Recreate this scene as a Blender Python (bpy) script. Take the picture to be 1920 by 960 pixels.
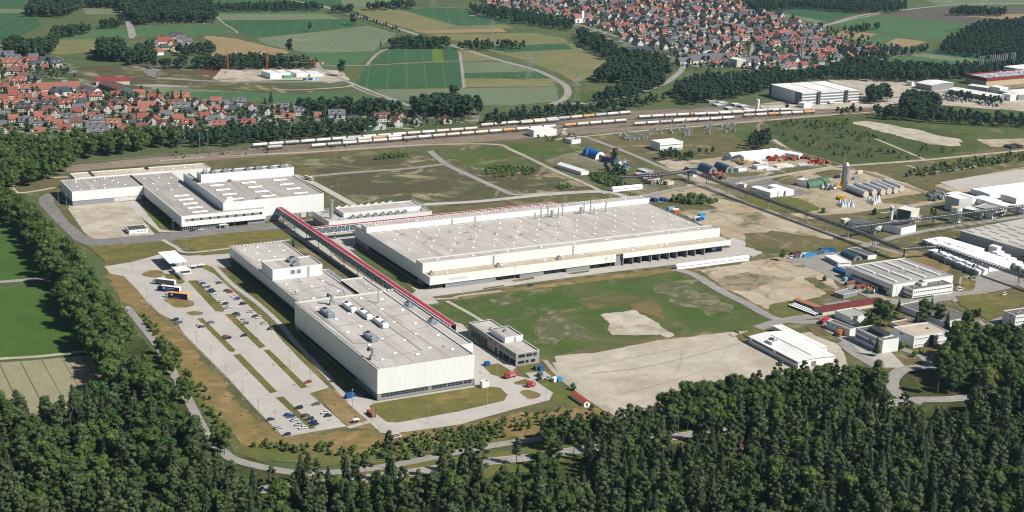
import bpy, bmesh, math, random
from mathutils import Vector, Matrix, noise
for o in list(bpy.data.objects): bpy.data.objects.remove(o)
scn = bpy.context.scene
COL = scn.collection
random.seed(7)
# ------------------------------------------------------------------ camera
FPX, PIT, ROL, AZ, CAMH = 2756.05, 0.285215, 0.0382264, 0.5132716, 310.0
_cp, _sp, _cr, _sr, _ca, _sa = math.cos(PIT), math.sin(PIT), math.cos(ROL), math.sin(ROL), math.cos(AZ), math.sin(AZ)
R0 = Vector((_ca, -_sa, 0)); F0 = Vector((_cp*_sa, _cp*_ca, -_sp)); D0 = Vector((-_sp*_sa, -_sp*_ca, -_cp))
RX = R0*_cr - D0*_sr
DX = R0*_sr + D0*_cr
cam = bpy.data.cameras.new('camera'); camo = bpy.data.objects.new('camera', cam); COL.objects.link(camo)
cam.sensor_width = 36; cam.lens = FPX/1920*36; cam.clip_start = 5; cam.clip_end = 20000
m = Matrix.Identity(4)
for i, a in enumerate((RX, -DX, -F0)):
    for j in range(3): m[j][i] = a[j]
m[2][3] = CAMH
camo.matrix_world = m
scn.camera = camo
CAM = Vector((0, 0, CAMH))
# ------------------------------------------------------------------ light
SUN = Vector((0.62, -0.76, 0.98)).normalized()      # towards the sun
w = bpy.data.worlds.new('World'); scn.world = w; w.use_nodes = True
nt = w.node_tree; bg = nt.nodes['Background']
sky = nt.nodes.new('ShaderNodeTexSky'); sky.sky_type = 'NISHITA'; sky.sun_disc = False
sky.sun_elevation = math.asin(SUN.z); sky.sun_rotation = math.atan2(SUN.x, SUN.y)
sky.altitude = 400; sky.air_density = 1.0; sky.dust_density = 1.2
nt.links.new(sky.outputs[0], bg.inputs[0]); bg.inputs[1].default_value = 0.052
sl = bpy.data.lights.new('sun', 'SUN'); sl.energy = 5.0; sl.angle = math.radians(0.5); sl.color = (1.0, 0.955, 0.895)
so = bpy.data.objects.new('sun', sl); COL.objects.link(so); so.rotation_euler = (-SUN).to_track_quat('-Z', 'Y').to_euler()
so.location = (0, 0, 900)
scn.view_settings.view_transform = 'Standard'; scn.view_settings.look = 'None'
scn.view_settings.exposure = 0.36; scn.view_settings.gamma = 1.0; scn.view_settings.use_curve_mapping = False
scn.render.engine = 'CYCLES'
scn.cycles.use_denoising = True; scn.cycles.pixel_filter_type = 'BLACKMAN_HARRIS'; scn.cycles.filter_width = 1.15; scn.cycles.sample_clamp_indirect = 4.0
scn.cycles.max_bounces = 5; scn.cycles.diffuse_bounces = 1; scn.cycles.glossy_bounces = 2
scn.cycles.transmission_bounces = 2; scn.cycles.transparent_max_bounces = 6; scn.cycles.volume_bounces = 1
scn.cycles.caustics_reflective = False; scn.cycles.caustics_refractive = False
# ------------------------------------------------------------------ where a spot of the photo stands in the place (z = its height)
def g(x, y, z=0.0):
    X, Y = x-960, y-480
    d = RX*X + DX*Y + F0*FPX
    p = CAM + d*((z-CAMH)/d.z)
    return Vector((p.x, p.y, z))
def proj(p):
    q = Vector(p)-CAM; Z = q.dot(F0)
    return 960+FPX*q.dot(RX)/Z, 480+FPX*q.dot(DX)/Z
def inview(p, mx=120, top=60, bot=120):
    x, y = proj(p); return -mx < x < 1920+mx and -top < y < 960+bot
def inpoly(x, y, P):
    c = False; n = len(P); j = n-1
    for i in range(n):
        xi, yi = P[i][0], P[i][1]; xj, yj = P[j][0], P[j][1]
        if (yi > y) != (yj > y) and x < (xj-xi)*(y-yi)/(yj-yi)+xi: c = not c
        j = i
    return c
# ------------------------------------------------------------------ materials
MATS = {}
def _new(name):
    m = bpy.data.materials.new(name); m.use_nodes = True
    return m, m.node_tree, m.node_tree.nodes['Principled BSDF']
def _noise(nt, vec, scale, detail=4, rough=0.55, dist=0.0):
    n = nt.nodes.new('ShaderNodeTexNoise'); n.inputs['Scale'].default_value = scale
    n.inputs['Detail'].default_value = detail; n.inputs['Roughness'].default_value = rough; n.inputs['Distortion'].default_value = dist
    nt.links.new(vec, n.inputs['Vector']); return n.outputs['Fac']
def _ramp(nt, fac, a, b):
    r = nt.nodes.new('ShaderNodeMapRange'); r.inputs[1].default_value = a; r.inputs[2].default_value = b
    r.interpolation_type = 'SMOOTHSTEP'; nt.links.new(fac, r.inputs[0]); return r.outputs[0]
def _mix(nt, fac, a, b, mode='MIX'):
    n = nt.nodes.new('ShaderNodeMix'); n.data_type = 'RGBA'; n.blend_type = mode
    for k, v in ((0, fac), (6, a), (7, b)):
        if isinstance(v, (int, float)): n.inputs[k].default_value = v
        elif isinstance(v, (tuple, list)): n.inputs[k].default_value = (v[0], v[1], v[2], 1)
        else: nt.links.new(v, n.inputs[k])
    return n.outputs[2]
def _pos(nt, scale=None, rot=0.0):
    tc = nt.nodes.new('ShaderNodeTexCoord'); v = tc.outputs['Object']
    if scale or rot:
        mp = nt.nodes.new('ShaderNodeMapping'); nt.links.new(v, mp.inputs[0])
        mp.inputs['Rotation'].default_value = (0, 0, rot)
        if scale: mp.inputs['Scale'].default_value = scale
        v = mp.outputs[0]
    return v
def flat(name, c, rough=0.7, metal=0.0, var=0.12, sc=0.6, spec=0.3):
    """paint / metal / wall: one colour with faint weathering"""
    if name in MATS: return MATS[name]
    m, nt, b = _new(name); v = _pos(nt)
    f = _noise(nt, v, sc, 5, 0.65)
    c1 = tuple(x*(1-var) for x in c); c2 = tuple(min(1, x*(1+var*0.6)) for x in c)
    nt.links.new(_mix(nt, _ramp(nt, f, 0.32, 0.68), c1, c2), b.inputs['Base Color'])
    b.inputs['Roughness'].default_value = rough; b.inputs['Metallic'].default_value = metal; b.inputs['Specular IOR Level'].default_value = spec
    MATS[name] = m; return m
def panel(name, c, period=6.0, rough=0.55, spec=0.3, dark=0.86):
    """clad wall: big sheets with fine joints, every sheet a slightly different tone"""
    if name in MATS: return MATS[name]
    m, nt, b = _new(name); tc = nt.nodes.new('ShaderNodeTexCoord')
    sp = nt.nodes.new('ShaderNodeSeparateXYZ'); nt.links.new(tc.outputs['Object'], sp.inputs[0])
    ad = nt.nodes.new('ShaderNodeMath'); ad.operation = 'ADD'; nt.links.new(sp.outputs[0], ad.inputs[0]); nt.links.new(sp.outputs[1], ad.inputs[1])
    dv = nt.nodes.new('ShaderNodeMath'); dv.operation = 'DIVIDE'; dv.inputs[1].default_value = period; nt.links.new(ad.outputs[0], dv.inputs[0])
    fl = nt.nodes.new('ShaderNodeMath'); fl.operation = 'FLOOR'; nt.links.new(dv.outputs[0], fl.inputs[0])
    wn = nt.nodes.new('ShaderNodeTexWhiteNoise'); wn.noise_dimensions = '1D'; nt.links.new(fl.outputs[0], wn.inputs['W'])
    fr = nt.nodes.new('ShaderNodeMath'); fr.operation = 'FRACT'; nt.links.new(dv.outputs[0], fr.inputs[0])
    jt = nt.nodes.new('ShaderNodeMath'); jt.operation = 'LESS_THAN'; jt.inputs[1].default_value = 0.12/period; nt.links.new(fr.outputs[0], jt.inputs[0])
    c1 = tuple(x*0.95 for x in c)
    col = _mix(nt, wn.outputs[0], c1, c)
    col = _mix(nt, _ramp(nt, _noise(nt, _pos(nt, (1, 1, 0.25)), 0.5, 5, 0.6), 0.4, 0.75), col, tuple(x*0.9 for x in c))
    col = _mix(nt, jt.outputs[0], col, tuple(x*dark for x in c))
    nt.links.new(col, b.inputs['Base Color'])
    b.inputs['Roughness'].default_value = rough; b.inputs['Specular IOR Level'].default_value = spec
    MATS[name] = m; return m
def roofmat(name, c, c2, seam=9.0, rough=0.85):
    """flat roof: bitumen or membrane sheets, water marks, dirt"""
    if name in MATS: return MATS[name]
    m, nt, b = _new(name); v = _pos(nt)
    big = _ramp(nt, _noise(nt, v, 0.035, 6, 0.6, 0.6), 0.36, 0.66)
    col = _mix(nt, big, c, c2)
    fine = _ramp(nt, _noise(nt, v, 0.5, 6, 0.7), 0.35, 0.7)
    col = _mix(nt, fine, col, tuple(x*0.82 for x in c))
    st = _ramp(nt, _noise(nt, _pos(nt, (1, 0.05, 1)), 0.35, 5, 0.65), 0.5, 0.68)
    col = _mix(nt, st, col, tuple(x*0.8 for x in c2))
    w = nt.nodes.new('ShaderNodeTexWave'); w.bands_direction = 'X'; w.inputs['Scale'].default_value = 0.314/seam; w.wave_profile = 'SAW'
    nt.links.new(v, w.inputs['Vector'])
    sm = nt.nodes.new('ShaderNodeMath'); sm.operation = 'GREATER_THAN'; sm.inputs[1].default_value = 0.965; nt.links.new(w.outputs['Fac'], sm.inputs[0])
    col = _mix(nt, sm.outputs[0], col, tuple(x*0.8 for x in c))
    sn = nt.nodes.new('ShaderNodeVectorMath'); sn.operation = 'SNAP'; sn.inputs[1].default_value = (seam*0.5, 17, 50); nt.links.new(v, sn.inputs[0])
    wn = nt.nodes.new('ShaderNodeTexWhiteNoise'); wn.noise_dimensions = '3D'; nt.links.new(sn.outputs[0], wn.inputs['Vector'])
    mr = nt.nodes.new('ShaderNodeMapRange'); mr.inputs[3].default_value = 0.9; mr.inputs[4].default_value = 1.05; nt.links.new(wn.outputs['Value'], mr.inputs[0])
    vm = nt.nodes.new('ShaderNodeVectorMath'); vm.operation = 'SCALE'; nt.links.new(col, vm.inputs[0]); nt.links.new(mr.outputs[0], vm.inputs['Scale']); col = vm.outputs[0]
    nt.links.new(col, b.inputs['Base Color']); b.inputs['Roughness'].default_value = rough; b.inputs['Specular IOR Level'].default_value = 0.15
    MATS[name] = m; return m
def ground(name, c1, c2, c3=None, s1=0.012, s2=0.12, t3=(0.55, 0.7), rows=None, rough=0.95, bump=0.0, tram=None, c3s=0.03):
    """soil, grass, gravel: two tones in big patches, fine grain, and bare or lush spots in a third"""
    if name in MATS: return MATS[name]
    m, nt, b = _new(name); v = _pos(nt)
    col = _mix(nt, _ramp(nt, _noise(nt, v, s1, 7, 0.62, 0.8), 0.36, 0.64), c1, c2)
    f = _ramp(nt, _noise(nt, v, s2, 7, 0.72), 0.3, 0.72)
    col = _mix(nt, f, _mix(nt, 1.0, col, (0.72, 0.74, 0.72), 'MULTIPLY'), col)
    if c3: col = _mix(nt, _ramp(nt, _noise(nt, v, c3s, 8, 0.68, 1.5), t3[0], t3[1]), col, c3)
    g3 = _ramp(nt, _noise(nt, v, 1.3, 3, 0.6), 0.35, 0.7)
    col = _mix(nt, g3, _mix(nt, 1.0, col, (0.86, 0.86, 0.86), 'MULTIPLY'), col)
    for rr in (rows, tram):
        if not rr: continue
        per, ang, cc, th = rr
        w = nt.nodes.new('ShaderNodeTexWave'); w.bands_direction = 'X'; w.inputs['Scale'].default_value = 0.314/per
        w.inputs['Distortion'].default_value = 0.15 if rr is rows else 0
        nt.links.new(_pos(nt, None, ang), w.inputs['Vector'])
        col = _mix(nt, _ramp(nt, w.outputs['Fac'], th, 1.0), col, cc)
    nt.links.new(col, b.inputs['Base Color']); b.inputs['Roughness'].default_value = rough; b.inputs['Specular IOR Level'].default_value = 0.1
    MATS[name] = m; return m
def paving(name, c, size=5.0, var=0.07, stain=0.82):
    """cast slabs or tarred bays with joints, each slab a little different, worn lanes"""
    if name in MATS: return MATS[name]
    m, nt, b = _new(name); v = _pos(nt)
    br = nt.nodes.new('ShaderNodeTexBrick'); br.inputs['Scale'].default_value = 1.0; br.offset = 0.0; br.inputs['Brick Width'].default_value = size; br.inputs['Row Height'].default_value = size*1.2; br.inputs['Mortar Size'].default_value = 0.05
    br.inputs['Color1'].default_value = (*[x*(1-var) for x in c], 1); br.inputs['Color2'].default_value = (*[min(1, x*(1+var)) for x in c], 1); br.inputs['Mortar'].default_value = (*[x*0.78 for x in c], 1)
    nt.links.new(v, br.inputs['Vector'])
    col = _mix(nt, 0.55, br.outputs['Color'], c)
    col = _mix(nt, _ramp(nt, _noise(nt, v, 0.03, 6, 0.65, 1.2), 0.42, 0.7), col, tuple(x*stain for x in c))
    col = _mix(nt, _ramp(nt, _noise(nt, _pos(nt, (1, 0.12, 1)), 0.25, 5, 0.7), 0.55, 0.75), col, tuple(x*0.86 for x in c))
    col = _mix(nt, _ramp(nt, _noise(nt, v, 1.4, 4, 0.7), 0.4, 0.75), col, tuple(x*0.93 for x in c))
    nt.links.new(col, b.inputs['Base Color']); b.inputs['Roughness'].default_value = 0.9; b.inputs['Specular IOR Level'].default_value = 0.12
    MATS[name] = m; return m
def foliage(name, c1, c2, c3):
    if name in MATS: return MATS[name]
    m, nt, b = _new(name)
    oi = nt.nodes.new('ShaderNodeObjectInfo')
    col = _mix(nt, oi.outputs['Random'], c1, c2)
    f = _noise(nt, _pos(nt), 0.6, 3, 0.6)
    col = _mix(nt, _ramp(nt, f, 0.4, 0.75), col, c3)
    ge = nt.nodes.new('ShaderNodeNewGeometry')
    r = nt.nodes.new('ShaderNodeMapRange'); r.inputs[3].default_value = 0.6; r.inputs[4].default_value = 1.4
    nt.links.new(ge.outputs['Random Per Island'], r.inputs[0])
    vm = nt.nodes.new('ShaderNodeVectorMath'); vm.operation = 'SCALE'; nt.links.new(col, vm.inputs[0]); nt.links.new(r.outputs[0], vm.inputs['Scale'])
    nt.links.new(vm.outputs[0], b.inputs['Base Color']); b.inputs['Roughness'].default_value = 0.85; b.inputs['Specular IOR Level'].default_value = 0.12
    MATS[name] = m; return m
# ------------------------------------------------------------------ mesh collector
class MB:
    def __init__(s): s.v = []; s.f = []; s.mi = []; s.mats = []
    def _m(s, mat):
        if mat not in s.mats: s.mats.append(mat)
        return s.mats.index(mat)
    def add(s, vs, fs, mat=None):
        k = len(s.v); s.v.extend([tuple(v) for v in vs]); i = s._m(mat)
        for f in fs: s.f.append(tuple(a+k for a in f)); s.mi.append(i)
        return s
    def box(s, x0, y0, z0, x1, y1, z1, mat=None, M=None):
        vs = [(x0,y0,z0),(x1,y0,z0),(x1,y1,z0),(x0,y1,z0),(x0,y0,z1),(x1,y0,z1),(x1,y1,z1),(x0,y1,z1)]
        if M is not None: vs = [M @ Vector(v) for v in vs]
        return s.add(vs, [(0,3,2,1),(4,5,6,7),(0,1,5,4),(1,2,6,5),(2,3,7,6),(3,0,4,7)], mat)
    def prism(s, P, z0, z1, mat=None):
        n = len(P); vs = [(p[0], p[1], z0) for p in P]+[(p[0], p[1], z1) for p in P]
        fs = [tuple(range(n-1, -1, -1)), tuple(range(n, 2*n))]+[(i, (i+1) % n, n+(i+1) % n, n+i) for i in range(n)]
        return s.add(vs, fs, mat)
    def cyl(s, p, q, r, r2=None, n=8, mat=None, caps=True):
        p = Vector(p); q = Vector(q); r2 = r if r2 is None else r2
        a = (q-p).normalized(); u = a.orthogonal().normalized(); w = a.cross(u)
        vs = [p+(u*math.cos(t)+w*math.sin(t))*r for t in [2*math.pi*i/n for i in range(n)]]
        vs += [q+(u*math.cos(t)+w*math.sin(t))*r2 for t in [2*math.pi*i/n for i in range(n)]]
        fs = [(i, (i+1) % n, n+(i+1) % n, n+i) for i in range(n)]
        if caps: fs += [tuple(range(n-1, -1, -1)), tuple(range(n, 2*n))]
        return s.add(vs, fs, mat)
    def bar(s, p, q, wd, ht=None, mat=None):
        """square bar from p to q"""
        p = Vector(p); q = Vector(q); ht = wd if ht is None else ht
        a = (q-p).normalized(); up = Vector((0, 0, 1)) if abs(a.z) < 0.95 else Vector((1, 0, 0))
        u = a.cross(up).normalized()*wd/2; w = u.cross(a).normalized()*ht/2
        vs = [p-u-w, p+u-w, p+u+w, p-u+w, q-u-w, q+u-w, q+u+w, q-u+w]
        return s.add(vs, [(0,1,2,3),(7,6,5,4),(0,4,5,1),(1,5,6,2),(2,6,7,3),(3,7,4,0)], mat)
    def arch(s, x0, y0, x1, y1, r, z0, along='y', n=10, mat=None, full=False):
        """half barrel between two ends; full closes a whole tube"""
        t0, t1 = (0, math.pi) if not full else (0, 2*math.pi)
        ring = []
        cx, cy, L = (x0+x1)/2, (y0+y1)/2, None
        for e in (0, 1):
            for i in range(n+1):
                t = t0+(t1-t0)*i/n
                if along == 'y': ring.append((cx+(x1-x0)/2*math.cos(t), y0 if e == 0 else y1, z0+r*math.sin(t)))
                else: ring.append((x0 if e == 0 else x1, cy+(y1-y0)/2*math.cos(t), z0+r*math.sin(t)))
        k = n+1
        fs = [(i, i+1, k+i+1, k+i) for i in range(n)]+[tuple(range(k-1, -1, -1)), tuple(range(k, 2*k))]
        return s.add(ring, fs, mat)
    def mesh(s, name):
        me = bpy.data.meshes.new(name); me.from_pydata(s.v, [], s.f)
        for mt in s.mats:
            if mt: me.materials.append(mt)
        me.polygons.foreach_set('material_index', s.mi)
        me.update(); return me
    def build(s, name, mat=None, parent=None, loc=None, smooth=False):
        if not s.v: return None
        me = s.mesh(name)
        if mat:
            me.materials.clear(); me.materials.append(mat); me.polygons.foreach_set('material_index', [0]*len(me.polygons))
        if smooth: me.polygons.foreach_set('use_smooth', [True]*len(me.polygons))
        bm = bmesh.new(); bm.from_mesh(me); bmesh.ops.recalc_face_normals(bm, faces=bm.faces); bm.to_mesh(me); bm.free()
        o = bpy.data.objects.new(name, me); COL.objects.link(o)
        if parent: o.parent = parent
        if loc is not None: o.location = loc
        return o
def tag(o, label=None, cat=None, group=None, kind=None):
    if label: o['label'] = label
    if cat: o['category'] = cat
    if group: o['group'] = group
    if kind: o['kind'] = kind
    return o
def thing(name, label, cat, loc=(0, 0, 0), rz=0.0, group=None):
    o = bpy.data.objects.new(name, None); o.empty_display_size = 1; COL.objects.link(o)
    o.location = loc; o.rotation_euler = (0, 0, rz); return tag(o, label, cat, group)
KIDS = {}
def copy_tree(o, loc=None, rz=None, label=None, group=None, scale=None, parent=None):
    if o.name not in KIDS: KIDS[o.name] = list(o.children)
    c = o.copy(); COL.objects.link(c); c.parent = parent
    for ch in KIDS[o.name]: copy_tree(ch, parent=c)
    if loc is not None: c.location = loc
    if rz is not None: c.rotation_euler = (0, 0, rz)
    if scale is not None: c.scale = (scale,)*3 if isinstance(scale, (int, float)) else scale
    if label: c['label'] = label
    if group: c['group'] = group
    return c
# ------------------------------------------------------------------ ground sheets
ZL = [0.0]
def jagged(P, amp, step=5.0, seed=0):
    out = []
    n = len(P); step = 2.5 if amp < 4 else 5.0
    for i in range(n):
        a, b = P[i], P[(i+1) % n]; L = (b-a).length; k = max(1, min(160, int(L/step)))
        for j in range(k):
            p = a.lerp(b, j/k); q = Vector((p.x*0.06+seed, p.y*0.06, 3.3)); q2 = q*3.7
            out.append(Vector((p.x+amp*(noise.noise(q)+0.5*noise.noise(q2)+0.35*noise.noise(q2*3.1))*1.7, p.y+amp*(noise.noise(q+Vector((9, 9, 9)))+0.5*noise.noise(q2+Vector((5, 5, 5)))+0.35*noise.noise(q2*3.3))*1.7, 0)))
    return out
def smooth(P, closed=True, n=6):
    out = []; N = len(P); rng = range(N) if closed else range(N-1)
    for i in rng:
        p0 = P[(i-1) % N] if closed or i > 0 else P[0]; p1 = P[i]; p2 = P[(i+1) % N]; p3 = P[(i+2) % N] if closed or i+2 < N else P[-1]
        for j in range(n):
            t = j/n
            out.append(0.5*((2*p1)+(p2-p0)*t+(2*p0-5*p1+4*p2-p3)*t*t+(3*p1-p0-3*p2+p3)*t**3))
    if not closed: out.append(P[-1].copy())
    return out
from mathutils.geometry import tessellate_polygon
def sheet(name, px, mat, layer, jag=0.0, curve=False, world=False, kind='structure', label=None):
    P = [Vector((p[0], p[1], 0)) if world else g(p[0], p[1]) for p in px]
    if curve: P = smooth(P)
    if jag: P = jagged(P, jag, seed=random.random()*50)
    z = 0.04*layer+0.0014*(int(ZL[0]) % 27); ZL[0] += 1
    tri = tessellate_polygon([P])
    mb = MB(); mb.add([(p.x, p.y, z) for p in P], tri, mat)
    me = mb.mesh(name)
    bm = bmesh.new(); bm.from_mesh(me)
    for f in bm.faces:
        if f.normal.z < 0: f.normal_flip()
    bm.to_mesh(me); bm.free()
    o = bpy.data.objects.new(name, me); COL.objects.link(o); o['kind'] = kind
    if label: o['label'] = label
    return o
def road(name, px, width, mat, layer, world=False, kerb=None, n=6, line=None, ends=True, z0=0.0):
    P = [Vector((p[0], p[1], 0)) if world else g(p[0], p[1]) for p in px]
    P = smooth(P, False, n) if len(P) > 2 else P
    z = 0.04*layer+0.0014*(int(ZL[0]) % 27)+z0; ZL[0] += 1
    def ribbon(off0, off1, zz):
        vs = []; 
        for i, p in enumerate(P):
            t = (P[min(i+1, len(P)-1)]-P[max(i-1, 0)]).normalized(); nn = Vector((-t.y, t.x, 0))
            vs += [(p+nn*off0)+Vector((0, 0, zz)), (p+nn*off1)+Vector((0, 0, zz))]
        return vs, [(2*i, 2*i+1, 2*i+3, 2*i+2) for i in range(len(P)-1)]
    mb = MB(); vs, fs = ribbon(-width/2, width/2, z); mb.add(vs, fs, mat)
    if line:      # painted lines
        lm = line
        for o0 in (-width/2+0.25, width/2-0.45):
            vs, fs = ribbon(o0, o0+0.2, z+0.02); mb.add(vs, fs, lm)
        vs, fs = ribbon(-0.09, 0.09, z+0.02); mb.add(vs, [f for i, f in enumerate(fs) if i % 2], lm)
    me = mb.mesh(name)
    bm = bmesh.new(); bm.from_mesh(me)
    for f in bm.faces:
        if f.normal.z < 0: f.normal_flip()
    bm.to_mesh(me); bm.free()
    o = bpy.data.objects.new(name, me); COL.objects.link(o); o['kind'] = 'structure'
    if kerb:
        kb = MB()
        for sgn in (-1, 1):
            for i in range(len(P)-1):
                t = (P[i+1]-P[i]).normalized(); nn = Vector((-t.y, t.x, 0))*sgn*(width/2+0.09)
                kb.bar(P[i]+nn+Vector((0, 0, 0.08)), P[i+1]+nn+Vector((0, 0, 0.08)), 0.22, 0.16, kerb)
        k = kb.build('kerb'); k['kind'] = 'structure'
    return o
# ================================================================== ground, fields, roads
G_MEADOW = ground('meadow_grass', (0.115, 0.14, 0.06), (0.09, 0.122, 0.05), (0.185, 0.165, 0.1), t3=(0.56, 0.74))
G_SITE = ground('dry_site_grass', (0.165, 0.135, 0.066), (0.11, 0.118, 0.048), (0.27, 0.225, 0.14), s1=0.02, t3=(0.52, 0.7), c3s=0.03)
G_ROUGH = ground('rough_brown_grass', (0.105, 0.09, 0.052), (0.10, 0.112, 0.048), (0.31, 0.255, 0.165), s1=0.02, s2=0.09, t3=(0.5, 0.66), c3s=0.02)
G_GREEN = ground('lush_grass', (0.07, 0.118, 0.027), (0.112, 0.128, 0.048), (0.2, 0.175, 0.105), s1=0.018, s2=0.07, t3=(0.54, 0.7), c3s=0.02)
G_LAWN = ground('mown_dry_lawn', (0.185, 0.155, 0.05), (0.135, 0.135, 0.042), (0.26, 0.185, 0.075), s1=0.03, t3=(0.5, 0.72), c3s=0.05)
G_LAWNB = ground('burnt_lawn', (0.27, 0.185, 0.08), (0.19, 0.155, 0.058), (0.32, 0.22, 0.115), s1=0.03, t3=(0.5, 0.7), c3s=0.04)
G_VERGE = ground('green_verge', (0.11, 0.135, 0.035), (0.155, 0.15, 0.045), (0.22, 0.175, 0.07), s1=0.04, c3s=0.06)
G_SAND = ground('pale_gravel', (0.45, 0.385, 0.3), (0.53, 0.47, 0.385), (0.34, 0.27, 0.19), s1=0.014, s2=0.06, t3=(0.54, 0.8), c3s=0.028)
G_SANDY = ground('sandy_lot', (0.5, 0.42, 0.31), (0.4, 0.32, 0.215), (0.16, 0.145, 0.08), s1=0.025, s2=0.09, t3=(0.54, 0.66), c3s=0.026)
G_CHALK = ground('chalky_gravel', (0.55, 0.49, 0.4), (0.43, 0.365, 0.28), (0.17, 0.145, 0.08), s1=0.04, s2=0.1, t3=(0.58, 0.72), c3s=0.04)
G_CONC = paving('worn_concrete', (0.42, 0.395, 0.355), 5.0)
G_PAVE = ground('pale_paving', (0.49, 0.46, 0.41), (0.45, 0.42, 0.37), None, s1=0.04, s2=0.3)
G_ASPH = ground('old_asphalt', (0.25, 0.235, 0.22), (0.21, 0.2, 0.19), (0.3, 0.28, 0.26), s1=0.03, s2=0.2)
G_ROAD = ground('light_road', (0.36, 0.33, 0.3), (0.31, 0.29, 0.265), (0.27, 0.25, 0.23), s1=0.03, s2=0.15)
G_TRACK = ground('dirt_track', (0.5, 0.45, 0.36), (0.42, 0.37, 0.29), None, s1=0.04, s2=0.1)
G_BALL = ground('rail_ballast', (0.235, 0.18, 0.135), (0.3, 0.24, 0.185), (0.14, 0.135, 0.07), s1=0.02, s2=0.15, t3=(0.58, 0.7))
G_FLOOR = ground('forest_floor', (0.05, 0.06, 0.022), (0.085, 0.1, 0.03), (0.11, 0.085, 0.045), s1=0.03)
G_VILL = ground('village_gardens', (0.075, 0.105, 0.038), (0.11, 0.12, 0.055), (0.3, 0.27, 0.23), s1=0.03, s2=0.08, t3=(0.52, 0.62), c3s=0.03)
F_DG = ground('crop_dark_green', (0.048, 0.115, 0.05), (0.056, 0.128, 0.06), None, s1=0.006, tram=(24, 0.43, (0.1, 0.135, 0.07), 0.99))
F_MG = ground('crop_mid_green', (0.074, 0.15, 0.064), (0.088, 0.158, 0.068), None, s1=0.006, tram=(22, 0.5, (0.11, 0.145, 0.07), 0.99))
F_PG = ground('crop_pale_green', (0.175, 0.21, 0.125), (0.155, 0.195, 0.112), (0.21, 0.225, 0.14), s1=0.006, c3s=0.01)
F_OL = ground('crop_olive', (0.18, 0.185, 0.08), (0.24, 0.215, 0.1), (0.13, 0.165, 0.06), s1=0.008, c3s=0.01)
F_TAN = ground('stubble_tan', (0.33, 0.25, 0.135), (0.29, 0.215, 0.115), None, s1=0.01, tram=(9, 0.3, (0.24, 0.18, 0.1), 0.9))
F_BR = ground('ploughed_brown', (0.12, 0.105, 0.085), (0.135, 0.12, 0.095), None, s1=0.01)
F_BRI = ground('crop_bright_green', (0.13, 0.21, 0.03), (0.12, 0.19, 0.03), None)
F_ROWG = ground('row_crop_green', (0.078, 0.15, 0.028), (0.062, 0.125, 0.026), (0.042, 0.075, 0.022), s1=0.02, rows=(2.6, 0.04, (0.052, 0.095, 0.024), 0.55), t3=(0.6, 0.8), c3s=0.02)
F_ROWW = ground('ripening_wheat', (0.33, 0.3, 0.19), (0.29, 0.27, 0.17), None, s1=0.02, s2=0.3, rows=(11.5, 0.03, (0.11, 0.11, 0.065), 0.975), tram=(3.1, 0.03, (0.25, 0.235, 0.14), 0.8))
M_KERB = flat('kerb_stone', (0.55, 0.52, 0.47), var=0.06)
M_LINE = flat('road_paint', (0.75, 0.75, 0.72), var=0.08)

mb = MB(); mb.add([(-3500, -600, -0.06), (6500, -600, -0.06), (6500, 9000, -0.06), (-3500, 9000, -0.06)], [(0, 1, 2, 3)], G_MEADOW)
o = mb.build('ground'); o['kind'] = 'structure'

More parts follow.
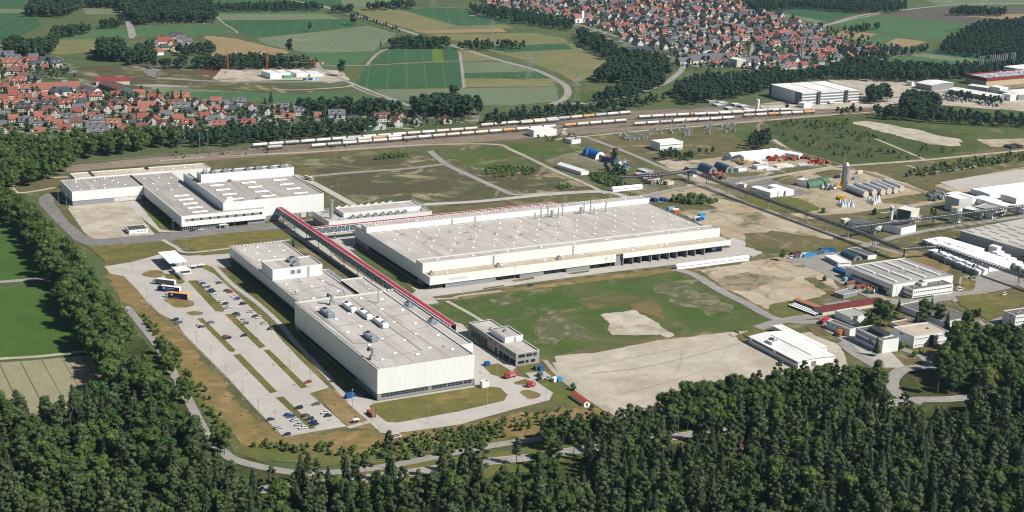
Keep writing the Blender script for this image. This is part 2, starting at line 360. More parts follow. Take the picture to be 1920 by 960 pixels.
# ---- far fields
for nm, mt, P in [
 ('field', F_DG, [(-80,-14),(52,-14),(56,14),(-80,16)]), ('field', F_PG, [(-80,17),(60,17),(70,24),(-80,25)]),
 ('field', F_DG, [(-80,25),(70,25),(76,50),(40,66),(0,82),(-80,90)]),
 ('field', F_MG, [(97,73),(160,50),(235,48),(240,72)]), ('field', F_OL, [(97,75),(185,74),(187,95),(120,103),(96,101)]),
 ('field', F_PG, [(155,15),(220,17),(222,27),(160,27)]), ('field', F_MG, [(250,50),(408,42),(442,62),(256,70)]),
 ('field', F_DG, [(400,-10),(640,-10),(640,16),(402,20)]), ('field', F_PG, [(404,27),(610,26),(640,36),(410,38)]), ('field', F_MG, [(402,20),(605,20),(612,26),(404,27)]),
 ('field', F_DG, [(412,38),(642,36),(690,50),(600,58),(480,70),(448,62)]),
 ('field', F_TAN, [(380,66),(440,72),(545,97),(528,106),(480,101),(395,106),(402,90)]),
 ('field', F_PG, [(480,72),(600,59),(690,48),(745,62),(735,70),(700,96),(580,100),(500,84)]),
 ('field', F_MG, [(560,99),(700,97),(672,123),(600,124)]), ('field', F_PG, [(640,-10),(760,-10),(700,14),(640,14)]),
 ('field', F_OL, [(660,18),(800,14),(945,46),(965,52),(780,58),(700,36)]), ('field', F_DG, [(742,16),(830,13),(960,38),(985,44),(862,49)]),
 ('field', F_TAN, [(770,58),(940,53),(950,60),(800,63)]), ('field', F_OL, [(800,64),(1000,62),(1060,72),(1066,80),(890,88),(840,72)]),
 ('field', F_DG, [(690,121),(731,91),(805,89),(812,114)]), ('field', F_BRI, [(808,89),(826,89),(832,114),(812,115)]), ('field', F_DG, [(832,89),(852,89),(862,113),(834,114)]),
 ('field', F_DG, [(664,162),(688,124),(862,116),(870,163),(700,167)]), ('field', F_PG, [(700,168),(1044,163),(1048,190),(960,198),(850,197),(745,188)]),
 ('field', F_OL, [(855,90),(880,90),(935,113),(866,114)]), ('field', F_PG, [(866,116),(960,117),(1005,134),(868,137)]), ('field', F_DG, [(868,138),(1010,135),(1038,146),(872,146)]),
 ('field', F_OL, [(872,147),(1040,148),(1048,162),(872,163)]), ('field', F_OL, [(905,92),(1070,82),(1096,98),(1150,118),(1120,150),(1082,158),(1055,140),(980,112)]),
 ('field', F_DG, [(900,90),(1060,83),(1075,92),(950,98)]), ('field', F_MG, [(962,58),(1040,64),(1066,74),(962,80)]), ('field', F_DG, [(1085,160),(1150,150),(1160,175),(1090,190)]),
 ('field', F_BR, [(1235,2),(1330,0),(1400,8),(1380,16),(1300,12)]), ('field', F_DG, [(1440,18),(1505,10),(1615,22),(1545,42)]), ('field', F_PG, [(1425,22),(1440,20),(1550,40),(1535,44),(1430,30)]),
 ('field', F_DG, [(1420,30),(1440,30),(1530,46),(1500,52),(1420,38)]),
 ('field', F_MG, [(1553,46),(1640,28),(1755,38),(1860,50),(1780,60),(1810,72),(1735,77),(1625,60)]), ('field', F_BR, [(1640,27),(1790,14),(1960,12),(1960,40),(1850,48),(1760,38)]),
 ('field', F_PG, [(1700,-12),(2000,-16),(2000,8),(1760,10)]), ('field', F_DG, [(1762,58),(1848,46),(1900,50),(1820,66)]), ('field', F_TAN, [(1800,30),(1960,24),(1960,34),(1880,36)]),
 ('field', F_TAN, [(1552,68),(1585,56),(1645,64),(1615,76)]), ('field', F_MG, [(1645,66),(1690,72),(1655,84),(1615,76)]), ('field', F_TAN, [(1652,86),(1682,71),(1738,78),(1705,88)]),
 ('field', F_TAN, [(1478,92),(1562,105),(1560,116),(1480,108)]), ('field', F_MG, [(1636,118),(1716,99),(1870,116),(1780,130),(1715,128)]), ('field', F_PG, [(1702,104),(1730,100),(1870,116),(1830,120)]),
 ('field', F_DG, [(1725,97),(1765,92),(1900,111),(1880,117)]), ('field', F_MG, [(240,162),(360,160),(600,172),(700,182),(745,190),(720,202),(560,200),(350,190),(262,182)]),
 ('field', F_PG, [(265,163),(420,166),(460,172),(300,172)]), ('field', F_DG, [(1450,-10),(1700,-12),(1690,2),(1520,8)]), ('field', F_OL, [(-80,92),(0,84),(40,70),(100,76),(96,100),(0,96)])]:
    sheet(nm, P, mt, 1)
sheet('meadow', [(140,125),(270,118),(360,130),(420,150),(640,168),(560,176),(380,168),(240,160),(160,152)], G_ROUGH, 2, jag=6)
sheet('meadow', [(1040,150),(1085,156),(1150,118),(1190,112),(1250,120),(1240,150),(1120,190),(1056,192)], G_GREEN, 2, jag=5)
sheet('meadow', [(1640,188),(1780,185),(1960,205),(1960,232),(1780,222),(1640,210)], G_GREEN, 2, jag=4)
# ---- village ground
sheet('village_ground', [(-90,92),(60,95),(112,106),(150,128),(165,150),(268,160),(352,184),(560,196),(640,212),(900,212),(895,236),(700,246),(420,256),(180,262),(-90,268)], G_VILL, 2)
sheet('village_ground', [(880,-14),(1400,-14),(1398,14),(1420,22),(1545,46),(1562,60),(1552,72),(1660,82),(1712,96),(1625,116),(1555,120),(1560,140),(1440,140),(1330,118),(1275,136),(1252,112),(1150,78),(1090,52),(960,34),(900,18)], G_VILL, 2)
sheet('village_ground', [(275,70),(385,66),(380,96),(280,100)], G_VILL, 2)
# ---- building site in the fields
sheet('building_ground', [(262,128),(300,124),(312,125),(290,138),(295,146),(278,142)], G_ASPH, 3)
sheet('building_ground', [(365,140),(378,128),(412,128),(405,142)], ground('red_earth', (0.13, 0.06, 0.045), (0.16, 0.08, 0.06)), 3)
sheet('building_ground', [(405,142),(414,128),(560,126),(640,133),(655,150),(620,156),(560,150),(420,153),(395,148)], G_CHALK, 4, jag=1.5)
road('track', [(295,147),(420,153),(560,154),(650,152)], 7, G_ROAD, 5)
road('track', [(510,165),(545,169),(640,164),(665,158)], 4, G_TRACK, 5)
sheet('building_ground', [(245,159),(300,158),(360,162),(330,164),(270,163)], G_ROAD, 3)
# ---- country roads
for w, pts in [(9, [(600,10),(640,22),(700,38),(748,54),(792,68)]), (9, [(838,82),(880,96),(940,114),(1000,130),(1045,150),(1064,166),(1060,184),(1034,196)]),
               (8, [(1040,195),(1090,194),(1140,189),(1200,174),(1245,157),(1262,146),(1276,134),(1282,124)]), (5, [(530,-4),(600,12)]),
               (9, [(1480,78),(1520,58),(1560,44),(1620,28),(1700,18),(1800,9),(1960,6)]), (5, [(1550,48),(1600,36),(1650,26)]),
               (8, [(228,20),(238,34),(243,52),(247,72)]), (4, [(246,45),(254,68)]), (3, [(96,73.5),(185,73.5),(236,73)]),
               (3.5, [(404,30),(420,44),(445,60),(434,62)]), (4, [(735,88),(712,98),(698,110),(688,122)]), (3, [(686,123),(760,119),(865,114),(930,113)]),
               (7, [(556,106),(590,116),(602,130),(640,148),(680,165),(740,188),(768,199)]), (4, [(600,124),(690,123)]), (4, [(656,160),(690,175),(730,187),(745,186)]),
               (3, [(600,17),(740,16),(860,14)]), (3, [(960,84),(1010,82),(1070,81)]), (3, [(1070,82),(1092,94)]), (4, [(1625,118),(1670,108),(1718,99)]),
               (4, [(1370,8),(1420,20),(1440,16),(1500,10)]), (3, [(1885,-10),(1840,4)]), (5, [(1400,75),(1412,88),(1400,108)]), (4, [(862,98),(866,128),(870,165)])]:
    road('country_road', pts, w, G_ROAD, 4)
road('country_road', [(0,262),(120,262),(250,256),(330,258),(450,252)], 6, G_TRACK, 4)
# ---- left fields and forest track
sheet('field', [(-60,398),(30,412),(58,440),(84,478),(92,520),(-60,530)], F_ROWG, 2)
sheet('field', [(-60,548),(80,534),(120,562),(160,620),(190,665),(60,672),(-60,680)], F_ROWG, 2)
sheet('field', [(-60,684),(60,676),(195,664),(300,720),(300,800),(-60,800)], F_ROWW, 2)
road('track', [(-60,533),(0,529),(60,524),(110,518)], 6, G_ROAD, 4)
road('track', [(-60,678),(0,673),(80,668),(165,658)], 4, G_TRACK, 4)
sheet('forest_ground', [(-60,340),(30,345),(120,460),(230,590),(330,735),(400,800),(440,850),(560,890),(760,900),(1100,862),(1290,826),(1230,770),(1440,706),(1640,694),(1700,640),(1960,600),(1960,1300),(-60,1300),(-60,760),(210,740),(180,650),(110,545),(80,420),(-60,380)], G_FLOOR, 1, jag=3)
sheet('dry_bank', [(205,492),(235,505),(300,570),(400,700),(490,790),(560,818),(700,806),(760,812),(960,778),(1120,762),(1150,780),(1060,800),(960,832),(760,862),(600,868),(470,850),(420,800),(330,690),(250,590),(195,520)], G_LAWNB, 2, jag=2.5)
sheet('green_verge', [(250,590),(262,585),(330,670),(400,770),(452,830),(620,852),(760,848),(960,815),(960,836),(760,866),(600,876),(480,862),(430,846),(350,720)], G_VERGE, 3, jag=2.5)
road('forest_road', [(236,575),(262,606),(300,655),(325,700),(352,748),(374,790),(392,822)], 5.2, G_ROAD, 5)
road('forest_road', [(392,822),(415,845),(440,862),(500,878),(570,888),(650,884),(740,872),(860,848),(960,830),(1060,818)], 6, G_ROAD, 5)
road('main_road', [(150,985),(300,940),(420,925),(560,912),(730,892),(900,868),(1000,857),(1100,842),(1200,828),(1300,815),(1420,800),(1560,780),(1700,752),(1790,748),(1960,728)], 8, G_ROAD, 6, line=M_LINE)
sheet('green_verge', [(560,893),(730,873),(900,852),(1060,832),(1200,815),(1300,806),(1300,826),(1150,852),(1000,880),(860,905),(600,925)], G_VERGE, 3, jag=2)
road('slip_road', [(1960,690),(1850,692),(1760,688),(1700,692),(1678,704),(1672,722),(1690,744),(1730,756)], 8, G_ROAD, 8, kerb=M_KERB)
# ---- main site ground
sheet('site_ground', [(20,352),(110,330),(330,292),(440,288),(560,276),(640,262),(900,252),(1060,240),(1230,226),(1440,215),(1640,202),(1960,225),(1960,640),(1700,690),(1560,700),(1240,812),(1160,800),(1060,800),(960,826),(700,850),(520,845),(400,770),(300,640),(205,500),(165,462),(90,372)], G_SITE, 1, jag=2)
sheet('rough_meadow', [(560,300),(700,290),(798,284),(818,300),(700,313),(600,327)], G_ROUGH, 2, jag=2)
sheet('rough_meadow', [(592,334),(700,322),(826,312),(880,330),(962,364),(940,378),(800,392),(660,390),(625,366)], G_ROUGH, 2, jag=2)
sheet('rough_meadow', [(815,282),(924,273),(1000,298),(1112,354),(1050,360),(962,362),(900,332),(850,306)], G_ROUGH, 2, jag=2)
sheet('rough_meadow', [(830,285),(924,275),(975,292),(1010,312),(930,330),(870,308)], G_GREEN, 3, jag=4)
sheet('rough_meadow', [(940,272),(1060,262),(1160,300),(1260,340),(1180,345),(1130,360),(1050,320)], G_GREEN, 2, jag=3)
sheet('rough_meadow', [(1300,232),(1640,212),(1960,240),(1960,262),(1760,296),(1560,312),(1470,282),(1400,262)], G_GREEN, 2, jag=4)
sheet('rough_meadow', [(1430,228),(1560,218),(1700,232),(1800,252),(1840,280),(1700,300),(1560,310),(1480,280)], ground('scrub_meadow', (0.07, 0.1, 0.035), (0.1, 0.105, 0.04), (0.05, 0.07, 0.03), s1=0.012, s2=0.05, t3=(0.5, 0.65), c3s=0.02), 3, jag=5)
sheet('bare_patch', [(1596,228),(1622,226),(1700,240),(1800,262),(1800,274),(1740,270),(1660,248),(1604,234)], G_CHALK, 4, jag=3)
sheet('bare_patch', [(1832,262),(1960,258),(1960,275),(1860,276)], G_SANDY, 4, jag=2)
sheet('green_field', [(866,562),(940,550),(1100,531),(1268,511),(1330,540),(1456,604),(1400,618),(1262,628),(1175,642),(1060,662),(1015,676),(985,655),(930,616)], G_GREEN, 2, jag=1.5)
sheet('bare_patch', [(1085,568),(1150,558),(1190,553),(1200,560),(1150,572),(1100,580)], ground('brown_weeds', (0.21, 0.155, 0.07), (0.15, 0.13, 0.055), (0.08, 0.1, 0.03)), 3, jag=2)
sheet('bare_patch', [(1180,572),(1215,560),(1240,570),(1240,595),(1245,602),(1215,590),(1190,578)], MATS['brown_weeds'], 3, jag=2)
sheet('bare_patch', [(1124,592),(1150,586),(1192,581),(1228,604),(1252,618),(1262,628),(1248,632),(1235,625),(1190,628),(1150,626),(1136,612)], G_CHALK, 4, jag=2.2)
sheet('gravel_yard', [(1036,668),(1110,662),(1240,637),(1400,620),(1440,628),(1560,620),(1600,700),(1560,712),(1440,710),(1340,740),(1240,790),(1190,800),(1110,745),(1052,700)], G_SAND, 3, jag=0.8)
sheet('grass_strip', [(1376,630),(1412,618),(1440,622),(1402,642),(1390,640)], G_VERGE, 5, jag=0.5)
road('track', [(1042,680),(1060,706),(1110,745),(1175,790)], 4.5, G_TRACK, 5)
road('track', [(1022,676),(1050,708),(1090,738),(1140,772)], 3, G_TRACK, 5)
sheet('sandy_lot', [(1296,510),(1440,486),(1500,478),(1560,520),(1570,540),(1500,566),(1440,580),(1380,548)], G_SANDY, 3, jag=2)
sheet('sandy_lot', [(1232,378),(1290,362),(1345,352),(1372,366),(1440,392),(1560,440),(1560,452),(1450,470),(1400,462),(1350,438),(1290,410)], G_SANDY, 3, jag=2)
sheet('sandy_lot', [(1190,362),(1250,348),(1310,344),(1330,356),(1280,368),(1230,376)], G_SANDY, 3, jag=1.5)
sheet('sandy_lot', [(1500,320),(1560,314),(1640,322),(1740,360),(1720,372),(1600,392),(1520,398),(1480,372),(1440,372),(1452,340)], G_SANDY, 3, jag=1.5)
sheet('sandy_lot', [(1560,392),(1700,372),(1790,360),(1800,372),(1660,400),(1510,412),(1480,402)], G_SANDY, 4, jag=1)
sheet('sandy_lot', [(1230,300),(1300,300),(1440,284),(1540,300),(1560,306),(1440,326),(1380,352),(1310,340),(1250,322)], G_SANDY, 3, jag=2)
sheet('asphalt_yard', [(1356,338),(1400,328),(1440,330),(1452,340),(1430,346),(1370,350)], G_ASPH, 5)
sheet('asphalt_yard', [(1408,352),(1455,340),(1520,362),(1470,374),(1420,366)], G_ASPH, 5)
sheet('concrete_apron', [(1752,348),(1820,332),(1960,305),(1960,345),(1830,358),(1790,362)], G_SANDY, 3)
sheet('runway', [(1762,342),(1830,330),(1960,312),(1960,338),(1830,352),(1800,356)], G_CONC, 4)
sheet('gravel_yard', [(1150,268),(1300,252),(1460,228),(1500,250),(1400,268),(1250,290)], G_SITE, 2, jag=1)
sheet('gravel_yard', [(1020,300),(1090,282),(1160,290),(1240,318),(1290,348),(1200,366),(1150,352),(1090,345)], ground('yard_dirt', (0.27, 0.235, 0.165), (0.12, 0.12, 0.06), (0.1, 0.115, 0.04), t3=(0.5, 0.6)), 3, jag=2)
# ruts and tyre tracks in the gravel yard and sandy lots
G_RUT = ground('tyre_ruts', (0.46, 0.395, 0.31), (0.51, 0.445, 0.36), None, s1=0.05, s2=0.2)
for pts in ([(1110,700),(1200,690),(1300,668),(1400,640)], [(1160,740),(1240,720),(1330,690),(1370,650)], [(1180,760),(1230,735),(1270,700),(1280,655)], [(1090,690),(1180,672),(1290,650)],
            [(1320,520),(1400,530),(1480,520),(1540,505)], [(1420,500),(1450,530),(1440,565)], [(1260,400),(1340,395),(1420,420),(1500,440)], [(1310,380),(1400,430),(1470,455)]):
    for dx in (-0.9, 0.9):
        W_ = [g(*q)+Vector((dx, dx*0.6, 0)) for q in pts]; road('tyre_track', [(p.x, p.y) for p in W_], 0.38, G_RUT, 6, world=True)
sheet('bare_patch', [(1345,525),(1400,510),(1450,520),(1440,535),(1390,548),(1350,545)], ground('scrub_dirt', (0.26, 0.21, 0.135), (0.33, 0.27, 0.18), (0.13, 0.13, 0.065), t3=(0.5, 0.6), c3s=0.06), 4, jag=3.5)
sheet('grass_strip', [(1292,510),(1310,508),(1345,530),(1340,538),(1320,530)], G_SITE, 5, jag=1.5); sheet('grass_strip', [(1510,522),(1530,520),(1565,540),(1560,552),(1530,538)], G_SITE, 5, jag=1.5); sheet('grass_strip', [(1440,572),(1500,560),(1520,596),(1475,602),(1445,588)], G_VERGE, 5, jag=1)
sheet('grass_strip', [(1395,440),(1450,432),(1560,450),(1562,462),(1440,476),(1400,462)], G_SITE, 5, jag=2); sheet('bare_patch', [(1380,400),(1430,398),(1440,412),(1400,420)], MATS['scrub_dirt'], 5, jag=3); sheet('bare_patch', [(1280,385),(1330,380),(1345,392),(1300,400)], MATS['scrub_dirt'], 5, jag=2.5)
sheet('lawn', [(1480,470),(1560,452),(1640,446),(1640,455),(1590,462),(1500,478)], G_LAWN, 4); sheet('lawn', [(1640,470),(1700,462),(1790,500),(1770,512),(1690,490)], G_LAWNB, 4)
sheet('lawn', [(1790,556),(1880,548),(1920,566),(1880,590),(1850,600),(1800,572)], G_LAWN, 9); sheet('grass_island', [(1805,520),(1830,528),(1826,545),(1800,548)], G_LAWN, 9)
sheet('bare_patch', [(920,560),(980,556),(1000,566),(950,575)], ground('thin_grass', (0.14, 0.135, 0.075), (0.11, 0.125, 0.05), (0.21, 0.19, 0.13), t3=(0.48, 0.62), c3s=0.06), 3, jag=5)
sheet('bare_patch', [(1000,590),(1060,582),(1080,620),(1040,650),(1000,640)], MATS['thin_grass'], 3, jag=6); sheet('bare_patch', [(1210,535),(1280,525),(1350,565),(1380,590),(1320,590),(1250,560)], MATS['thin_grass'], 3, jag=7)
sheet('paved_yard', [(1468,480),(1500,474),(1560,470),(1600,500),(1612,530),(1665,560),(1720,562),(1792,548),(1800,520),(1880,505),(1925,522),(1900,540),(1800,560),(1730,572),(1655,572),(1600,545),(1540,512)], G_ROAD, 6)
sheet('paved_yard', [(1545,606),(1590,598),(1620,612),(1660,650),(1700,690),(1650,690),(1600,664),(1570,640)], G_PAVE, 6); sheet('grass_strip', [(1510,612),(1530,608),(1580,640),(1570,644),(1530,630)], G_SITE, 9, jag=.5)
for P_ in ([(1352,372),(1420,366),(1500,372),(1540,392),(1500,400),(1450,394),(1400,384)], [(1530,404),(1600,400),(1668,390),(1672,396),(1600,410),(1540,412)], [(1650,374),(1700,368),(1745,360),(1765,372),(1700,384),(1660,382)], [(1450,336),(1500,330),(1530,340),(1500,350),(1470,346)], [(1530,325),(1560,318),(1585,320),(1570,332),(1545,334)],
           [(1320,322),(1400,322),(1440,325),(1390,332),(1340,330)], [(1440,320),(1500,312),(1560,312),(1520,318),(1460,326)], [(1150,296),(1220,300),(1290,332),(1280,340),(1230,330),(1180,312)], [(1190,388),(1260,376),(1330,384),(1340,392),(1280,396),(1220,392)]):
    sheet('grass_strip', P_, G_VERGE if len(P_) > 6 else G_SITE, 7, jag=2)
# village streets
for pts in ([(880,30),(960,22),(1060,40),(1160,70),(1240,100),(1290,126)], [(1180,-4),(1220,20),(1300,40),(1400,70),(1480,80)], [(1000,8),(1100,16),(1240,20),(1380,30)], [(1100,60),(1180,50),(1300,44)], [(1330,60),(1360,90),(1400,112)], [(-20,180),(80,196),(200,208),(330,216),(480,222),(560,236)], [(-20,220),(100,226),(240,228)], [(120,150),(150,190),(180,240)], [(300,180),(320,210),(330,244)], [(1480,84),(1560,108),(1620,108)]):
    road('village_street', pts, 6, G_ROAD, 4)
# railway
sheet('rail_yard', [(-60,330),(215,302),(420,284),(640,262),(960,232),(1190,208),(1440,198),(1640,188),(1960,150),(1960,158),(1660,200),(1560,216),(1440,226),(1190,244),(960,262),(640,284),(430,298),(200,316),(-60,345)], G_BALL, 3, jag=1)
sheet('logistics_ground', [(1420,196),(1500,186),(1620,178),(1700,186),(1690,200),(1560,204),(1440,208)], G_CHALK, 4, jag=1)
sheet('logistics_ground', [(1550,150),(1640,148),(1740,158),(1860,178),(1960,190),(1960,212),(1800,200),(1640,184),(1600,170)], G_CHALK, 4, jag=2)
# ---- paved surfaces of the plant
sheet('paved_loop', [(72,372),(90,362),(115,366),(116,372),(100,374),(104,384),(128,416),(158,440),(178,448),(300,438),(600,410),(640,414),(640,424),(530,430),(320,452),(200,462),(165,461),(140,452),(96,408),(74,384)], G_ASPH, 4)
sheet('dry_bank', [(15,352),(60,338),(130,330),(112,366),(90,360),(72,368),(30,362)], G_SITE, 3)
road('track', [(128,332),(60,336),(28,345),(24,354),(40,362),(104,352)], 4, G_TRACK, 5)
sheet('gravel_court', [(128,390),(232,380),(248,392),(275,420),(292,440),(178,449),(160,440)], G_CHALK, 5, jag=0.6)
sheet('paved_court', [(112,372),(135,392),(232,382),(300,436),(345,434),(255,376),(136,384)], G_CONC, 4)
sheet('grass_strip', [(262,384),(272,381),(345,432),(322,434),(300,430)], G_VERGE, 6)
sheet('lawn', [(330,449),(440,436),(525,430),(543,440),(545,448),(500,458),(420,470),(372,472),(342,462)], G_LAWN, 5)
sheet('lawn', [(165,463),(308,452),(322,466),(300,476),(205,496)], G_LAWN, 5)
sheet('lawn', [(372,476),(430,468),(430,473),(380,480)], G_LAWN, 5)
road('footpath', [(305,450),(330,464),(352,474),(430,466),(470,460),(545,450)], 3.5, G_PAVE, 6)
sheet('car_park', [(196,500),(246,492),(310,474),(352,480),(430,476),(432,484),(404,500),(440,545),(480,580),(530,640),(585,695),(618,727),(580,738),(650,800),(600,808),(532,820),(480,768),(430,712),(390,672),(345,627),(331,603),(300,589),(275,566),(255,541),(232,518),(208,514)], G_CONC, 4)
for P, cv in [([(352,527),(368,526),(422,580),(418,585),(404,584)], 0), ([(370,598),(380,597),(442,657),(438,661),(430,659)], 0), ([(422,590),(435,589),(498,650),(487,654)], 0),
          ([(437,666),(450,664),(520,735),(507,738)], 0), ([(494,657),(505,656),(577,726),(565,729)], 0), ([(517,746),(531,744),(592,802),(582,806)], 0),
          ([(307,561),(340,560),(362,566),(363,573),(348,577),(328,576),(318,570)], 1), ([(350,587),(364,584),(380,586),(378,590),(360,592)], 1), ([(266,515),(280,508),(300,508),(308,515),(296,521),(276,519)], 1),
          ([(306,514),(325,514),(348,528),(340,533),(318,530)], 0)]:
    sheet('grass_island', P, G_LAWN if not cv else G_LAWNB, 6, curve=bool(cv))
sheet('grass_strip', [(370,498),(388,497),(412,508),(470,566),(560,652),(625,716),(612,722),(560,672),(500,605),(440,548),(402,514)], G_LAWN, 5)
sheet('grass_strip', [(420,500),(450,498),(580,602),(700,712),(706,748),(660,730),(540,615)], G_VERGE, 5)
sheet('paved_strip', [(428,488),(432,496),(436,500),(420,503),(404,499)], G_CONC, 6)
road('footpath', [(400,498),(436,534),(480,567),(522,605),(560,650),(610,702),(645,742),(660,752)], 3.6, G_PAVE, 7)
sheet('lawn', [(590,738),(618,728),(640,735),(680,782),(708,808),(655,802),(640,792)], G_LAWNB, 5)
road('footpath', [(652,803),(680,795),(706,790),(722,808),(738,826)], 3.5, G_PAVE, 7)
sheet('paved_drive', [(636,730),(672,742),(706,753),(890,723),(884,655),(872,640),(905,652),(968,690),(955,702),(1000,712),(1037,737),(1030,751),(960,769),(860,797),(735,814),(714,812),(652,756)], G_CONC, 5)
sheet('lawn', [(692,762),(702,757),(905,724),(938,728),(952,741),(945,752),(860,772),(745,793),(726,792),(704,776)], G_LAWN, 7)
sheet('grass_island', [(975,736),(990,732),(1012,739),(1010,746),(992,748)], G_LAWNB, 7, curve=True)
sheet('lawn', [(905,686),(935,682),(972,704),(950,712),(920,702)], G_LAWN, 7)
sheet('lawn', [(970,688),(1012,682),(1030,700),(1040,720),(1070,735),(1090,752),(1120,772),(1060,762),(1040,745),(1010,715),(980,700)], G_VERGE, 4)
sheet('grass_island', [(962,718),(985,711),(1000,716),(990,722),(968,722)], G_LAWN, 7)
sheet('paved_strip', [(985,700),(1022,697),(1036,708),(1000,716)], G_PAVE, 7)
sheet('paved_street', [(508,418),(560,414),(610,412),(640,424),(668,440),(668,470),(720,520),(800,548),(860,600),(905,650),(885,640),(760,570),(640,500),(560,448),(520,428)], G_CONC, 3)
sheet('grass_strip', [(575,425),(590,428),(640,462),(650,470),(740,545),(720,540),(640,490),(585,440)], G_LAWN, 6)
sheet('grass_strip', [(655,468),(672,470),(780,545),(772,552),(765,550),(700,505)], G_GREEN, 6)
sheet('grass_strip', [(798,572),(870,562),(910,598),(880,610),(840,602)], G_GREEN, 5)
sheet('concrete_apron', [(770,548),(802,540),(1160,498),(1370,464),(1412,470),(1400,482),(1262,497),(1150,510),(1000,530),(870,549),(786,560)], G_CONC, 5)
sheet('dry_bank', [(860,556),(1000,536),(1150,516),(1262,503),(1275,508),(1100,530),(940,550),(866,562)], G_LAWNB, 4, jag=0.5)
sheet('concrete_apron', [(1352,452),(1376,446),(1440,470),(1412,482),(1380,470)], G_CONC, 5)
road('footpath', [(786,562),(850,560),(860,556),(940,546)], 3, G_PAVE, 7)
road('footpath', [(838,565),(880,588),(905,603)], 3, G_PAVE, 7)
sheet('grass_island', [(905,541),(945,535),(946,537),(908,543)], G_LAWN, 7); sheet('grass_island', [(958,526),(1001,520),(1002,523),(966,529)], G_LAWN, 7); sheet('grass_island', [(1062,513),(1104,507),(1105,510),(1072,515)], G_LAWN, 7)
# plant roads
for w, mt, pts in [(7, G_CONC, [(552,328),(590,345),(640,372),(668,388)]), (6, G_ROAD, [(560,334),(640,326),(760,317),(836,308)]), (7, G_ROAD, [(806,284),(836,308),(890,334),(962,366)]),
                   (5, G_TRACK, [(300,302),(440,292),(560,287),(700,278),(800,272),(925,271),(960,282),(1040,320),(1100,346),(1136,364)]), (8, G_CONC, [(664,394),(800,384),(900,378),(1020,366),(1130,360),(1180,372)]),
                   (5, G_TRACK, [(962,366),(1040,362),(1120,358)]), (6, G_ROAD, [(1100,258),(1180,288),(1260,322),(1310,342),(1400,382),(1480,412),(1560,440),(1640,462),(1700,480)]),
                   (7, G_ROAD, [(1480,492),(1570,478),(1620,462),(1700,440),(1790,425),(1960,400)]), (6, G_ROAD, [(1210,370),(1260,356),(1310,350)]),
                   (5, G_TRACK, [(1040,262),(1110,255),(1200,246),(1300,238),(1440,226),(1560,216),(1650,210)]), (6, G_TRACK, [(1380,345),(1440,334),(1520,320),(1580,312),(1740,300),(1960,278)]),
                   (5, G_TRACK, [(1450,262),(1500,292),(1560,312)]), (4, G_TRACK, [(1640,260),(1700,285),(1735,300)]), (4, G_TRACK, [(1700,310),(1740,322),(1780,320),(1830,312)]),
                   (8, G_ROAD, [(1262,505),(1300,515),(1350,545),(1400,570),(1460,600),(1540,604),(1600,600)]), (9, G_ROAD, [(1420,616),(1470,602),(1540,594),(1560,620),(1600,660),(1650,690)]),
                   (5, G_ROAD, [(1500,480),(1540,500),(1600,530),(1640,560),(1690,568)]), (7, G_ROAD, [(1700,566),(1790,550),(1860,542),(1960,524)]), (6, G_ROAD, [(1780,470),(1850,510),(1900,530),(1960,555)]),
                   (6, G_ROAD, [(1690,655),(1730,670),(1745,690)]), (5, G_ROAD, [(1830,600),(1850,610),(1880,598),(1960,590)]), (4, G_CONC, [(1060,240),(1060,252),(1100,258)])]:
    road('plant_road', pts, w, mt, 8)
# the curved rail spur and long tracks
road('rail_spur', [(1440,224),(1425,232),(1422,242),(1440,262),(1480,280),(1560,304),(1640,330),(1760,370)], 4, G_BALL, 9)
M_RAIL = flat('rail_steel', (0.22, 0.19, 0.17), 0.5, 0.5)
TRACKS = [((300,296),(1640,192)), ((300,300),(1640,198)), ((300,304),(1640,204)), ((300,308),(1600,211)), ((470,297),(1560,217))]

# ================================================================== the big halls
W_LIGHT = panel('light_cladding', (0.76, 0.775, 0.735), 6.0, 0.5)
W_WHITE = panel('white_cladding', (0.8, 0.81, 0.785), 5.0, 0.5)
W_GREY = panel('grey_cladding', (0.27, 0.275, 0.285), 4.0, 0.45)
W_DARK = panel('dark_cladding', (0.10, 0.105, 0.115), 4.0, 0.45)
W_STONE = panel('grey_stone_panels', (0.33, 0.32, 0.30), 1.6, 0.7)
R_PALE = roofmat('pale_membrane', (0.49, 0.46, 0.42), (0.42, 0.39, 0.35), 14)
R_GREY = roofmat('grey_membrane', (0.385, 0.36, 0.33), (0.32, 0.3, 0.275), 11)
R_TAN = roofmat('sandy_roof', (0.52, 0.44, 0.34), (0.46, 0.39, 0.31), 30)
R_DARK = roofmat('dark_bitumen', (0.17, 0.155, 0.14), (0.13, 0.12, 0.11), 6)
R_WHITE = roofmat('white_sheet_roof', (0.78, 0.77, 0.73), (0.7, 0.69, 0.66), 6)
C_CAP = flat('parapet_cap', (0.62, 0.61, 0.58), var=0.05)
C_CAPD = flat('parapet_cap_dark', (0.16, 0.165, 0.175), var=0.05)
C_WHITE = flat('white_paint', (0.82, 0.82, 0.8), var=0.05)
C_STEEL = flat('galvanised_steel', (0.5, 0.51, 0.52), 0.4, 0.6)
C_DSTEEL = flat('dark_steel', (0.07, 0.075, 0.08), 0.5, 0.4)
C_GREYM = flat('grey_metal', (0.32, 0.33, 0.34), 0.5, 0.3)
C_RED = flat('crimson_roof_sheet', (0.33, 0.03, 0.05), 0.6, var=0.22, sc=0.35)
C_DOME = flat('skylight_dome', (0.86, 0.87, 0.86), 0.25, var=0.04, spec=0.5)
C_BLACK = flat('black_rubber', (0.012, 0.012, 0.013), 0.8)
C_GLASS = flat('dark_glass', (0.02, 0.028, 0.035), 0.08, 0.0, 0.2, 0.4, 0.8)
C_LOUV = flat('louvre_grey', (0.24, 0.25, 0.26), 0.5, 0.3)
C_CONC = flat('cast_concrete', (0.42, 0.4, 0.37), 0.9)
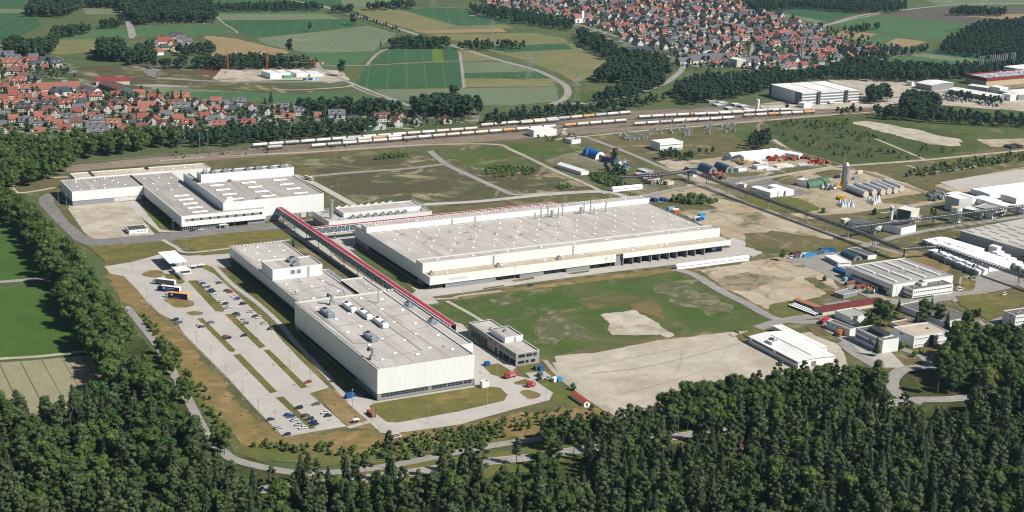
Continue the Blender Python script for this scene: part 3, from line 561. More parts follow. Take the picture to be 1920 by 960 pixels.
C_BLUE = flat('blue_paint', (0.02, 0.1, 0.28), 0.5)
C_NAVY = flat('navy_tarpaulin', (0.012, 0.02, 0.11), 0.5)
C_ORANGE = flat('orange_paint', (0.5, 0.14, 0.035), 0.5)
C_YELLOW = flat('yellow_paint', (0.66, 0.36, 0.03), 0.5)
C_REDP = flat('red_paint', (0.42, 0.03, 0.02), 0.4)
C_BRICK = flat('brown_brick', (0.2, 0.12, 0.085), 0.9, sc=2.5, var=0.3)
C_CREAM = flat('cream_render', (0.6, 0.55, 0.44), 0.9)

def walls(mb, x0, y0, x1, y1, z0, z1, mat, t=0.4, skip=''):
    if 's' not in skip: mb.box(x0, y0, z0, x1, y0+t, z1, mat)
    if 'n' not in skip: mb.box(x0, y1-t, z0, x1, y1, z1, mat)
    if 'w' not in skip: mb.box(x0, y0+t, z0, x0+t, y1-t, z1, mat)
    if 'e' not in skip: mb.box(x1-t, y0+t, z0, x1, y1-t, z1, mat)
def block(root, x0, y0, x1, y1, z0, z1, wm, rm, drop=0.6, cap=C_CAP, bn=None, base=None, bz=4.0, skip=''):
    """one flat-roofed block: clad wall, plinth, parapet cap, roof deck lying below the cap"""
    w = MB(); walls(w, x0, y0, x1, y1, max(z0, bz) if base else z0, z1, wm, skip=skip); wo = w.build('wall', None, root)
    if base:
        b = MB(); walls(b, x0+0.25, y0+0.25, x1-0.25, y1-0.25, z0, bz, base, skip=skip); b.build('plinth', None, root)
    c = MB(); walls(c, x0-0.06, y0-0.06, x1+0.06, y1+0.06, z1, z1+0.1, cap, 0.52, skip=skip); c.build('parapet_cap', None, wo)
    r = MB(); r.box(x0+0.402, y0+0.402, z1-drop-0.3, x1-0.402, y1-0.402, z1-drop, rm)
    ro = r.build('roof', None, root)
    return wo, ro
_dome = None
def dome(root, x, y, z, sx=2.4, sy=1.7, rz=0.0):
    """small roof light: upstand with a tilted white lid"""
    global _dome
    if _dome is None:
        m_ = MB(); m_.box(-0.5, -0.5, 0, 0.5, 0.5, 0.35, C_GREYM)
        m_.add([(-0.52,-0.52,0.35),(0.52,-0.52,0.35),(0.52,0.52,0.35),(-0.52,0.52,0.35),(-0.4,-0.4,0.62),(0.4,-0.4,0.62),(0.4,0.4,0.62),(-0.4,0.4,0.62)],
               [(0,3,2,1),(4,5,6,7),(0,1,5,4),(1,2,6,5),(2,3,7,6),(3,0,4,7)], C_DOME)
        _dome = m_.mesh('skylight')
    o = bpy.data.objects.new('skylight', _dome); COL.objects.link(o); o.parent = root
    o.location = (x, y, z); o.scale = (sx*0.82, sy*0.82, 0.85); return o
def striplight(root, x0, y0, x1, y1, z, h=1.1):
    """long glazed rib on the roof with closed gable ends"""
    m_ = MB(); m_.box(x0, y0, z, x1, y1, z+0.35, C_GREYM)
    lx = x1-x0 > y1-y0
    if lx: m_.arch(x0, y0+0.1, x1, y1-0.1, h-0.35, z+0.35, 'x', 6, C_DOME)
    else: m_.arch(x0+0.1, y0, x1-0.1, y1, h-0.35, z+0.35, 'y', 6, C_DOME)
    return m_.build('skylight', None, root)
def fan(root, x, y, z, h=1.8, r=0.35):
    m_ = MB(); m_.cyl((x, y, z), (x, y, z+h), r, n=8, mat=C_STEEL); m_.cyl((x, y, z+h), (x, y, z+h+0.4), r*1.9, r*1.1, n=8, mat=C_GREYM)
    m_.bar((x+r, y, z+0.4), (x+2.4, y+0.3, z+0.3), 0.5, 0.5, C_GREYM)
    return m_.build('exhaust_stack', None, root)
def ahu(root, x0, y0, x1, y1, z, h, mat=C_STEEL):
    """roof-mounted air handler: casing, frame, duct bends"""
    m_ = MB(); L = x1-x0; D = y1-y0
    m_.box(x0, y0, z+0.3, x1, y1, z+h, mat); m_.box(x0+0.2, y0+0.2, z, x1-0.2, y1-0.2, z+0.298, C_GREYM)
    n = max(2, int(max(L, D)/2.5))
    for i in range(n):
        t = (i+0.5)/n
        if D > L: m_.box(x0-0.06, y0+D*t-0.05, z+0.35, x1+0.06, y0+D*t+0.05, z+h+0.05, C_WHITE)
        else: m_.box(x0+L*t-0.05, y0-0.06, z+0.35, x0+L*t+0.05, y1+0.06, z+h+0.05, C_WHITE)
    m_.box(x0+L*0.2, y0+D*0.15, z+h, x1-L*0.2, y0+D*0.3, z+h+0.9, C_GREYM)
    m_.cyl((x0+L/2, y1-D*0.2, z+h), (x0+L/2, y1-D*0.2, z+h+0.8), min(L, D)*0.3, n=10, mat=C_DSTEEL)
    return m_.build('air_handler', None, root)
def ladder(root, x, y, z0, z1, side='s'):
    m_ = MB()
    for dx in (-0.35, 0.35): m_.box(x+dx-0.05, y-0.5, z0, x+dx+0.05, y-0.4, z1, C_DSTEEL)
    k = z0
    while k < z1: m_.box(x-0.35, y-0.48, k, x+0.35, y-0.42, k+0.06, C_DSTEEL); k += 0.6
    for k2 in (0.3, 0.6, 0.9): m_.box(x-0.4, y-0.9, z0+(z1-z0)*k2, x+0.4, y-0.5, z0+(z1-z0)*k2+0.08, C_DSTEEL)
    return m_.build('ladder', None, root)
def winstrip(root, x0, x1, y, z0, z1, n, fr=C_GREYM, face='s', gl=C_GLASS, rows=1, name='window', depth=0.08, wid=0.12):
    """ribbon of panes with mullions, standing proud of the wall; face says which way it looks"""
    m_ = MB()
    def bx(a0, a1, c0, c1, d, mat):
        if face == 's': m_.box(a0, y-d, c0, a1, y+0.02, c1, mat)
        elif face == 'n': m_.box(a0, y-0.02, c0, a1, y+d, c1, mat)
        elif face == 'w': m_.box(y-d, a0, c0, y+0.02, a1, c1, mat)
        else: m_.box(y-0.02, a0, c0, y+d, a1, c1, mat)
    bx(x0, x1, z0, z1, depth*0.5, gl)
    for i in range(n+1):
        a = x0+(x1-x0)*i/n; bx(a-wid/2, a+wid/2, z0-0.05, z1+0.05, depth, fr)
    for r in range(rows+1):
        c = z0+(z1-z0)*r/rows; bx(x0-wid/2, x1+wid/2, c-wid/2, c+wid/2, depth+0.02, fr)
    return m_.build(name, None, root)
def parapet_feet(root, x0, y0, x1, y1, z, step=2.6, sides='s'):
    """row of little roof-edge brackets"""
    m_ = MB()
    if 's' in sides:
        k = x0
        while k < x1: m_.box(k, y0, z, k+0.9, y0+0.7, z+0.35, C_DSTEEL); k += step
    if 'w' in sides:
        k = y0
        while k < y1: m_.box(x0, k, z, x0+0.7, k+0.9, z+0.35, C_DSTEEL); k += step
    if 'n' in sides:
        k = x0
        while k < x1: m_.box(k, y1-0.7, z, k+0.9, y1, z+0.35, C_DSTEEL); k += step
    if 'e' in sides:
        k = y0
        while k < y1: m_.box(x1-0.7, k, z, x1, k+0.9, z+0.35, C_DSTEEL); k += step
    o = m_.build('roof_bracket', None, root); o['kind'] = 'stuff'; return o
def duct(root, pts, z, w=0.5, h=0.18, mat=None):
    m_ = MB()
    for a, b in zip(pts, pts[1:]): m_.bar((a[0], a[1], z+h/2), (b[0], b[1], z+h/2), w, h, mat or C_GREYM)
    return m_.build('roof_duct', None, root)

# ---- hall A, the long one in front of the car park.  local origin = its front left corner (311,698)
A = thing('factory_hall', 'tall pale factory hall beside the car park, roof crossed by grey ducts', 'factory hall', (311, 698, 0))
block(A, 0, 0, 60.5, 128, 0, 18.8, W_LIGHT, R_PALE, base=W_GREY, bz=4.0)
block(A, 60.51, 18.5, 69, 131, 0, 18.3, W_LIGHT, R_PALE, base=W_GREY, skip='w')
block(A, 10, 128.01, 50.5, 285.5, 0, 11.8, W_LIGHT, R_PALE, base=W_DARK, bz=5, skip='s')
block(A, 50.51, 131.01, 67, 175, 0, 14.0, W_LIGHT, R_PALE, base=W_GREY, skip='w')
block(A, 10.5, 197, 46, 219, 11.3, 19.2, W_WHITE, R_PALE)
block(A, 50.51, 176, 58, 215, 0, 9.0, W_GREY, R_GREY, skip='w')
for a, b, n in ((2.6, 31.5, 12), (33.6, 43.2, 4), (43.8, 53.4, 4)):
    winstrip(A, a, b if b > 50 or a > 30 else b, 0.25, 1.6, 3.7, n, C_GREYM, rows=2, gl=C_GLASS)
winstrip(A, 54.0, 59.0, 0.25, 1.6, 3.7, 2, C_GREYM, rows=2)
winstrip(A, 132, 280, 10.25, 1.0, 3.6, 40, C_DSTEEL, 'w'); winstrip(A, 30, 120, 0.25, 1.2, 3.4, 24, C_DSTEEL, 'w')
parapet_feet(A, 0.9, 0.9, 60, 127.4, 18.3, 2.3, 'sw'); parapet_feet(A, 10.9, 128.8, 50, 285, 11.3, 2.6, 'wn'); parapet_feet(A, 61, 19, 68.6, 130.5, 17.8, 2.6, 'en')
for i in range(5):
    for j in range(5):
        x, y = 9+j*11+(3 if i % 2 else 0), 14+i*25+(7 if j % 2 else 0)
        dome(A, min(x, 58), min(y, 122), 18.2)
for x, y in ((15, 140), (22, 152), (33, 145), (42, 160), (17, 170), (30, 176), (41, 184), (16, 186), (20, 232), (30, 236), (40, 232), (18, 246), (31, 250), (43, 246), (22, 262), (32, 264), (42, 262), (17, 274), (28, 277), (44, 275), (36, 226), (15, 224)): dome(A, x, y, 11.2, 2.6, 1.9)
for x, y in ((56, 140), (60, 150), (63, 162), (57, 168)): dome(A, x, y, 13.4, 1.4, 1.2)
ahu(A, 8, 92, 12.5, 106, 18.2, 2.6, flat('grey_blue_casing', (0.3, 0.36, 0.42), 0.4, 0.5)); ahu(A, 25, 96, 28.5, 112, 18.2, 2.8, C_WHITE); ahu(A, 28.5, 80, 32, 95, 18.2, 2.8, C_WHITE); ahu(A, 31, 62, 34.5, 78, 18.2, 2.8, C_WHITE)
ahu(A, 15, 42, 19, 55, 18.2, 2.8, MATS['grey_blue_casing']); ahu(A, 61.5, 92, 65, 99, 17.7, 2.2, MATS['grey_blue_casing']); ahu(A, 61, 58, 65, 64, 17.7, 2.2, MATS['grey_blue_casing']); ahu(A, 27, 209, 34, 215, 18.6, 2.2, MATS['grey_blue_casing']); ahu(A, 26, 200, 31, 204, 18.6, 1.8, MATS['grey_blue_casing'])
def stack_duct(root, x, y, z):
    m_ = MB(); m_.box(x-1.6, y-1.3, z, x+1.6, y+1.3, z+2.4, C_STEEL); m_.cyl((x, y, z+2.4), (x, y, z+6.2), 1.05, n=12, mat=C_STEEL)
    m_.cyl((x, y, z+6.2), (x-1.7, y+1.2, z+7.2), 1.05, 0.9, n=12, mat=C_GREYM); m_.cyl((x-1.7, y+1.2, z+7.2), (x-2.2, y+1.4, z+5), 0.9, n=10, mat=C_DSTEEL)
    return m_.build('exhaust_stack', None, root)
stack_duct(A, 4.5, 17, 18.2); stack_duct(A, 20, 116, 18.2)
for x, y in ((14, 163), (26, 188), (35, 163), (24, 145), (40, 150)): fan(A, x, y, 11.2, 2.6)
m_ = MB(); m_.cyl((48, 108, 18.2), (48, 108, 27), 0.45, n=10, mat=C_STEEL); m_.build('exhaust_stack', None, A)
for pts in ([(5, 108), (5, 45), (12, 42)], [(36, 124), (36, 22), (36, 18)], [(5, 14), (36, 20)], [(5, 76), (58, 82)], [(16, 45), (60, 56)], [(36, 96), (56, 98)], [(36, 106), (54, 110)], [(5, 108), (20, 110)], [(60, 56), (60, 75)]): duct(A, pts, 18.2, 0.55)
for pts in ([(12, 168), (46, 175)], [(14, 150), (47, 156)], [(40, 193), (46, 160), (38, 132)], [(46, 120), (46, 132)]): duct(A, pts, 11.25, 0.5)
duct(A, [(46, 2), (44, 60), (45, 126)], 18.2, 0.9, 0.05, flat('roof_stain', (0.36, 0.25, 0.16))); duct(A, [(24, 2), (22, 60)], 18.2, 0.6, 0.04, MATS['roof_stain'])
winstrip(A, 23, 26.5, 197, 14.5, 17.5, 1, C_WHITE, gl=C_LOUV); winstrip(A, 27.5, 30.5, 197, 14.5, 17.5, 1, C_WHITE, gl=C_LOUV)
ladder(A, 36, 197, 11.3, 19); ladder(A, 50, 19.6, 18.2, 19.5)
m_ = MB(); walls(m_, 52, 178, 57, 213, 9.0, 10.0, C_WHITE, 0.3); [m_.box(52.3, 180+i*3, 8.42, 56.7, 180.9+i*3, 10.3, C_STEEL) for i in range(11)]; m_.build('cooler_deck', None, A)
winstrip(A, 62.2, 64, 18.5, 14.2, 16.2, 1, C_WHITE, gl=C_GREYM)

# ---- hall B, the wide one.  local origin = canopy front left corner (426.5, 869.5)
B = thing('factory_hall', 'widest factory hall, roof dotted with small skylights, truck bays in front', 'factory hall', (425, 867.8, 0))
block(B, 0, 12, 255, 132, 0, 12.9, W_LIGHT, R_PALE, base=W_GREY, bz=4.0, cap=C_CAPD)
block(B, 0.02, 12.02, 254.8, 22.5, 12.5, 16.3, W_LIGHT, R_PALE, drop=0.5)
w = MB(); w.box(0.1, 11.75, 9.5, 254.7, 11.98, 16.0, W_LIGHT); w.build('wall', None, B)
block(B, 0.3, 110, 254.9, 120, 12.5, 17.0, W_WHITE, R_PALE, drop=0.5)
# front lean-to: fascia over recessed gates and grey bays
w = MB(); w.box(0.02, 0, 3.8, 152, 0.5, 9.8, W_LIGHT); w.box(152.02, 1.4, 0, 157.9, 1.8, 9.6, W_GREY); w.box(158, -0.4, 5.9, 256.5, 0.1, 9.8, W_LIGHT); w.box(0.02, 0.5, 3.8, 0.5, 11.9, 9.8, W_LIGHT); w.box(256, 0.1, 5.9, 256.5, 12, 9.8, W_LIGHT)
w.build('fascia', None, B)
w = MB(); w.box(0.5, 0.5, 9.0, 256, 11.7, 9.4, R_TAN); w.build('roof', None, B)
for a, b in ((30.5, 52), (71.5, 91), (110, 130), (20.5, 16.0)):
    if b > a:
        w = MB(); w.box(a, 0.6, 0, b, 1.0, 3.798, W_GREY); w.box(a, 1.0, 0, a+0.4, 11.5, 3.798, W_GREY); w.box(b-0.4, 1.0, 0, b, 11.5, 3.798, W_GREY); w.build('bay_wall', None, B)
w = MB(); w.box(12.5, 0.6, 0, 30.4, 1.0, 3.798, W_GREY); w.box(130.3, 8, 0, 151.8, 8.4, 3.78, W_DARK); w.build('bay_wall', None, B)
for a, b in ((0.8, 12.4), (52, 71.4), (91.1, 110), (130.1, 140)):
    w = MB(); w.box(a+0.3, 3.2, 0, b-0.3, 3.5, 3.78, C_DSTEEL); w.box(a+0.3, 2.9, 1.4, b-0.3, 3.1, 1.9, C_GLASS)
    w.box((a+b)/2-0.5, 2.4, 0, (a+b)/2+0.5, 3.1, 3.3, C_DSTEEL); w.build('gate', None, B)
x = 153.5
i = 0
while x < 232:
    w = MB(); w.box(x+5, 0.2, 0, x+5.6, 11.0, 5.88, W_GREY); w.build('bay_fin', W_GREY, B)
    x += (8.6, 7.2, 9.4, 7.4)[i % 4]; i += 1
w = MB(); w.box(158.2, 11.2, 0, 254, 11.6, 9.0, W_DARK); w.build('bay_wall', None, B)
for k in range(10): 
    w = MB(); w.box(160.2+k*8.4, 10.8, 1.0, 165.0+k*8.4, 11.18, 4.6, C_GREYM); w.build('gate', None, B)
w = MB(); [w.box(244+k*5.2, 6, 0, 248.4+k*5.2, 12, 3.2, MATS['grey_blue_casing'] if k != 1 else C_BLUE) for k in range(2)]; w.build('bay_unit', None, B)
winstrip(B, 15, 29.5, 0, 5.6, 7.6, 6, C_WHITE, gl=flat('pale_glass', (0.55, 0.6, 0.6), 0.2))
for k in range(30): 
    for r in range(2): pass
n = 0
for j in range(6):
    for i in range(14):
        x = 12+i*17.6+(8.5 if j % 2 else 0); y = 32+j*13.3
        if x < 250 and n < 82: dome(B, x+random.uniform(-1, 1), y, 12.3, 2.1, 1.4); n += 1
for i in range(9): dome(B, 14+i*28, 17.5, 15.8, 2.2, 1.4)
for i in range(9): dome(B, 10+i*28+(6 if i % 2 else 0), 115, 16.5, 2.0, 1.3)
for x, y in ((16, 6), (60, 8), (95, 7), (128, 9), (170, 5), (178, 9), (196, 6), (203, 9), (232, 7)): dome(B, x, y, 9.4, 2.1, 1.5)
parapet_feet(B, 1, 22.6, 253, 23, 12.3, 2.4, 's'); parapet_feet(B, 1, 119.0, 253, 119.6, 16.5, 2.8, 's')
for x, y in ((30, 70), (38, 78), (52, 60), (66, 66), (72, 84), (90, 72), (96, 60), (108, 64), (112, 82), (128, 70), (140, 78), (146, 74), (60, 90), (24, 96), (84, 96)): fan(B, x, y, 12.3, random.uniform(1.2, 2.6), 0.4)
for k, (x, y) in enumerate(((140, 100), (146, 101), (151, 99), (156, 101), (160, 98), (165, 100), (183, 101), (187, 103), (192, 101), (193, 97), (206, 100))):
    m_ = MB(); h = 5.5+2.5*(k % 3); m_.cyl((x, y, 12.3), (x, y, 12.3+h), 0.55 if k not in (3, 6) else 1.3, n=10, mat=C_STEEL); m_.build('exhaust_stack', None, B)
for x in (56, 122): ladder(B, x, 11.8, 9.4, 16.3)
for x in (72, 92): ladder(B, x, 110, 12.4, 17)
for a in (10, 100, 178, 238):
    w = MB(); w.box(a, 11.62, 12.6, a+13, 11.7, 13.3, C_WHITE); w.build('light_band', None, B); w = MB(); w.box(a, 109.9, 14.4, a+12, 109.98, 14.9, C_WHITE); w.build('light_band', None, B)
for pts in ([(40, 100), (38, 70), (40, 30)], [(92, 110), (90, 60), (92, 32)], [(160, 60), (158, 30)], [(130, 108), (128, 34)], [(200, 106), (204, 30)]): duct(B, pts, 12.3, 0.5, 0.05, MATS['roof_stain'])
ahu(B, 55, 4, 58, 7, 9.4, 1.6); ahu(B, 105, 4, 108, 7, 9.4, 1.6); ahu(B, 3, 5, 6, 8, 9.4, 1.4)
winstrip(B, 20, 105, 0.25, 1.0, 3.6, 22, C_DSTEEL, 'w')
w = MB(); w.box(0.1, 107, 0, 0.9, 112, 3.9, C_GREYM); w.build('gate', None, B)

# ---- hall C, top left.  local origin = (254, 1074)
C = thing('factory_hall', 'L-shaped factory hall at the upper left with a high block and long white strip skylights', 'factory hall', (254, 1074, 0))
block(C, 0, 105.5, 58.5, 147, 0, 12.1, W_WHITE, R_GREY, base=W_GREY, bz=4.3, skip='e')
block(C, 12, 147.01, 128.5, 166, 0, 13.0, W_LIGHT, R_TAN)
block(C, 58.51, 0.5, 94, 146.99, 0, 12.1, W_LIGHT, R_GREY, base=W_DARK, bz=4.0, skip='e')
block(C, 94.01, 6, 178, 75, 0, 18.5, W_WHITE, R_GREY, skip='', base=W_GREY, bz=4.4)
block(C, 94.01, 75.01, 99, 112, 0, 18.5, W_WHITE, R_GREY, skip='s')
block(C, 98, 75.02, 178.5, 87, 0, 25.2, W_WHITE, R_GREY)
w = MB(); w.box(58.6, -0.6, 4.0, 126.5, 0.48, 12.2, W_WHITE); w.box(58.7, 0.5, 11.7, 126.4, 6, 11.98, R_GREY); w.box(126.1, 0.48, 4.0, 126.5, 6, 12.2, W_WHITE); w.build('fascia', None, C)
for i in range(9): 
    w = MB(); w.box(61.5+i*6.9, -0.72, 8.0, 66.3+i*6.9, -0.58, 9.9, C_GREYM); w.box(66.3+i*6.9, -0.70, 8.0, 68.2+i*6.9, -0.6, 9.9, C_GLASS); w.build('window', None, C)
winstrip(C, 60, 68, 0.25, 0.6, 3.6, 5, C_WHITE); winstrip(C, 76, 96, 0.75, 0.5, 3.4, 7, C_WHITE, gl=C_LOUV)
w = MB(); w.box(59, 0.7, 0, 97, 1.1, 3.98, W_DARK); w.box(112, 0.9, 0, 126, 1.3, 3.98, W_GREY); w.build('wall', None, C)
w = MB(); w.box(97.5, 4.5, 0, 112, 4.9, 3.9, C_DSTEEL); w.build('gate', None, C)
w = MB(); w.box(88, -3.5, 3.0, 94, -0.62, 3.3, C_WHITE); w.box(88, -3.4, 0, 88.3, -3.1, 3, C_WHITE); w.box(93.7, -3.4, 0, 94, -3.1, 3, C_WHITE); w.build('porch', None, C)
winstrip(C, 34, 56, 105.75, 1.0, 3.8, 6, C_WHITE, gl=flat('pale_shutter', (0.6, 0.58, 0.5)))
winstrip(C, 10, 140, 58.75, 0.8, 3.2, 30, C_DSTEEL, 'w')
for i in range(5): striplight(C, 70+0.4*i, 8+i*13.5, 82+0.4*i, 10+i*13.5, 11.5, 1.2)
for r in range(3):
    for i in range(4): striplight(C, 101+r*27, 13+i*16, 113+r*27, 15+i*16, 17.9, 1.2)
for x, y in ((9, 112), (18, 112), (28, 111), (8, 122), (20, 123), (30, 122), (42, 124), (10, 136), (26, 138), (40, 134), (46, 116), (12, 144), (36, 144)): dome(C, x, y, 11.5, 2.2, 1.5)
for x, y in ((66, 132), (78, 130), (88, 128), (68, 112), (80, 108), (90, 115), (66, 92), (76, 86), (86, 96)): dome(C, x, y, 11.5, 2.4, 1.7)
for i in range(9): dome(C, 38+i*10, 156, 12.4, 2.0, 1.4)
w = MB(); w.box(28, 147.4, 13, 28.8, 165.6, 13.9, C_DSTEEL); w.box(76, 160, 12.5, 78, 165.5, 13.8, C_DSTEEL); w.build('roof_rib', None, C)
for i, x in enumerate((101, 108, 118, 126, 138, 146, 150, 158, 168)): ahu(C, x, 78.5, x+2.6+(i % 3), 83, 24.6, 1.3+0.5*(i % 3), MATS['grey_blue_casing'])
for x in (102, 104): 
    m_ = MB(); m_.cyl((x, 80, 24.6), (x, 80, 29), 0.5, n=10, mat=C_GREYM); m_.build('exhaust_stack', None, C)
w = MB(); w.add([(94.5, 6.3, 18.6), (102, 6.3, 18.6), (102, 6.3, 22), (98, 6.3, 22), (94.5, 9, 18.6), (102, 9, 18.6), (102, 9, 22), (98, 9, 22)], [(0,1,2,3),(7,6,5,4),(0,3,7,4),(3,2,6,7),(2,1,5,6)], W_WHITE); w.build('roof_hatch', None, C)
duct(C, [(137, 70), (140, 8)], 17.9, 1.2, 0.3, C_CREAM); duct(C, [(58.3, 106), (58.3, 146)], 12.2, 0.9, 0.3, C_DSTEEL); parapet_feet(C, 1, 106, 57, 146.6, 11.6, 2.6, 'n')
fan(C, 124, 10, 17.9, 2, 0.6); fan(C, 110, 8, 17.9, 1.6, 0.6); fan(C, 122, 73, 17.9, 1.5, 1.0)
w = MB(); [w.box(146+i*6, 5.6, 0.4, 150.5+i*6, 5.98, 4.2, C_GREYM if i % 2 else C_CREAM) for i in range(6)]; w.build('gate', None, C)

# ---- energy house between C and B
E_ = thing('energy_building', 'low energy building with rows of roof coolers and one tall steel chimney', 'building', (415, 1027, 0))
block(E_, 0, 0, 88.5, 34, 0, 10, W_LIGHT, R_PALE, base=W_GREY, bz=5.5)
block(E_, 16, 9, 83, 27, 9.4, 13, W_WHITE, R_PALE)
for i in range(8):
    for yy in (3.2, 29.5):
        m_ = MB(); x = 20+i*6.4; m_.box(x, yy, 9.4, x+3.6, yy+2.6, 11.6, C_GREYM); m_.add([(x-0.6, yy-0.5, 11.7), (x+2.2, yy-0.5, 13.1), (x+2.2, yy+3, 13.1), (x-0.6, yy+3, 11.7)], [(0,1,2,3)], C_WHITE); m_.cyl((x+1.8, yy+1.3, 11.6), (x+1.8, yy+1.3, 12.2), 1.1, n=10, mat=C_DSTEEL); m_.build('cooler', None, E_)
m_ = MB(); m_.cyl((6, 10, 9.4), (6, 10, 23.5), 1.5, n=16, mat=C_STEEL); m_.cyl((6, 10, 23.5), (6, 10, 24.3), 2.0, n=16, mat=C_GREYM); m_.build('chimney', None, E_, smooth=False)
m_ = MB(); [m_.box(84+0.6, 3+i*3.4, 10, 85.2, 3.5+i*3.4, 13.4, C_STEEL) for i in range(9)]; m_.box(84.4, 3, 13.4, 85.4, 31, 13.8, C_STEEL); m_.build('screen', None, E_)
m_ = MB(); [m_.bar((8, 28+i, 10.6+0.5*i), (18, 27-i, 11+0.4*i), 0.5, 0.5, C_STEEL) for i in range(4)]; m_.build('pipe_run', None, E_)
for x, y in ((4, 24), (10, 4), (12, 20)): fan(E_, x, y, 9.4, 1.2, 0.3)

# ---- office block right of hall A
D = thing('office_building', 'grey stone-clad two-storey office with a penthouse beside the tall hall', 'office', (408.5, 715, 0))
block(D, 0, 0, 16, 62, 0, 8.0, W_STONE, R_PALE, drop=0.5)
block(D, 3.4, 20.5, 15.98, 39, 7.4, 11, W_WHITE, R_PALE, drop=0.4)
for z0, z1, s in ((5.2, 7.0, ((1.6, 6.0), (7, 11.0), (11.8, 14.0))), (1.3, 3.0, ((1.4, 5.8), (6.8, 8.6), (10.2, 13.2)))):
    for a, b in s: winstrip(D, a, b, 0, z0, z1, max(1, int((b-a)/1.6)), C_DSTEEL)
for a, b in ((2, 4), (5.5, 9.5), (10.5, 13.5), (15, 18.5), (19.4, 20.6)): winstrip(D, a, b, 0, 5.0, 6.8, 2, C_DSTEEL, 'w')
for a, b in ((1, 7), (8.5, 15.5), (17, 20.5), (24, 26)): winstrip(D, a, b, 0, 0.4, 3.4, 3, C_DSTEEL, 'w')
for a, b in ((25, 26.5), (29, 34)): winstrip(D, a, b, 0, 4.8, 6.9, 3, C_DSTEEL, 'w')
winstrip(D, 36, 58, 0, 0.4, 5.6, 11, W_STONE, 'w', wid=0.5)
parapet_feet(D, 0.6, 0.6, 15.6, 61.6, 7.55, 2, 'wen'); parapet_feet(D, 3.9, 21, 15.4, 38.6, 10.65, 1.6, 'wen')
ladder(D, 10.5, 20.5, 7.5, 11); ahu(D, 6, 44, 7.6, 46, 7.5, 0.7); ahu(D, 8, 30, 10, 32, 10.6, 0.7)

# ---- conveyor bridges with red roofs
def bridge(root, p, q, wd, h0, h1, bays, legs, plain=False):
    """covered lattice bridge from p to q: red roof, white frame, dark glazed sides"""
    p = Vector((p[0], p[1], 0)); q = Vector((q[0], q[1], 0)); a = (q-p).normalized(); nn = Vector((-a.y, a.x, 0))
    def L(t, s, z): return p.lerp(q, t)+nn*s+Vector((0, 0, z))
    rf = MB(); rf.bar(L(0, 0, h1+(0.35 if plain else 0)), L(1, 0, h1+(0.35 if plain else 0)), wd-0.5+(0.8 if plain else 0), 0.14, C_RED); rf.build('roof', None, root)
    fr = MB()
    for s in (-wd/2, wd/2):
        fr.bar(L(0, s, h1+0.02), L(1, s, h1+0.02), 0.25, 0.3, C_WHITE); fr.bar(L(0, s, h0), L(1, s, h0), 0.3, 0.35, C_WHITE)
        for i in range(bays+1): fr.bar(L(i/bays, s, h0), L(i/bays, s, h1), 0.22, 0.22, C_WHITE)
        for i in range(bays):
            z0, z1 = (h0, h1) if i % 2 else (h1, h0)
            fr.bar(L(i/bays, s, z0), L((i+1)/bays, s, z1), 0.16, 0.16, C_WHITE)
    fo = fr.build('frame', None, root)
    sd = MB()
    for s in (-wd/2+0.3, wd/2-0.3): sd.bar(L(0.002, s, (h0+h1)/2), L(0.998, s, (h0+h1)/2), 0.1, h1-h0-0.4, flat('blue_grey_glazing', (0.09, 0.12, 0.16), 0.25, spec=0.6))
    sd.bar(L(0, 0, h0-0.05), L(1, 0, h0-0.05), wd-0.7, 0.12, C_GREYM); sd.build('side_panel', None, root)
    for t in legs:
        lg = MB()
        for s in (-wd*0.35, wd*0.35): lg.bar(L(t, s, 0), L(t, s*0.8, h0-0.2), 0.32, 0.32, C_GREYM)
        c = L(t, 0, 0); lg.box(c.x-1.2, c.y-1.2, 0, c.x+1.2, c.y+1.2, 0.7, C_CONC); lg.bar(L(t, -wd*0.35, h0-0.4), L(t, wd*0.35, h0-0.4), 0.4, 0.5, C_GREYM); lg.build('support', None, root)
V1 = thing('conveyor_bridge', 'long covered bridge with a crimson roof and white lattice sides running from hall to hall', 'bridge', (394.2, 1056, 0))
bridge(V1, (0, 23.8), (0, -286.5), 4.2, 5.7, 10.6, 76, (0.04, 0.12, 0.2, 0.28, 0.36, 0.44, 0.52, 0.6, 0.68, 0.76, 0.84, 0.92))
V2 = thing('conveyor_bridge', 'covered red-roofed side bridge branching off and running along the wide hall', 'bridge', (396.3, 1012.4, 0))
bridge(V2, (0, 0), (29, 0), 3.8, 5.8, 10.65, 9, (0.62,)); bridge(V2, (29.2, 0), (215, 1.2), 3.8, 5.8, 10.65, 46, (0.2, 0.4, 0.6, 0.8, 0.98))
m_ = MB(); [m_.bar((2.2+i*1.5, -25, 13.6+0.5*(i == 1)), (2.6+i*1.5, -50, 13.6+0.5*(i == 1)), 0.25, 0.25, C_WHITE) for i in range(1)]
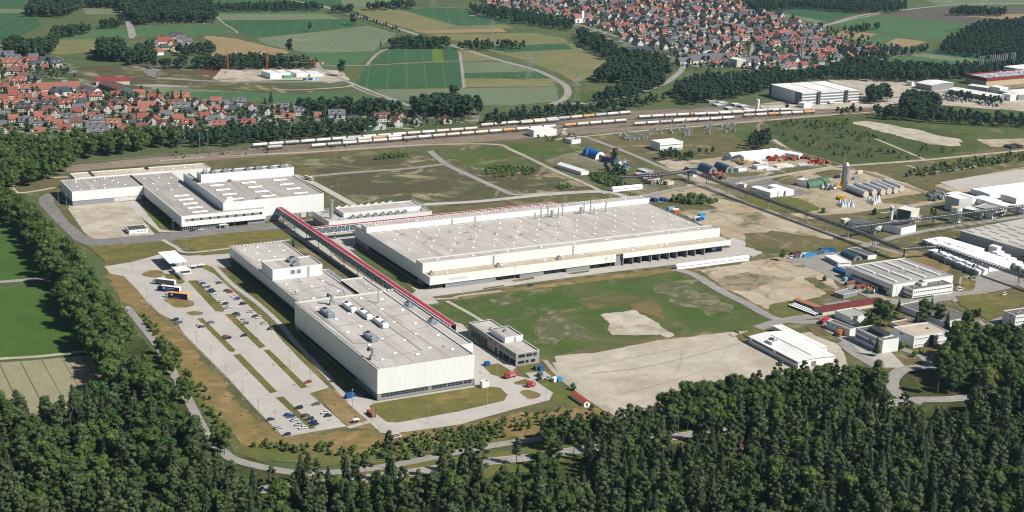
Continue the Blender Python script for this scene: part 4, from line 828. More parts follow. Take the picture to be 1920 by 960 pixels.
# ---- gate canopy and gatehouse
GC = thing('gate_canopy', 'big flat white canopy roof over the entrance lanes', 'canopy', (274.6, 976, 0))
m_ = MB(); m_.box(0, 0, 6.0, 12.6, 28.5, 6.7, C_WHITE); m_.build('roof', None, GC)
for x in (2, 10.4):
    for y in (2, 14, 26): m_ = MB(); m_.box(x, y, 0, x+0.35, y+0.35, 6, C_STEEL); m_.build('post', None, GC)
GH = thing('gatehouse', 'low white gatehouse with a flat roof under the end of the canopy', 'gatehouse', (276, 966, 0))
block(GH, 0, 0, 11, 9, 0, 3.6, W_WHITE, R_WHITE, drop=0.25); winstrip(GH, 3, 10.4, 0, 1.1, 2.6, 5, C_GREYM); winstrip(GH, 1, 8, 0, 1.1, 2.6, 4, C_GREYM, 'w')
for k, (x, y) in enumerate(((362, 505), (376, 503))):
    p = g(x, y-1); t = thing('bicycle_shelter', 'small white-roofed bicycle shelter '+('nearer the gatehouse' if k == 0 else 'farther from the gatehouse'), 'shelter', (p.x-2, p.y-2, 0))
    m_ = MB(); m_.box(0, 0, 2.3, 4.6, 3.4, 2.45, C_WHITE); m_.build('roof', None, t)
    m_ = MB(); [m_.box(a, b, 0, a+0.12, b+0.12, 2.3, C_STEEL) for a in (0.1, 4.3) for b in (0.1, 3.1)]; m_.box(0.1, 3.2, 0.3, 4.4, 3.26, 2.0, C_GLASS); m_.build('frame', None, t)
p = g(338, 516); t = thing('turnstile_cage', 'long slatted steel turnstile passage beside the gatehouse', 'passage', (p.x-3, p.y-3, 0))
m_ = MB(); m_.box(0, -9, 2.3, 3, 9, 2.5, C_STEEL); m_.build('roof', None, t)
m_ = MB(); [m_.box(s, -9+i*0.9, 0, s+0.08, -8.9+i*0.9, 2.3, C_STEEL) for i in range(20) for s in (0, 2.9)]; m_.build('bars', None, t)
# ---- small buildings of the plant
PV = thing('plant_room', 'little white building in the gravel court with dark panels laid over its roof', 'small building', (273.8, 1080, 0))
block(PV, 0, 0, 14.4, 12.5, 0, 3.4, W_WHITE, R_WHITE, drop=0.2)
for i in range(5):
    for j in range(3): m_ = MB(); m_.box(0.9+i*2.7, 0.9+j*3.8, 3.3, 3.0+i*2.7, 3.6+j*3.8, 3.62, C_DSTEEL); m_.build('roof_panel', None, PV)
for i in range(3): winstrip(PV, 6.4+i*2.6, 8.0+i*2.6, 0, 1.4, 2.3, 2, C_WHITE)
p = g(742, 832); t = thing('brick_hut', 'small square brick hut with a dark roof at the edge of the young plantation', 'hut', (p.x-1.5, p.y, 0))
block(t, 0, 0, 5, 5, 0, 3.4, C_BRICK, R_DARK, drop=0.3, cap=C_CAP); winstrip(t, 1.4, 2.6, 0, 0.05, 2.1, 1, C_GREYM, gl=C_GREYM, name='door')
p = g(1101, 761); t = thing('garden_shed', 'long white shed with a red gabled roof at the end of the fenced track', 'shed', (p.x-2.2, p.y-0.4, 0))
m_ = MB(); walls(m_, 0, 0, 3.6, 14, 0, 2.4, C_WHITE, 0.2); m_.add([(0,0,2.4),(3.6,0,2.4),(1.8,0,3.3)], [(0,1,2)], C_WHITE); m_.build('wall', None, t)
m_ = MB(); m_.add([(-0.5,-0.5,2.3),(1.8,-0.5,3.5),(4.1,-0.5,2.3),(-0.5,14.4,2.3),(1.8,14.4,3.5),(4.1,14.4,2.3)], [(0,1,4,3),(1,2,5,4)], flat('red_tiles', (0.36, 0.06, 0.035), 0.8, sc=2)); m_.build('roof', None, t)
winstrip(t, 1.0, 2.6, 0, 0.1, 2.0, 2, C_WHITE); m_ = MB(); m_.box(-0.6, -2.2, 0.06, 4.6, -0.02, 0.2, C_CONC); m_.build('step', None, t)
p = g(910, 728); t = thing('transformer_box', 'white open-topped enclosure standing on the lawn by the hall corner', 'enclosure', (p.x-2, p.y, 0))
m_ = MB(); walls(m_, 0, 0, 4.4, 3.2, 0, 4.0, W_WHITE, 0.2); m_.build('wall', None, t)
p = g(697, 779); t = thing('skip_container', 'rusty brown steel container beside the plant road', 'container', (p.x-1.6, p.y-4, 0))
m_ = MB(); m_.box(0, 0, 0.15, 2.5, 7, 2.6, flat('rust_brown', (0.27, 0.1, 0.05), 0.8, sc=1.5, var=0.3)); m_.build('body', None, t)
m_ = MB(); [m_.box(-0.06, 0.3+i*0.8, 0.2, 2.56, 0.42+i*0.8, 2.5, MATS['rust_brown']) for i in range(9)]; [m_.box(-0.02, y0, 0, 2.52, y0+0.3, 0.15, C_DSTEEL) for y0 in (0.2, 6.4)]; m_.build('rib', None, t)
p = g(667, 794); t = thing('smoking_shelter', 'small white shelter at the end of the fenced lawn', 'shelter', (p.x-1.5, p.y-1, 0))
m_ = MB(); m_.box(0, 0, 2.3, 3.4, 2.2, 2.5, C_WHITE); m_.build('roof', None, t); m_ = MB(); m_.box(0.2, 1.9, 0, 3.2, 2.0, 2.3, C_GLASS); [m_.box(a, 0.2, 0, a+0.1, 0.3, 2.3, C_STEEL) for a in (0.2, 3.1)]; m_.build('frame', None, t)
# ================================================================== buildings on the right, placed by their roof corners
def site_frame(FL, FR, BL, h):
    a, b, c = g(FL[0], FL[1], h), g(FR[0], FR[1], h), g(BL[0], BL[1], h)
    ux = (b-a); wd = ux.length; ang = math.atan2(ux.y, ux.x); n = Vector((-math.sin(ang), math.cos(ang), 0)); dp = (c-a).dot(n)
    return (a.x, a.y, 0), ang, wd, dp
def bld(name, label, cat, FL, FR, BL, h, wm=W_WHITE, rm=R_GREY, base=None, bz=3, group=None, cap=C_CAP, drop=0.4):
    loc, ang, wd, dp = site_frame(FL, FR, BL, h)
    t = thing(name, label, cat, loc, ang, group); block(t, 0, 0, wd, dp, 0, h, wm, rm, drop, cap, base=base, bz=bz)
    return t, wd, dp
def gable(root, wd, dp, h, rise, rm, along='y', over=0.4, wm=None, mid=0.5):
    """ridged roof; along = ridge direction"""
    m_ = MB()
    if along == 'y':
        c = wd*mid; P = [(-over, h-0.1), (c, h+rise), (wd+over, h-0.1)]
        m_.add([(P[0][0], -over, P[0][1]), (P[1][0], -over, P[1][1]), (P[2][0], -over, P[2][1]), (P[0][0], dp+over, P[0][1]), (P[1][0], dp+over, P[1][1]), (P[2][0], dp+over, P[2][1]),
                (P[0][0], -over, P[0][1]-0.2), (P[1][0], -over, P[1][1]-0.2), (P[2][0], -over, P[2][1]-0.2), (P[0][0], dp+over, P[0][1]-0.2), (P[1][0], dp+over, P[1][1]-0.2), (P[2][0], dp+over, P[2][1]-0.2)],
               [(0,1,4,3),(1,2,5,4),(6,9,10,7),(7,10,11,8),(0,6,7,1),(1,7,8,2),(3,4,10,9),(4,5,11,10),(0,3,9,6),(2,8,11,5)], rm)
        if wm:
            w_ = MB()
            for y in (0.02, dp-0.22): w_.add([(0.02,y,h-0.02),(wd-0.02,y,h-0.02),(c,y,h+rise-0.25),(0.02,y+0.2,h-0.02),(wd-0.02,y+0.2,h-0.02),(c,y+0.2,h+rise-0.25)], [(0,1,2),(5,4,3),(0,3,4,1),(1,4,5,2),(2,5,3,0)], wm)
            w_.build('gable', None, root)
    else:
        c = dp*mid
        m_.add([(-over,-over,h-0.1),(-over,c,h+rise),(-over,dp+over,h-0.1),(wd+over,-over,h-0.1),(wd+over,c,h+rise),(wd+over,dp+over,h-0.1),
                (-over,-over,h-0.3),(-over,c,h+rise-0.2),(-over,dp+over,h-0.3),(wd+over,-over,h-0.3),(wd+over,c,h+rise-0.2),(wd+over,dp+over,h-0.3)],
               [(0,3,4,1),(1,4,5,2),(6,7,10,9),(7,8,11,10),(0,1,7,6),(1,2,8,7),(3,9,10,4),(4,10,11,5),(0,6,9,3),(2,5,11,8)], rm)
        if wm:
            w_ = MB()
            for x in (0.02, wd-0.22): w_.add([(x,0.02,h-0.02),(x,dp-0.02,h-0.02),(x,c,h+rise-0.25),(x+0.2,0.02,h-0.02),(x+0.2,dp-0.02,h-0.02),(x+0.2,c,h+rise-0.25)], [(0,1,2),(5,4,3),(0,3,4,1),(1,4,5,2),(2,5,3,0)], wm)
            w_.build('gable', None, root)
    return m_.build('roof', None, root)
def shed(name, label, cat, FL, FR, BL, h, rise, wm, rm, along='y', group=None, over=0.4, mid=0.5):
    loc, ang, wd, dp = site_frame(FL, FR, BL, h)
    t = thing(name, label, cat, loc, ang, group)
    w_ = MB(); walls(w_, 0, 0, wd, dp, 0, h-0.12, wm, 0.25); w_.build('wall', None, t); gable(t, wd, dp, h, rise, rm, along, over, wm, mid)
    return t, wd, dp
def archhall(name, label, FL, FR, BL, h, skin, face, along='y', group=None, ribs=0):
    """barrel-vaulted hall; FL FR BL are ground corners"""
    loc, ang, wd, dp = site_frame(FL, FR, BL, 0)
    t = thing(name, label, 'arched hall', loc, ang, group)
    m_ = MB(); n = 14
    L = dp if along == 'y' else wd; W = wd if along == 'y' else dp
    def pt(s, a, k=1.0):
        c, z = W/2+W/2*k*math.cos(a), h*k*math.sin(a)
        return (c, s, z) if along == 'y' else (s, c, z)
    vs = [pt(s, math.pi*i/n) for s in (0, L) for i in range(n+1)]; k = n+1
    m_.add(vs, [(i, i+1, k+i+1, k+i) for i in range(n)], skin); m_.build('roof', None, t)
    f_ = MB()
    for s in (0.25, L-0.25): f_.add([pt(s, math.pi*i/n, 0.97) for i in range(n+1)], [tuple(range(n+1))], face)
    f_.build('end_wall', None, t)
    if ribs:
        r_ = MB()
        for j in range(ribs+1):
            s = L*j/ribs
            for i in range(n): r_.bar(pt(s, math.pi*i/n, 1.01), pt(s, math.pi*(i+1)/n, 1.01), 0.3, 0.15, C_GREYM)
        r_.build('rib', None, t)
    d_ = MB()
    if along == 'y': d_.box(W*0.36, 0.05, 0, W*0.64, 0.22, h*0.6, C_DSTEEL)
    else: d_.box(0.05, W*0.36, 0, 0.22, W*0.64, h*0.6, C_DSTEEL)
    d_.build('door', None, t)
    return t

t, wd, dp = shed('warehouse', 'white hall with a shallow white roof standing on the gravel yard before the wood', 'warehouse', (1497.5, 678.3), (1566.3, 666.7), (1401.7, 630.8), 4.6, 1.0, W_WHITE, R_WHITE, mid=0.45)
for i in range(6):
    m_ = MB(); m_.bar((wd*0.45-3.5, 6+i*7, 5.0), (wd*0.45+3.5, 6+i*7, 5.0), 0.5, 0.6, C_LOUV); m_.build('roof_vent', None, t)
m_ = MB(); m_.bar((wd*0.45, 4, 5.7), (wd*0.45, 44, 5.7), 0.35, 0.25, C_LOUV); m_.build('ridge_duct', None, t)
for a, b in ((2, 22), (25, 46), (49, 56), (60, 66)): winstrip(t, a, b, 0, 2.6, 3.9, int((b-a)/2), C_GREYM, 'w', gl=flat('brown_glass', (0.14, 0.12, 0.1), 0.3))
winstrip(t, wd*0.35, wd*0.48, 0, 0.1, 3.4, 2, C_GREYM, gl=C_LOUV, name='door'); ahu(t, 3, 30, 9, 36, 4.4, 2.2, C_WHITE)
m_ = MB(); m_.box(wd+0.02, 16, 0, wd+7, 62, 3.6, W_WHITE); m_.box(wd-0.3, 15.7, 3.75, wd+7.4, 62.4, 3.95, R_WHITE); m_.build('side_aisle', None, t)

t, wd, dp = bld('office_building', 'white two-storey office with a black roof house, tree at its front', 'office', (1656, 638.5), (1686, 633.9), (1601.4, 614.6), 8.7, W_WHITE, R_DARK)
m_ = MB(); m_.box(wd*0.35, dp*0.2, 8.3, wd*0.8, dp*0.75, 10.9, C_DSTEEL); m_.build('roof_house', None, t)
winstrip(t, 2, dp-1, 0, 6.0, 7.6, 16, C_WHITE, 'w', wid=0.4); winstrip(t, dp*0.3, dp-1, 0, 2.4, 4.4, 9, C_WHITE, 'w'); winstrip(t, dp*0.38, dp*0.5, 0, 3.4, 7.7, 3, C_DSTEEL, 'w', name='stair_window'); m_ = MB(); [m_.bar((wd*0.3, 4+i*1.3, 8.6), (wd*0.9, 4+i*1.3, 9.0), 0.8, 0.08, C_WHITE) for i in range(4)]; m_.build('roof_panel', None, t)
t, wd, dp = bld('office_building', 'white office with a sandy flat roof and a glazed stair in front', 'office', (1714.4, 631.3), (1780, 621.3), (1676.4, 613), 7.8, W_WHITE, R_TAN)
for z in (1.2, 5.4): winstrip(t, 1, wd*0.42, 0, z, z+1.1, 9, C_WHITE, wid=0.4); winstrip(t, wd*0.6, wd-1, 0, z, z+1.1, 9, C_WHITE, wid=0.4)
winstrip(t, wd*0.44, wd*0.56, 0, 0.2, 7.2, 3, C_DSTEEL, rows=4); winstrip(t, dp*0.5, dp*0.7, 0, 5.4, 6.6, 3, C_WHITE, 'w'); fan(t, wd*0.7, dp*0.5, 7.3, 1.0, 0.6)
t, wd, dp = bld('office_building', 'three-storey white office cut by the right edge, small dark windows', 'office', (1904.7, 591.9), (1975, 581.5), (1880.3, 582.5), 9.6, W_WHITE, R_DARK)
for z in (1.0, 4.1, 7.2): winstrip(t, 0.6, wd-0.6, 0, z, z+1.3, 16, C_WHITE, wid=0.5); winstrip(t, 3.5, 5.2, 0, z, z+1.3, 2, C_WHITE, 'w')
for x, y in ((5, 4), (9, 6), (14, 4)): fan(t, x, y, 9.2, 0.6, 0.4)
t, wd, dp = bld('workshop_hall', 'grey-roofed workshop hall with eight long skylight ribs', 'workshop', (1675, 534.2), (1787.5, 516.7), (1585, 499.2), 8.8, W_WHITE, R_GREY)
for i in range(4):
    for j in range(2): striplight(t, wd*(0.13+0.24*i)-1.2, dp*(0.1+0.45*j), wd*(0.13+0.24*i)+1.2, dp*(0.1+0.45*j)+19, 8.4, 1.1)
winstrip(t, 4, dp-6, 0, 3.2, 5.0, 14, C_GREYM, 'w'); winstrip(t, 6, 14, 0, 0.4, 3.0, 3, C_GREYM, 'w'); winstrip(t, wd*0.06, wd*0.065, 0, 0.1, 8, 1, C_WHITE)
for x, y in ((0.5, 0.5), (0.6, 0.62), (0.42, 0.6), (0.7, 0.45), (0.75, 0.3), (0.64, 0.28), (0.52, 0.4)): fan(t, wd*x, dp*y, 8.4, 0.7, 0.3)
m_ = MB(); [m_.box(1+i*3.1, 10, 0, 3.3+i*3.1, 14, 2.6, C_WHITE) for i in range(0)]; 
t, wd, dp = bld('office_building', 'long white two-storey annex with a brown roof, joined to the workshop front', 'annex', (1712.5, 543.3), (1787.5, 532.5), (1693, 534.0), 7.0, W_WHITE, R_DARK)
for z in (1.0, 4.2): winstrip(t, 0.8, wd-0.8, 0, z, z+1.3, 22, C_WHITE, wid=0.4); winstrip(t, 1, dp-1, 0, z, z+1.3, 4, C_WHITE, 'w')
ahu(t, wd*0.32, dp*0.4, wd*0.46, dp*0.8, 6.6, 2.2, C_WHITE)
for x in (0.15, 0.2, 0.55, 0.62, 0.7, 0.8): fan(t, wd*x, dp*0.5, 6.6, 0.6, 0.45)
m_ = MB(); m_.box(0, -1.6, 0, wd*0.5, -0.4, 0.9, flat('hedge_green', (0.03, 0.06, 0.015), sc=3, var=0.5)); h_ = m_.build('clipped_hedge', None, None); h_.parent = t
t, wd, dp = bld('store_building', 'low white building with pale ribbed roof next to the fenced sand yard', 'store', (1572, 492), (1596.5, 490), (1538, 479.6), 3.6, W_WHITE, R_WHITE)
winstrip(t, 2, dp-2, 0, 1.0, 2.5, 8, C_WHITE, 'w'); winstrip(t, 0.6, wd-0.6, 0, 2.0, 2.8, 6, C_WHITE)
archhall('arched_hall', 'dark teal barrel hall with a pale stripe next to the container row', (1599.6, 490), (1618, 488), (1576, 478.5), 4.2, flat('teal_sheet', (0.05, 0.09, 0.11), 0.45), C_GREYM)
t, wd, dp = bld('store_building', 'low store with a mottled dark roof and a white front by the arched hall', 'store', (1627, 480), (1643, 477.5), (1592, 465.5), 3.0, W_GREY, R_DARK)
m_ = MB(); m_.box(-0.05, -0.3, 0, wd+0.05, -0.02, 3.2, C_WHITE); m_.build('front_wall', None, t)
# red-roofed stables-like shed, L-shaped
M_REDT = flat('dark_red_sheet', (0.15, 0.03, 0.024), 0.6, sc=1.2, var=0.3); M_ORT = flat('weathered_orange_tiles', (0.42, 0.17, 0.09), 0.8, sc=1.5, var=0.4)
t, wd, dp = shed('storage_shed', 'long shed with a dark red mono roof and bluish back wall', 'shed', (1543, 584), (1660, 565), (1531, 575.5), 3.1, 1.0, C_CREAM, M_REDT, 'x', mid=0.6)
m_ = MB(); m_.box(wd*0.2, dp+0.5, 3.0, wd*0.6, dp+3.5, 3.2, C_GREYM); m_.build('roof_panel', None, t)
t, wd, dp = shed('storage_shed', 'narrow bluish shed roofed with weathered orange tiles', 'shed', (1533, 577), (1541.5, 575), (1494, 560), 3.2, 0.7, flat('slate_blue_wall', (0.11, 0.16, 0.2)), M_ORT, 'y')
for k in range(3):
    p, q = g(1479+k*4, 575-k*1.6), g(1529+k*4, 594-k*1.6); m_ = MB(); m_.bar((0, 0, 0.8), (q-p)+Vector((0, 0, 0.8)), 1.2, 1.2, C_DSTEEL); 
    for j in range(12): c = (q-p)*((j+0.5)/12); m_.box(c.x-0.7, c.y-0.7, 1.4, c.x+0.7, c.y+0.7, 1.75, C_WHITE)
    o = m_.build('pipe_stack', None, None, p); tag(o, 'dark rack of pipes with white caps, %s row beside the orange-tiled shed' % ('outer', 'middle', 'inner')[k], 'pipe rack')
bld('flat_building', 'white flat-roofed building partly behind the big round tree', 'building', (1596, 595), (1630, 589), (1571, 581.3), 5.0, W_WHITE, R_GREY)
t, wd, dp = bld('plant_annex', 'narrow white annex with a brown roof and small square windows', 'annex', (1593.8, 617.5), (1605, 615), (1553.8, 600), 5.4, W_WHITE, R_DARK)
for i in range(5): winstrip(t, 6+i*4.2, 7.2+i*4.2, 0, 3.0, 4.0, 1, C_WHITE, 'w')
bld('flat_building', 'low dark-roofed building behind a row of trees', 'building', (1771, 604), (1821, 594), (1690, 570), 4.2, W_WHITE, R_DARK)
bld('flat_building', 'small red brown flat roof between the offices', 'building', (1690, 612), (1722, 606), (1672, 603), 3.0, W_WHITE, flat('brown_felt', (0.25, 0.17, 0.12)))
# logistics block by the railway
t, wd, dp = bld('logistics_building', 'big white logistics block with banded grey front beside the railway', 'logistics building', (1504.4, 174.4), (1611.9, 168), (1446.3, 157.5), 15, W_WHITE, R_WHITE, cap=C_CAPD)
m_ = MB()
for z in (1.5, 5.0, 8.5, 12): m_.box(0, -0.25, z, wd, -0.02, z+1.7, C_LOUV)
m_.build('window_band', None, t)
for x in (0.26, 0.74): m_ = MB(); m_.box(wd*x, -1.8, 0, wd*x+4, -0.3, 15.5, C_DSTEEL); [m_.box(wd*x-0.1, -2, z, wd*x+4.1, -1.85, z+0.4, C_STEEL) for z in (3, 6, 9, 12, 15)]; m_.build('stair_tower', None, t)
m_ = MB(); m_.box(-0.35, 0, 0, -0.02, dp*0.2, 14.9, C_LOUV); m_.box(-0.35, dp*0.93, 0, -0.02, dp, 14.9, W_DARK); m_.build('side_panel', None, t)
duct(t, [(wd*0.35, 0.5), (wd*0.35, dp-1)], 14.7, 1.2, 0.1, C_LOUV); duct(t, [(wd*0.7, 0.5), (wd*0.7, dp-1)], 14.7, 1.2, 0.1, C_LOUV)
bld('site_cabin', 'white cabin in front of the banded logistics block', 'cabin', (1508, 194), (1523, 191.8), (1500, 191.2), 6, W_WHITE, R_WHITE)
bld('station_building', 'white two-storey signal building on the edge of the rail yard', 'building', (1001, 245), (1044, 241.5), (994.5, 240), 7.0, W_WHITE, R_WHITE)
bld('small_building', 'small white building with a grey roof beside the plant road', 'building', (1072, 262.5), (1089, 260.5), (1062.5, 259), 4.5, W_WHITE, R_GREY)
t, wd, dp = bld('transformer_hall', 'white box building of the substation with two thin dark window lines', 'building', (1238, 268.5), (1281, 264.8), (1226.5, 262), 8.6, W_WHITE, R_WHITE, base=W_WHITE)
winstrip(t, 1, wd-1, 0, 5.8, 6.5, 14, C_WHITE, depth=0.3); winstrip(t, 1, wd-1, 0, 1.4, 2.1, 14, C_WHITE, depth=0.3)
# top right industrial plant
t, wd, dp = shed('warehouse', 'plain white hall with grey wall left of the maroon plant', 'warehouse', (1747.5, 160), (1788.8, 155), (1732.5, 152.5), 7.5, 1.5, W_GREY, R_WHITE, 'y')
t, wd, dp = bld('production_plant', 'large plant with a maroon roof band and bluish roof, far right', 'production plant', (1850, 149.4), (1965, 139), (1804, 142), 10, panel('sand_cladding', (0.5, 0.4, 0.26), 8), flat('blue_grey_roof', (0.3, 0.33, 0.38), var=0.15, sc=0.2))
m_ = MB(); walls(m_, -0.2, -0.2, wd+0.2, dp+0.2, 7.5, 12.2, flat('maroon_band', (0.2, 0.03, 0.03)), 0.18); m_.build('roof_band', None, t)
for i in range(26): dome(t, wd*random.uniform(0.05, 0.95), dp*random.uniform(0.1, 0.9), 11.6, 3.5, 3)
bld('production_plant', 'white plant hall at the right edge behind the maroon plant', 'production plant', (1908, 129), (1985, 122), (1884, 124), 12, W_WHITE, R_WHITE)
for k, (x, y) in enumerate([(1834,135),(1838,134.6),(1841,134.3),(1854,132),(1858,131.6),(1862,131.2),(1866,130.8),(1870,130.4),(1874,130),(1878,129.5),(1882,129),(1885,128.7),(1893,127),(1897,126.6),(1900,126.2)]):
    p = g(x, y+3); m_ = MB(); m_.cyl((0, 0, 0), (0, 0, 24), 0.75, n=8, mat=C_STEEL); m_.box(-1, -1, 0, 1, 1, 1.5, C_CONC)
    o = m_.build('steel_chimney', None, None, p); tag(o, 'slim steel chimney, number %s in the row behind the maroon plant' % ('one two three four five six seven eight nine ten eleven twelve thirteen fourteen fifteen'.split()[k]), 'chimney', 'slim steel chimneys behind the maroon plant')
shed('warehouse', 'long low hall with a pale sloping roof and a tree row before it', 'warehouse', (1868.8, 182.5), (1888, 178.8), (1783.8, 166.3), 6, 1.5, W_GREY, R_WHITE)
bld('flat_building', 'white hall between the long low hall and the maroon plant', 'building', (1852, 165), (1862, 162), (1823, 157), 7, W_GREY, R_WHITE)
t, wd, dp = bld('office_building', 'white office with dark square windows beside the long low hall', 'office', (1875, 165), (1891, 163), (1860, 161), 9, W_WHITE, R_WHITE); winstrip(t, 1, wd-1, 0, 5.5, 7.2, 3, C_WHITE, wid=1.2); winstrip(t, 1, wd-1, 0, 1.5, 3.2, 3, C_WHITE, wid=1.2)
t, wd, dp = bld('office_building', 'smaller white office with dark windows nearest the tank wagons car park', 'office', (1895, 178), (1907, 176), (1888, 174), 8, W_WHITE, R_WHITE); winstrip(t, 1, wd-1, 0, 5, 6.5, 3, C_WHITE, wid=1.2); winstrip(t, 1, wd-1, 0, 1.5, 3, 3, C_WHITE, wid=1.2)
bld('flat_building', 'grey hall cut by the right edge below the maroon plant', 'building', (1910, 178), (1990, 172), (1895, 168), 7, W_GREY, R_WHITE)
bld('flat_building', 'small white block at the edge of the wood, alone', 'building', (1710, 153.5), (1714, 152.8), (1702, 151.5), 6, W_WHITE, R_WHITE)
# the right-hand warehouse and the white module fields
t, wd, dp = bld('warehouse', 'huge grey-walled warehouse with ribbed pale roof at the right edge', 'warehouse', (1990, 488), (2140, 455), (1813, 430.2), 9, W_GREY, R_PALE)
for i in range(9):
    for j in range(5): m_ = MB(); m_.box(6+j*11+(4 if i % 2 else 0), 8+i*13, 8.6, 7+j*11+(4 if i % 2 else 0), 17+i*13, 8.9, C_LOUV); m_.build('roof_slot', None, t)
m_ = MB(); m_.box(-3, 6, 3.0, -0.05, dp-60, 3.4, C_REDP); m_.build('awning', None, t)
m_ = MB(); m_.box(-7, dp-42, 0, -0.05, dp-34, 6.5, C_WHITE); m_.build('side_block', None, t)
W_TENT = flat('white_tent_skin', (0.86, 0.87, 0.88), 0.5, var=0.04, sc=0.3)
def tent(label, FL, FR, BL, h, rise=0.5, group='white module halls on the right', units=0, name='module_hall', ac=True):
    loc, ang, wd, dp = site_frame(FL, FR, BL, h); t = thing(name, label, 'module hall', loc, ang, group)
    w_ = MB(); walls(w_, 0, 0, wd, dp, 0, h-0.12, W_TENT, 0.2); w_.build('wall', None, t); gable(t, wd, dp, h, rise, W_TENT, 'y' if dp > wd else 'x', 0.1, W_TENT)
    for i in range(units):
        m_ = MB(); y = dp*(i+0.5)/units; m_.box(-1.2, y-1.0, 0.4, -0.05, y+1.0, h-0.3, C_LOUV); m_.build('cooling_unit', None, t)
    return t
for k, a in enumerate([((1826,470),(1846,466),(1776,443.5),4.8,4), ((1845,480),(1862,476.5),(1812,462),4.2,4)]):
    tent(('shorter white module hall nearest the grey warehouse corner', 'small white module block between two broader ones')[k], a[0], a[1], a[2], a[3], 0.3, units=a[4])
for nm_, A0, A1, R0_, n_ in (('lower row of the white field', (1742,468.5), (1837,509), (17,-4), 9), ('broad row of the white field', (1731,449), (1856,500), (46,-8), 12)):
    for k in range(n_):
        t0, t1 = k/n_, (k+0.94)/n_; a = (A0[0]+(A1[0]-A0[0])*t0, A0[1]+(A1[1]-A0[1])*t0); b = (A0[0]+(A1[0]-A0[0])*t1, A0[1]+(A1[1]-A0[1])*t1); q = 0.75+0.03*k
        tent('white module hall, %s from the top, %s' % ('first second third fourth fifth sixth seventh eighth ninth tenth eleventh twelfth'.split()[k], nm_), b, (b[0]+R0_[0]*q, b[1]+R0_[1]*q), a, 4.0+0.5*(k % 2), 0.35, 'white module halls of the '+nm_, 2)
for k in range(6):
    x, y = 1862+k*11.5, 466+k*6.5
    tent('white module box, %s of six along the red awning' % ('first', 'second', 'third', 'fourth', 'fifth', 'last')[k], (x+8, y+8.5), (x+22, y+6), (x-1, y+4.6), 4.4, 0.3, 'white module boxes beside the awning', 2 if k > 2 else 0)
for k, a in enumerate([((1816,374),(1838,370.5),(1808,357),5.0), ((1858,379),(1879,376),(1837,367.5),5.0), ((1881,386),(1899,383),(1860,375),5.0), ((1856,364),(1962,350),(1828,353),5.0), ((1906,372),(1985,360),(1882,363),5.2), ((1920,392),(2000,380),(1892,384),4.8)]):
    tent(('white hall module nearest the tall ribbed block', 'white hall module with a long shaded side', 'white hall module directly beside the brown-roofed store', 'longest white hall row along the sandy strip', 'white hall row at the right edge, middle', 'white hall row at the right edge above the pipe bridge')[k], a[0], a[1], a[2], a[3], 0.4, 'white halls by the runway')
bld('process_building', 'tall grey-white ribbed block with roof fans next to the round tank', 'process building', (1799, 374), (1824.3, 370.7), (1776, 366), 12, panel('ribbed_sheet', (0.55, 0.57, 0.57), 2.0), R_WHITE)
bld('process_building', 'white-roofed low process house behind the pipe bridge', 'process building', (1838, 397), (1852, 392), (1811, 388), 6.5, W_GREY, R_WHITE)
t, wd, dp = bld('store_building', 'brown-roofed store with a white canopy front behind the pipe bridge', 'store', (1862, 397), (1886, 389), (1836, 385), 6.5, W_WHITE, R_GREY); winstrip(t, 1, wd-1, 0, 1, 4, 5, C_WHITE)
bld('small_building', 'small pale hut with a flat roof beside the dark store near the pipe bridge', 'hut', (1584, 413), (1599, 411), (1579, 409.5), 5, C_CREAM, C_CAP)
t, wd, dp = shed('store_building', 'dark store with a violet grey roof under the pipe bridge', 'store', (1640, 427), (1658, 421), (1602, 411.5), 4.5, 1.4, W_WHITE, flat('violet_felt', (0.12, 0.115, 0.135)), 'y')
t, wd, dp = bld('process_building', 'white concrete block with a dark stair face above the small plant', 'process building', (1708, 396), (1724, 390), (1692, 387), 9.5, C_CONC, C_CAP); m_ = MB(); m_.box(-0.4, 1, 0, -0.05, dp-1, 9, C_DSTEEL); m_.build('stair_face', None, t); m_ = MB(); m_.box(0, -0.3, 0, wd, -0.02, 9.6, C_CREAM); m_.build('front_wall', None, t)
bld('process_building', 'small white annex with two dark windows below the concrete block', 'annex', (1711, 407), (1728, 405), (1704, 402.5), 4.5, C_WHITE, C_CAP)
bld('process_building', 'flat brown-roofed process house between silo and pipe bridge', 'process building', (1690, 428), (1718, 422), (1664, 416), 6, C_WHITE, R_DARK)
# white-grey workshop row
shed('tunnel_shelter', 'long white fabric tunnel lying across the road end of the sand lot', 'tunnel shelter', (1270, 499.5), (1405, 482.5), (1266.5, 496.5), 2.6, 1.3, W_TENT, W_TENT, 'x')
shed('tunnel_shelter', 'white fabric tunnel with a tractor unit at its end behind the wide hall', 'tunnel shelter', (1150, 354.5), (1205, 349), (1147, 352), 2.8, 1.5, W_TENT, W_TENT, 'x')
for k, a in enumerate([((1371,290),(1462,281.5),(1369,286.5)), ((1395,294),(1478,286),(1392,288.5)), ((1498,290.5),(1505,288),(1464,273))]):
    tent(('rear white hall of the machine yard', 'front white hall of the machine yard', 'white hall closing the machine yard on its right')[k], a[0], a[1], a[2], 4.5, 1.2, 'white halls round the machine yard')
shed('warehouse', 'white gabled workshop in the overgrown yard, cars before it', 'workshop', (1090, 322), (1104, 320), (1057, 306), 3.6, 1.6, C_WHITE, R_WHITE)
archhall('arched_hall', 'bright blue barrel hall with a white end wall', (1116, 299.5), (1136, 297.5), (1105, 289), 7.5, flat('bright_blue_sheet', (0.02, 0.13, 0.42), 0.4), C_WHITE)
t = bld('container_block', 'blue stacked container block with a red patch on its roof', 'container', (1147, 296.5), (1157, 294.5), (1136, 290.5), 5, C_BLUE, flat('red_roof_patch', (0.4, 0.06, 0.06)))[0]
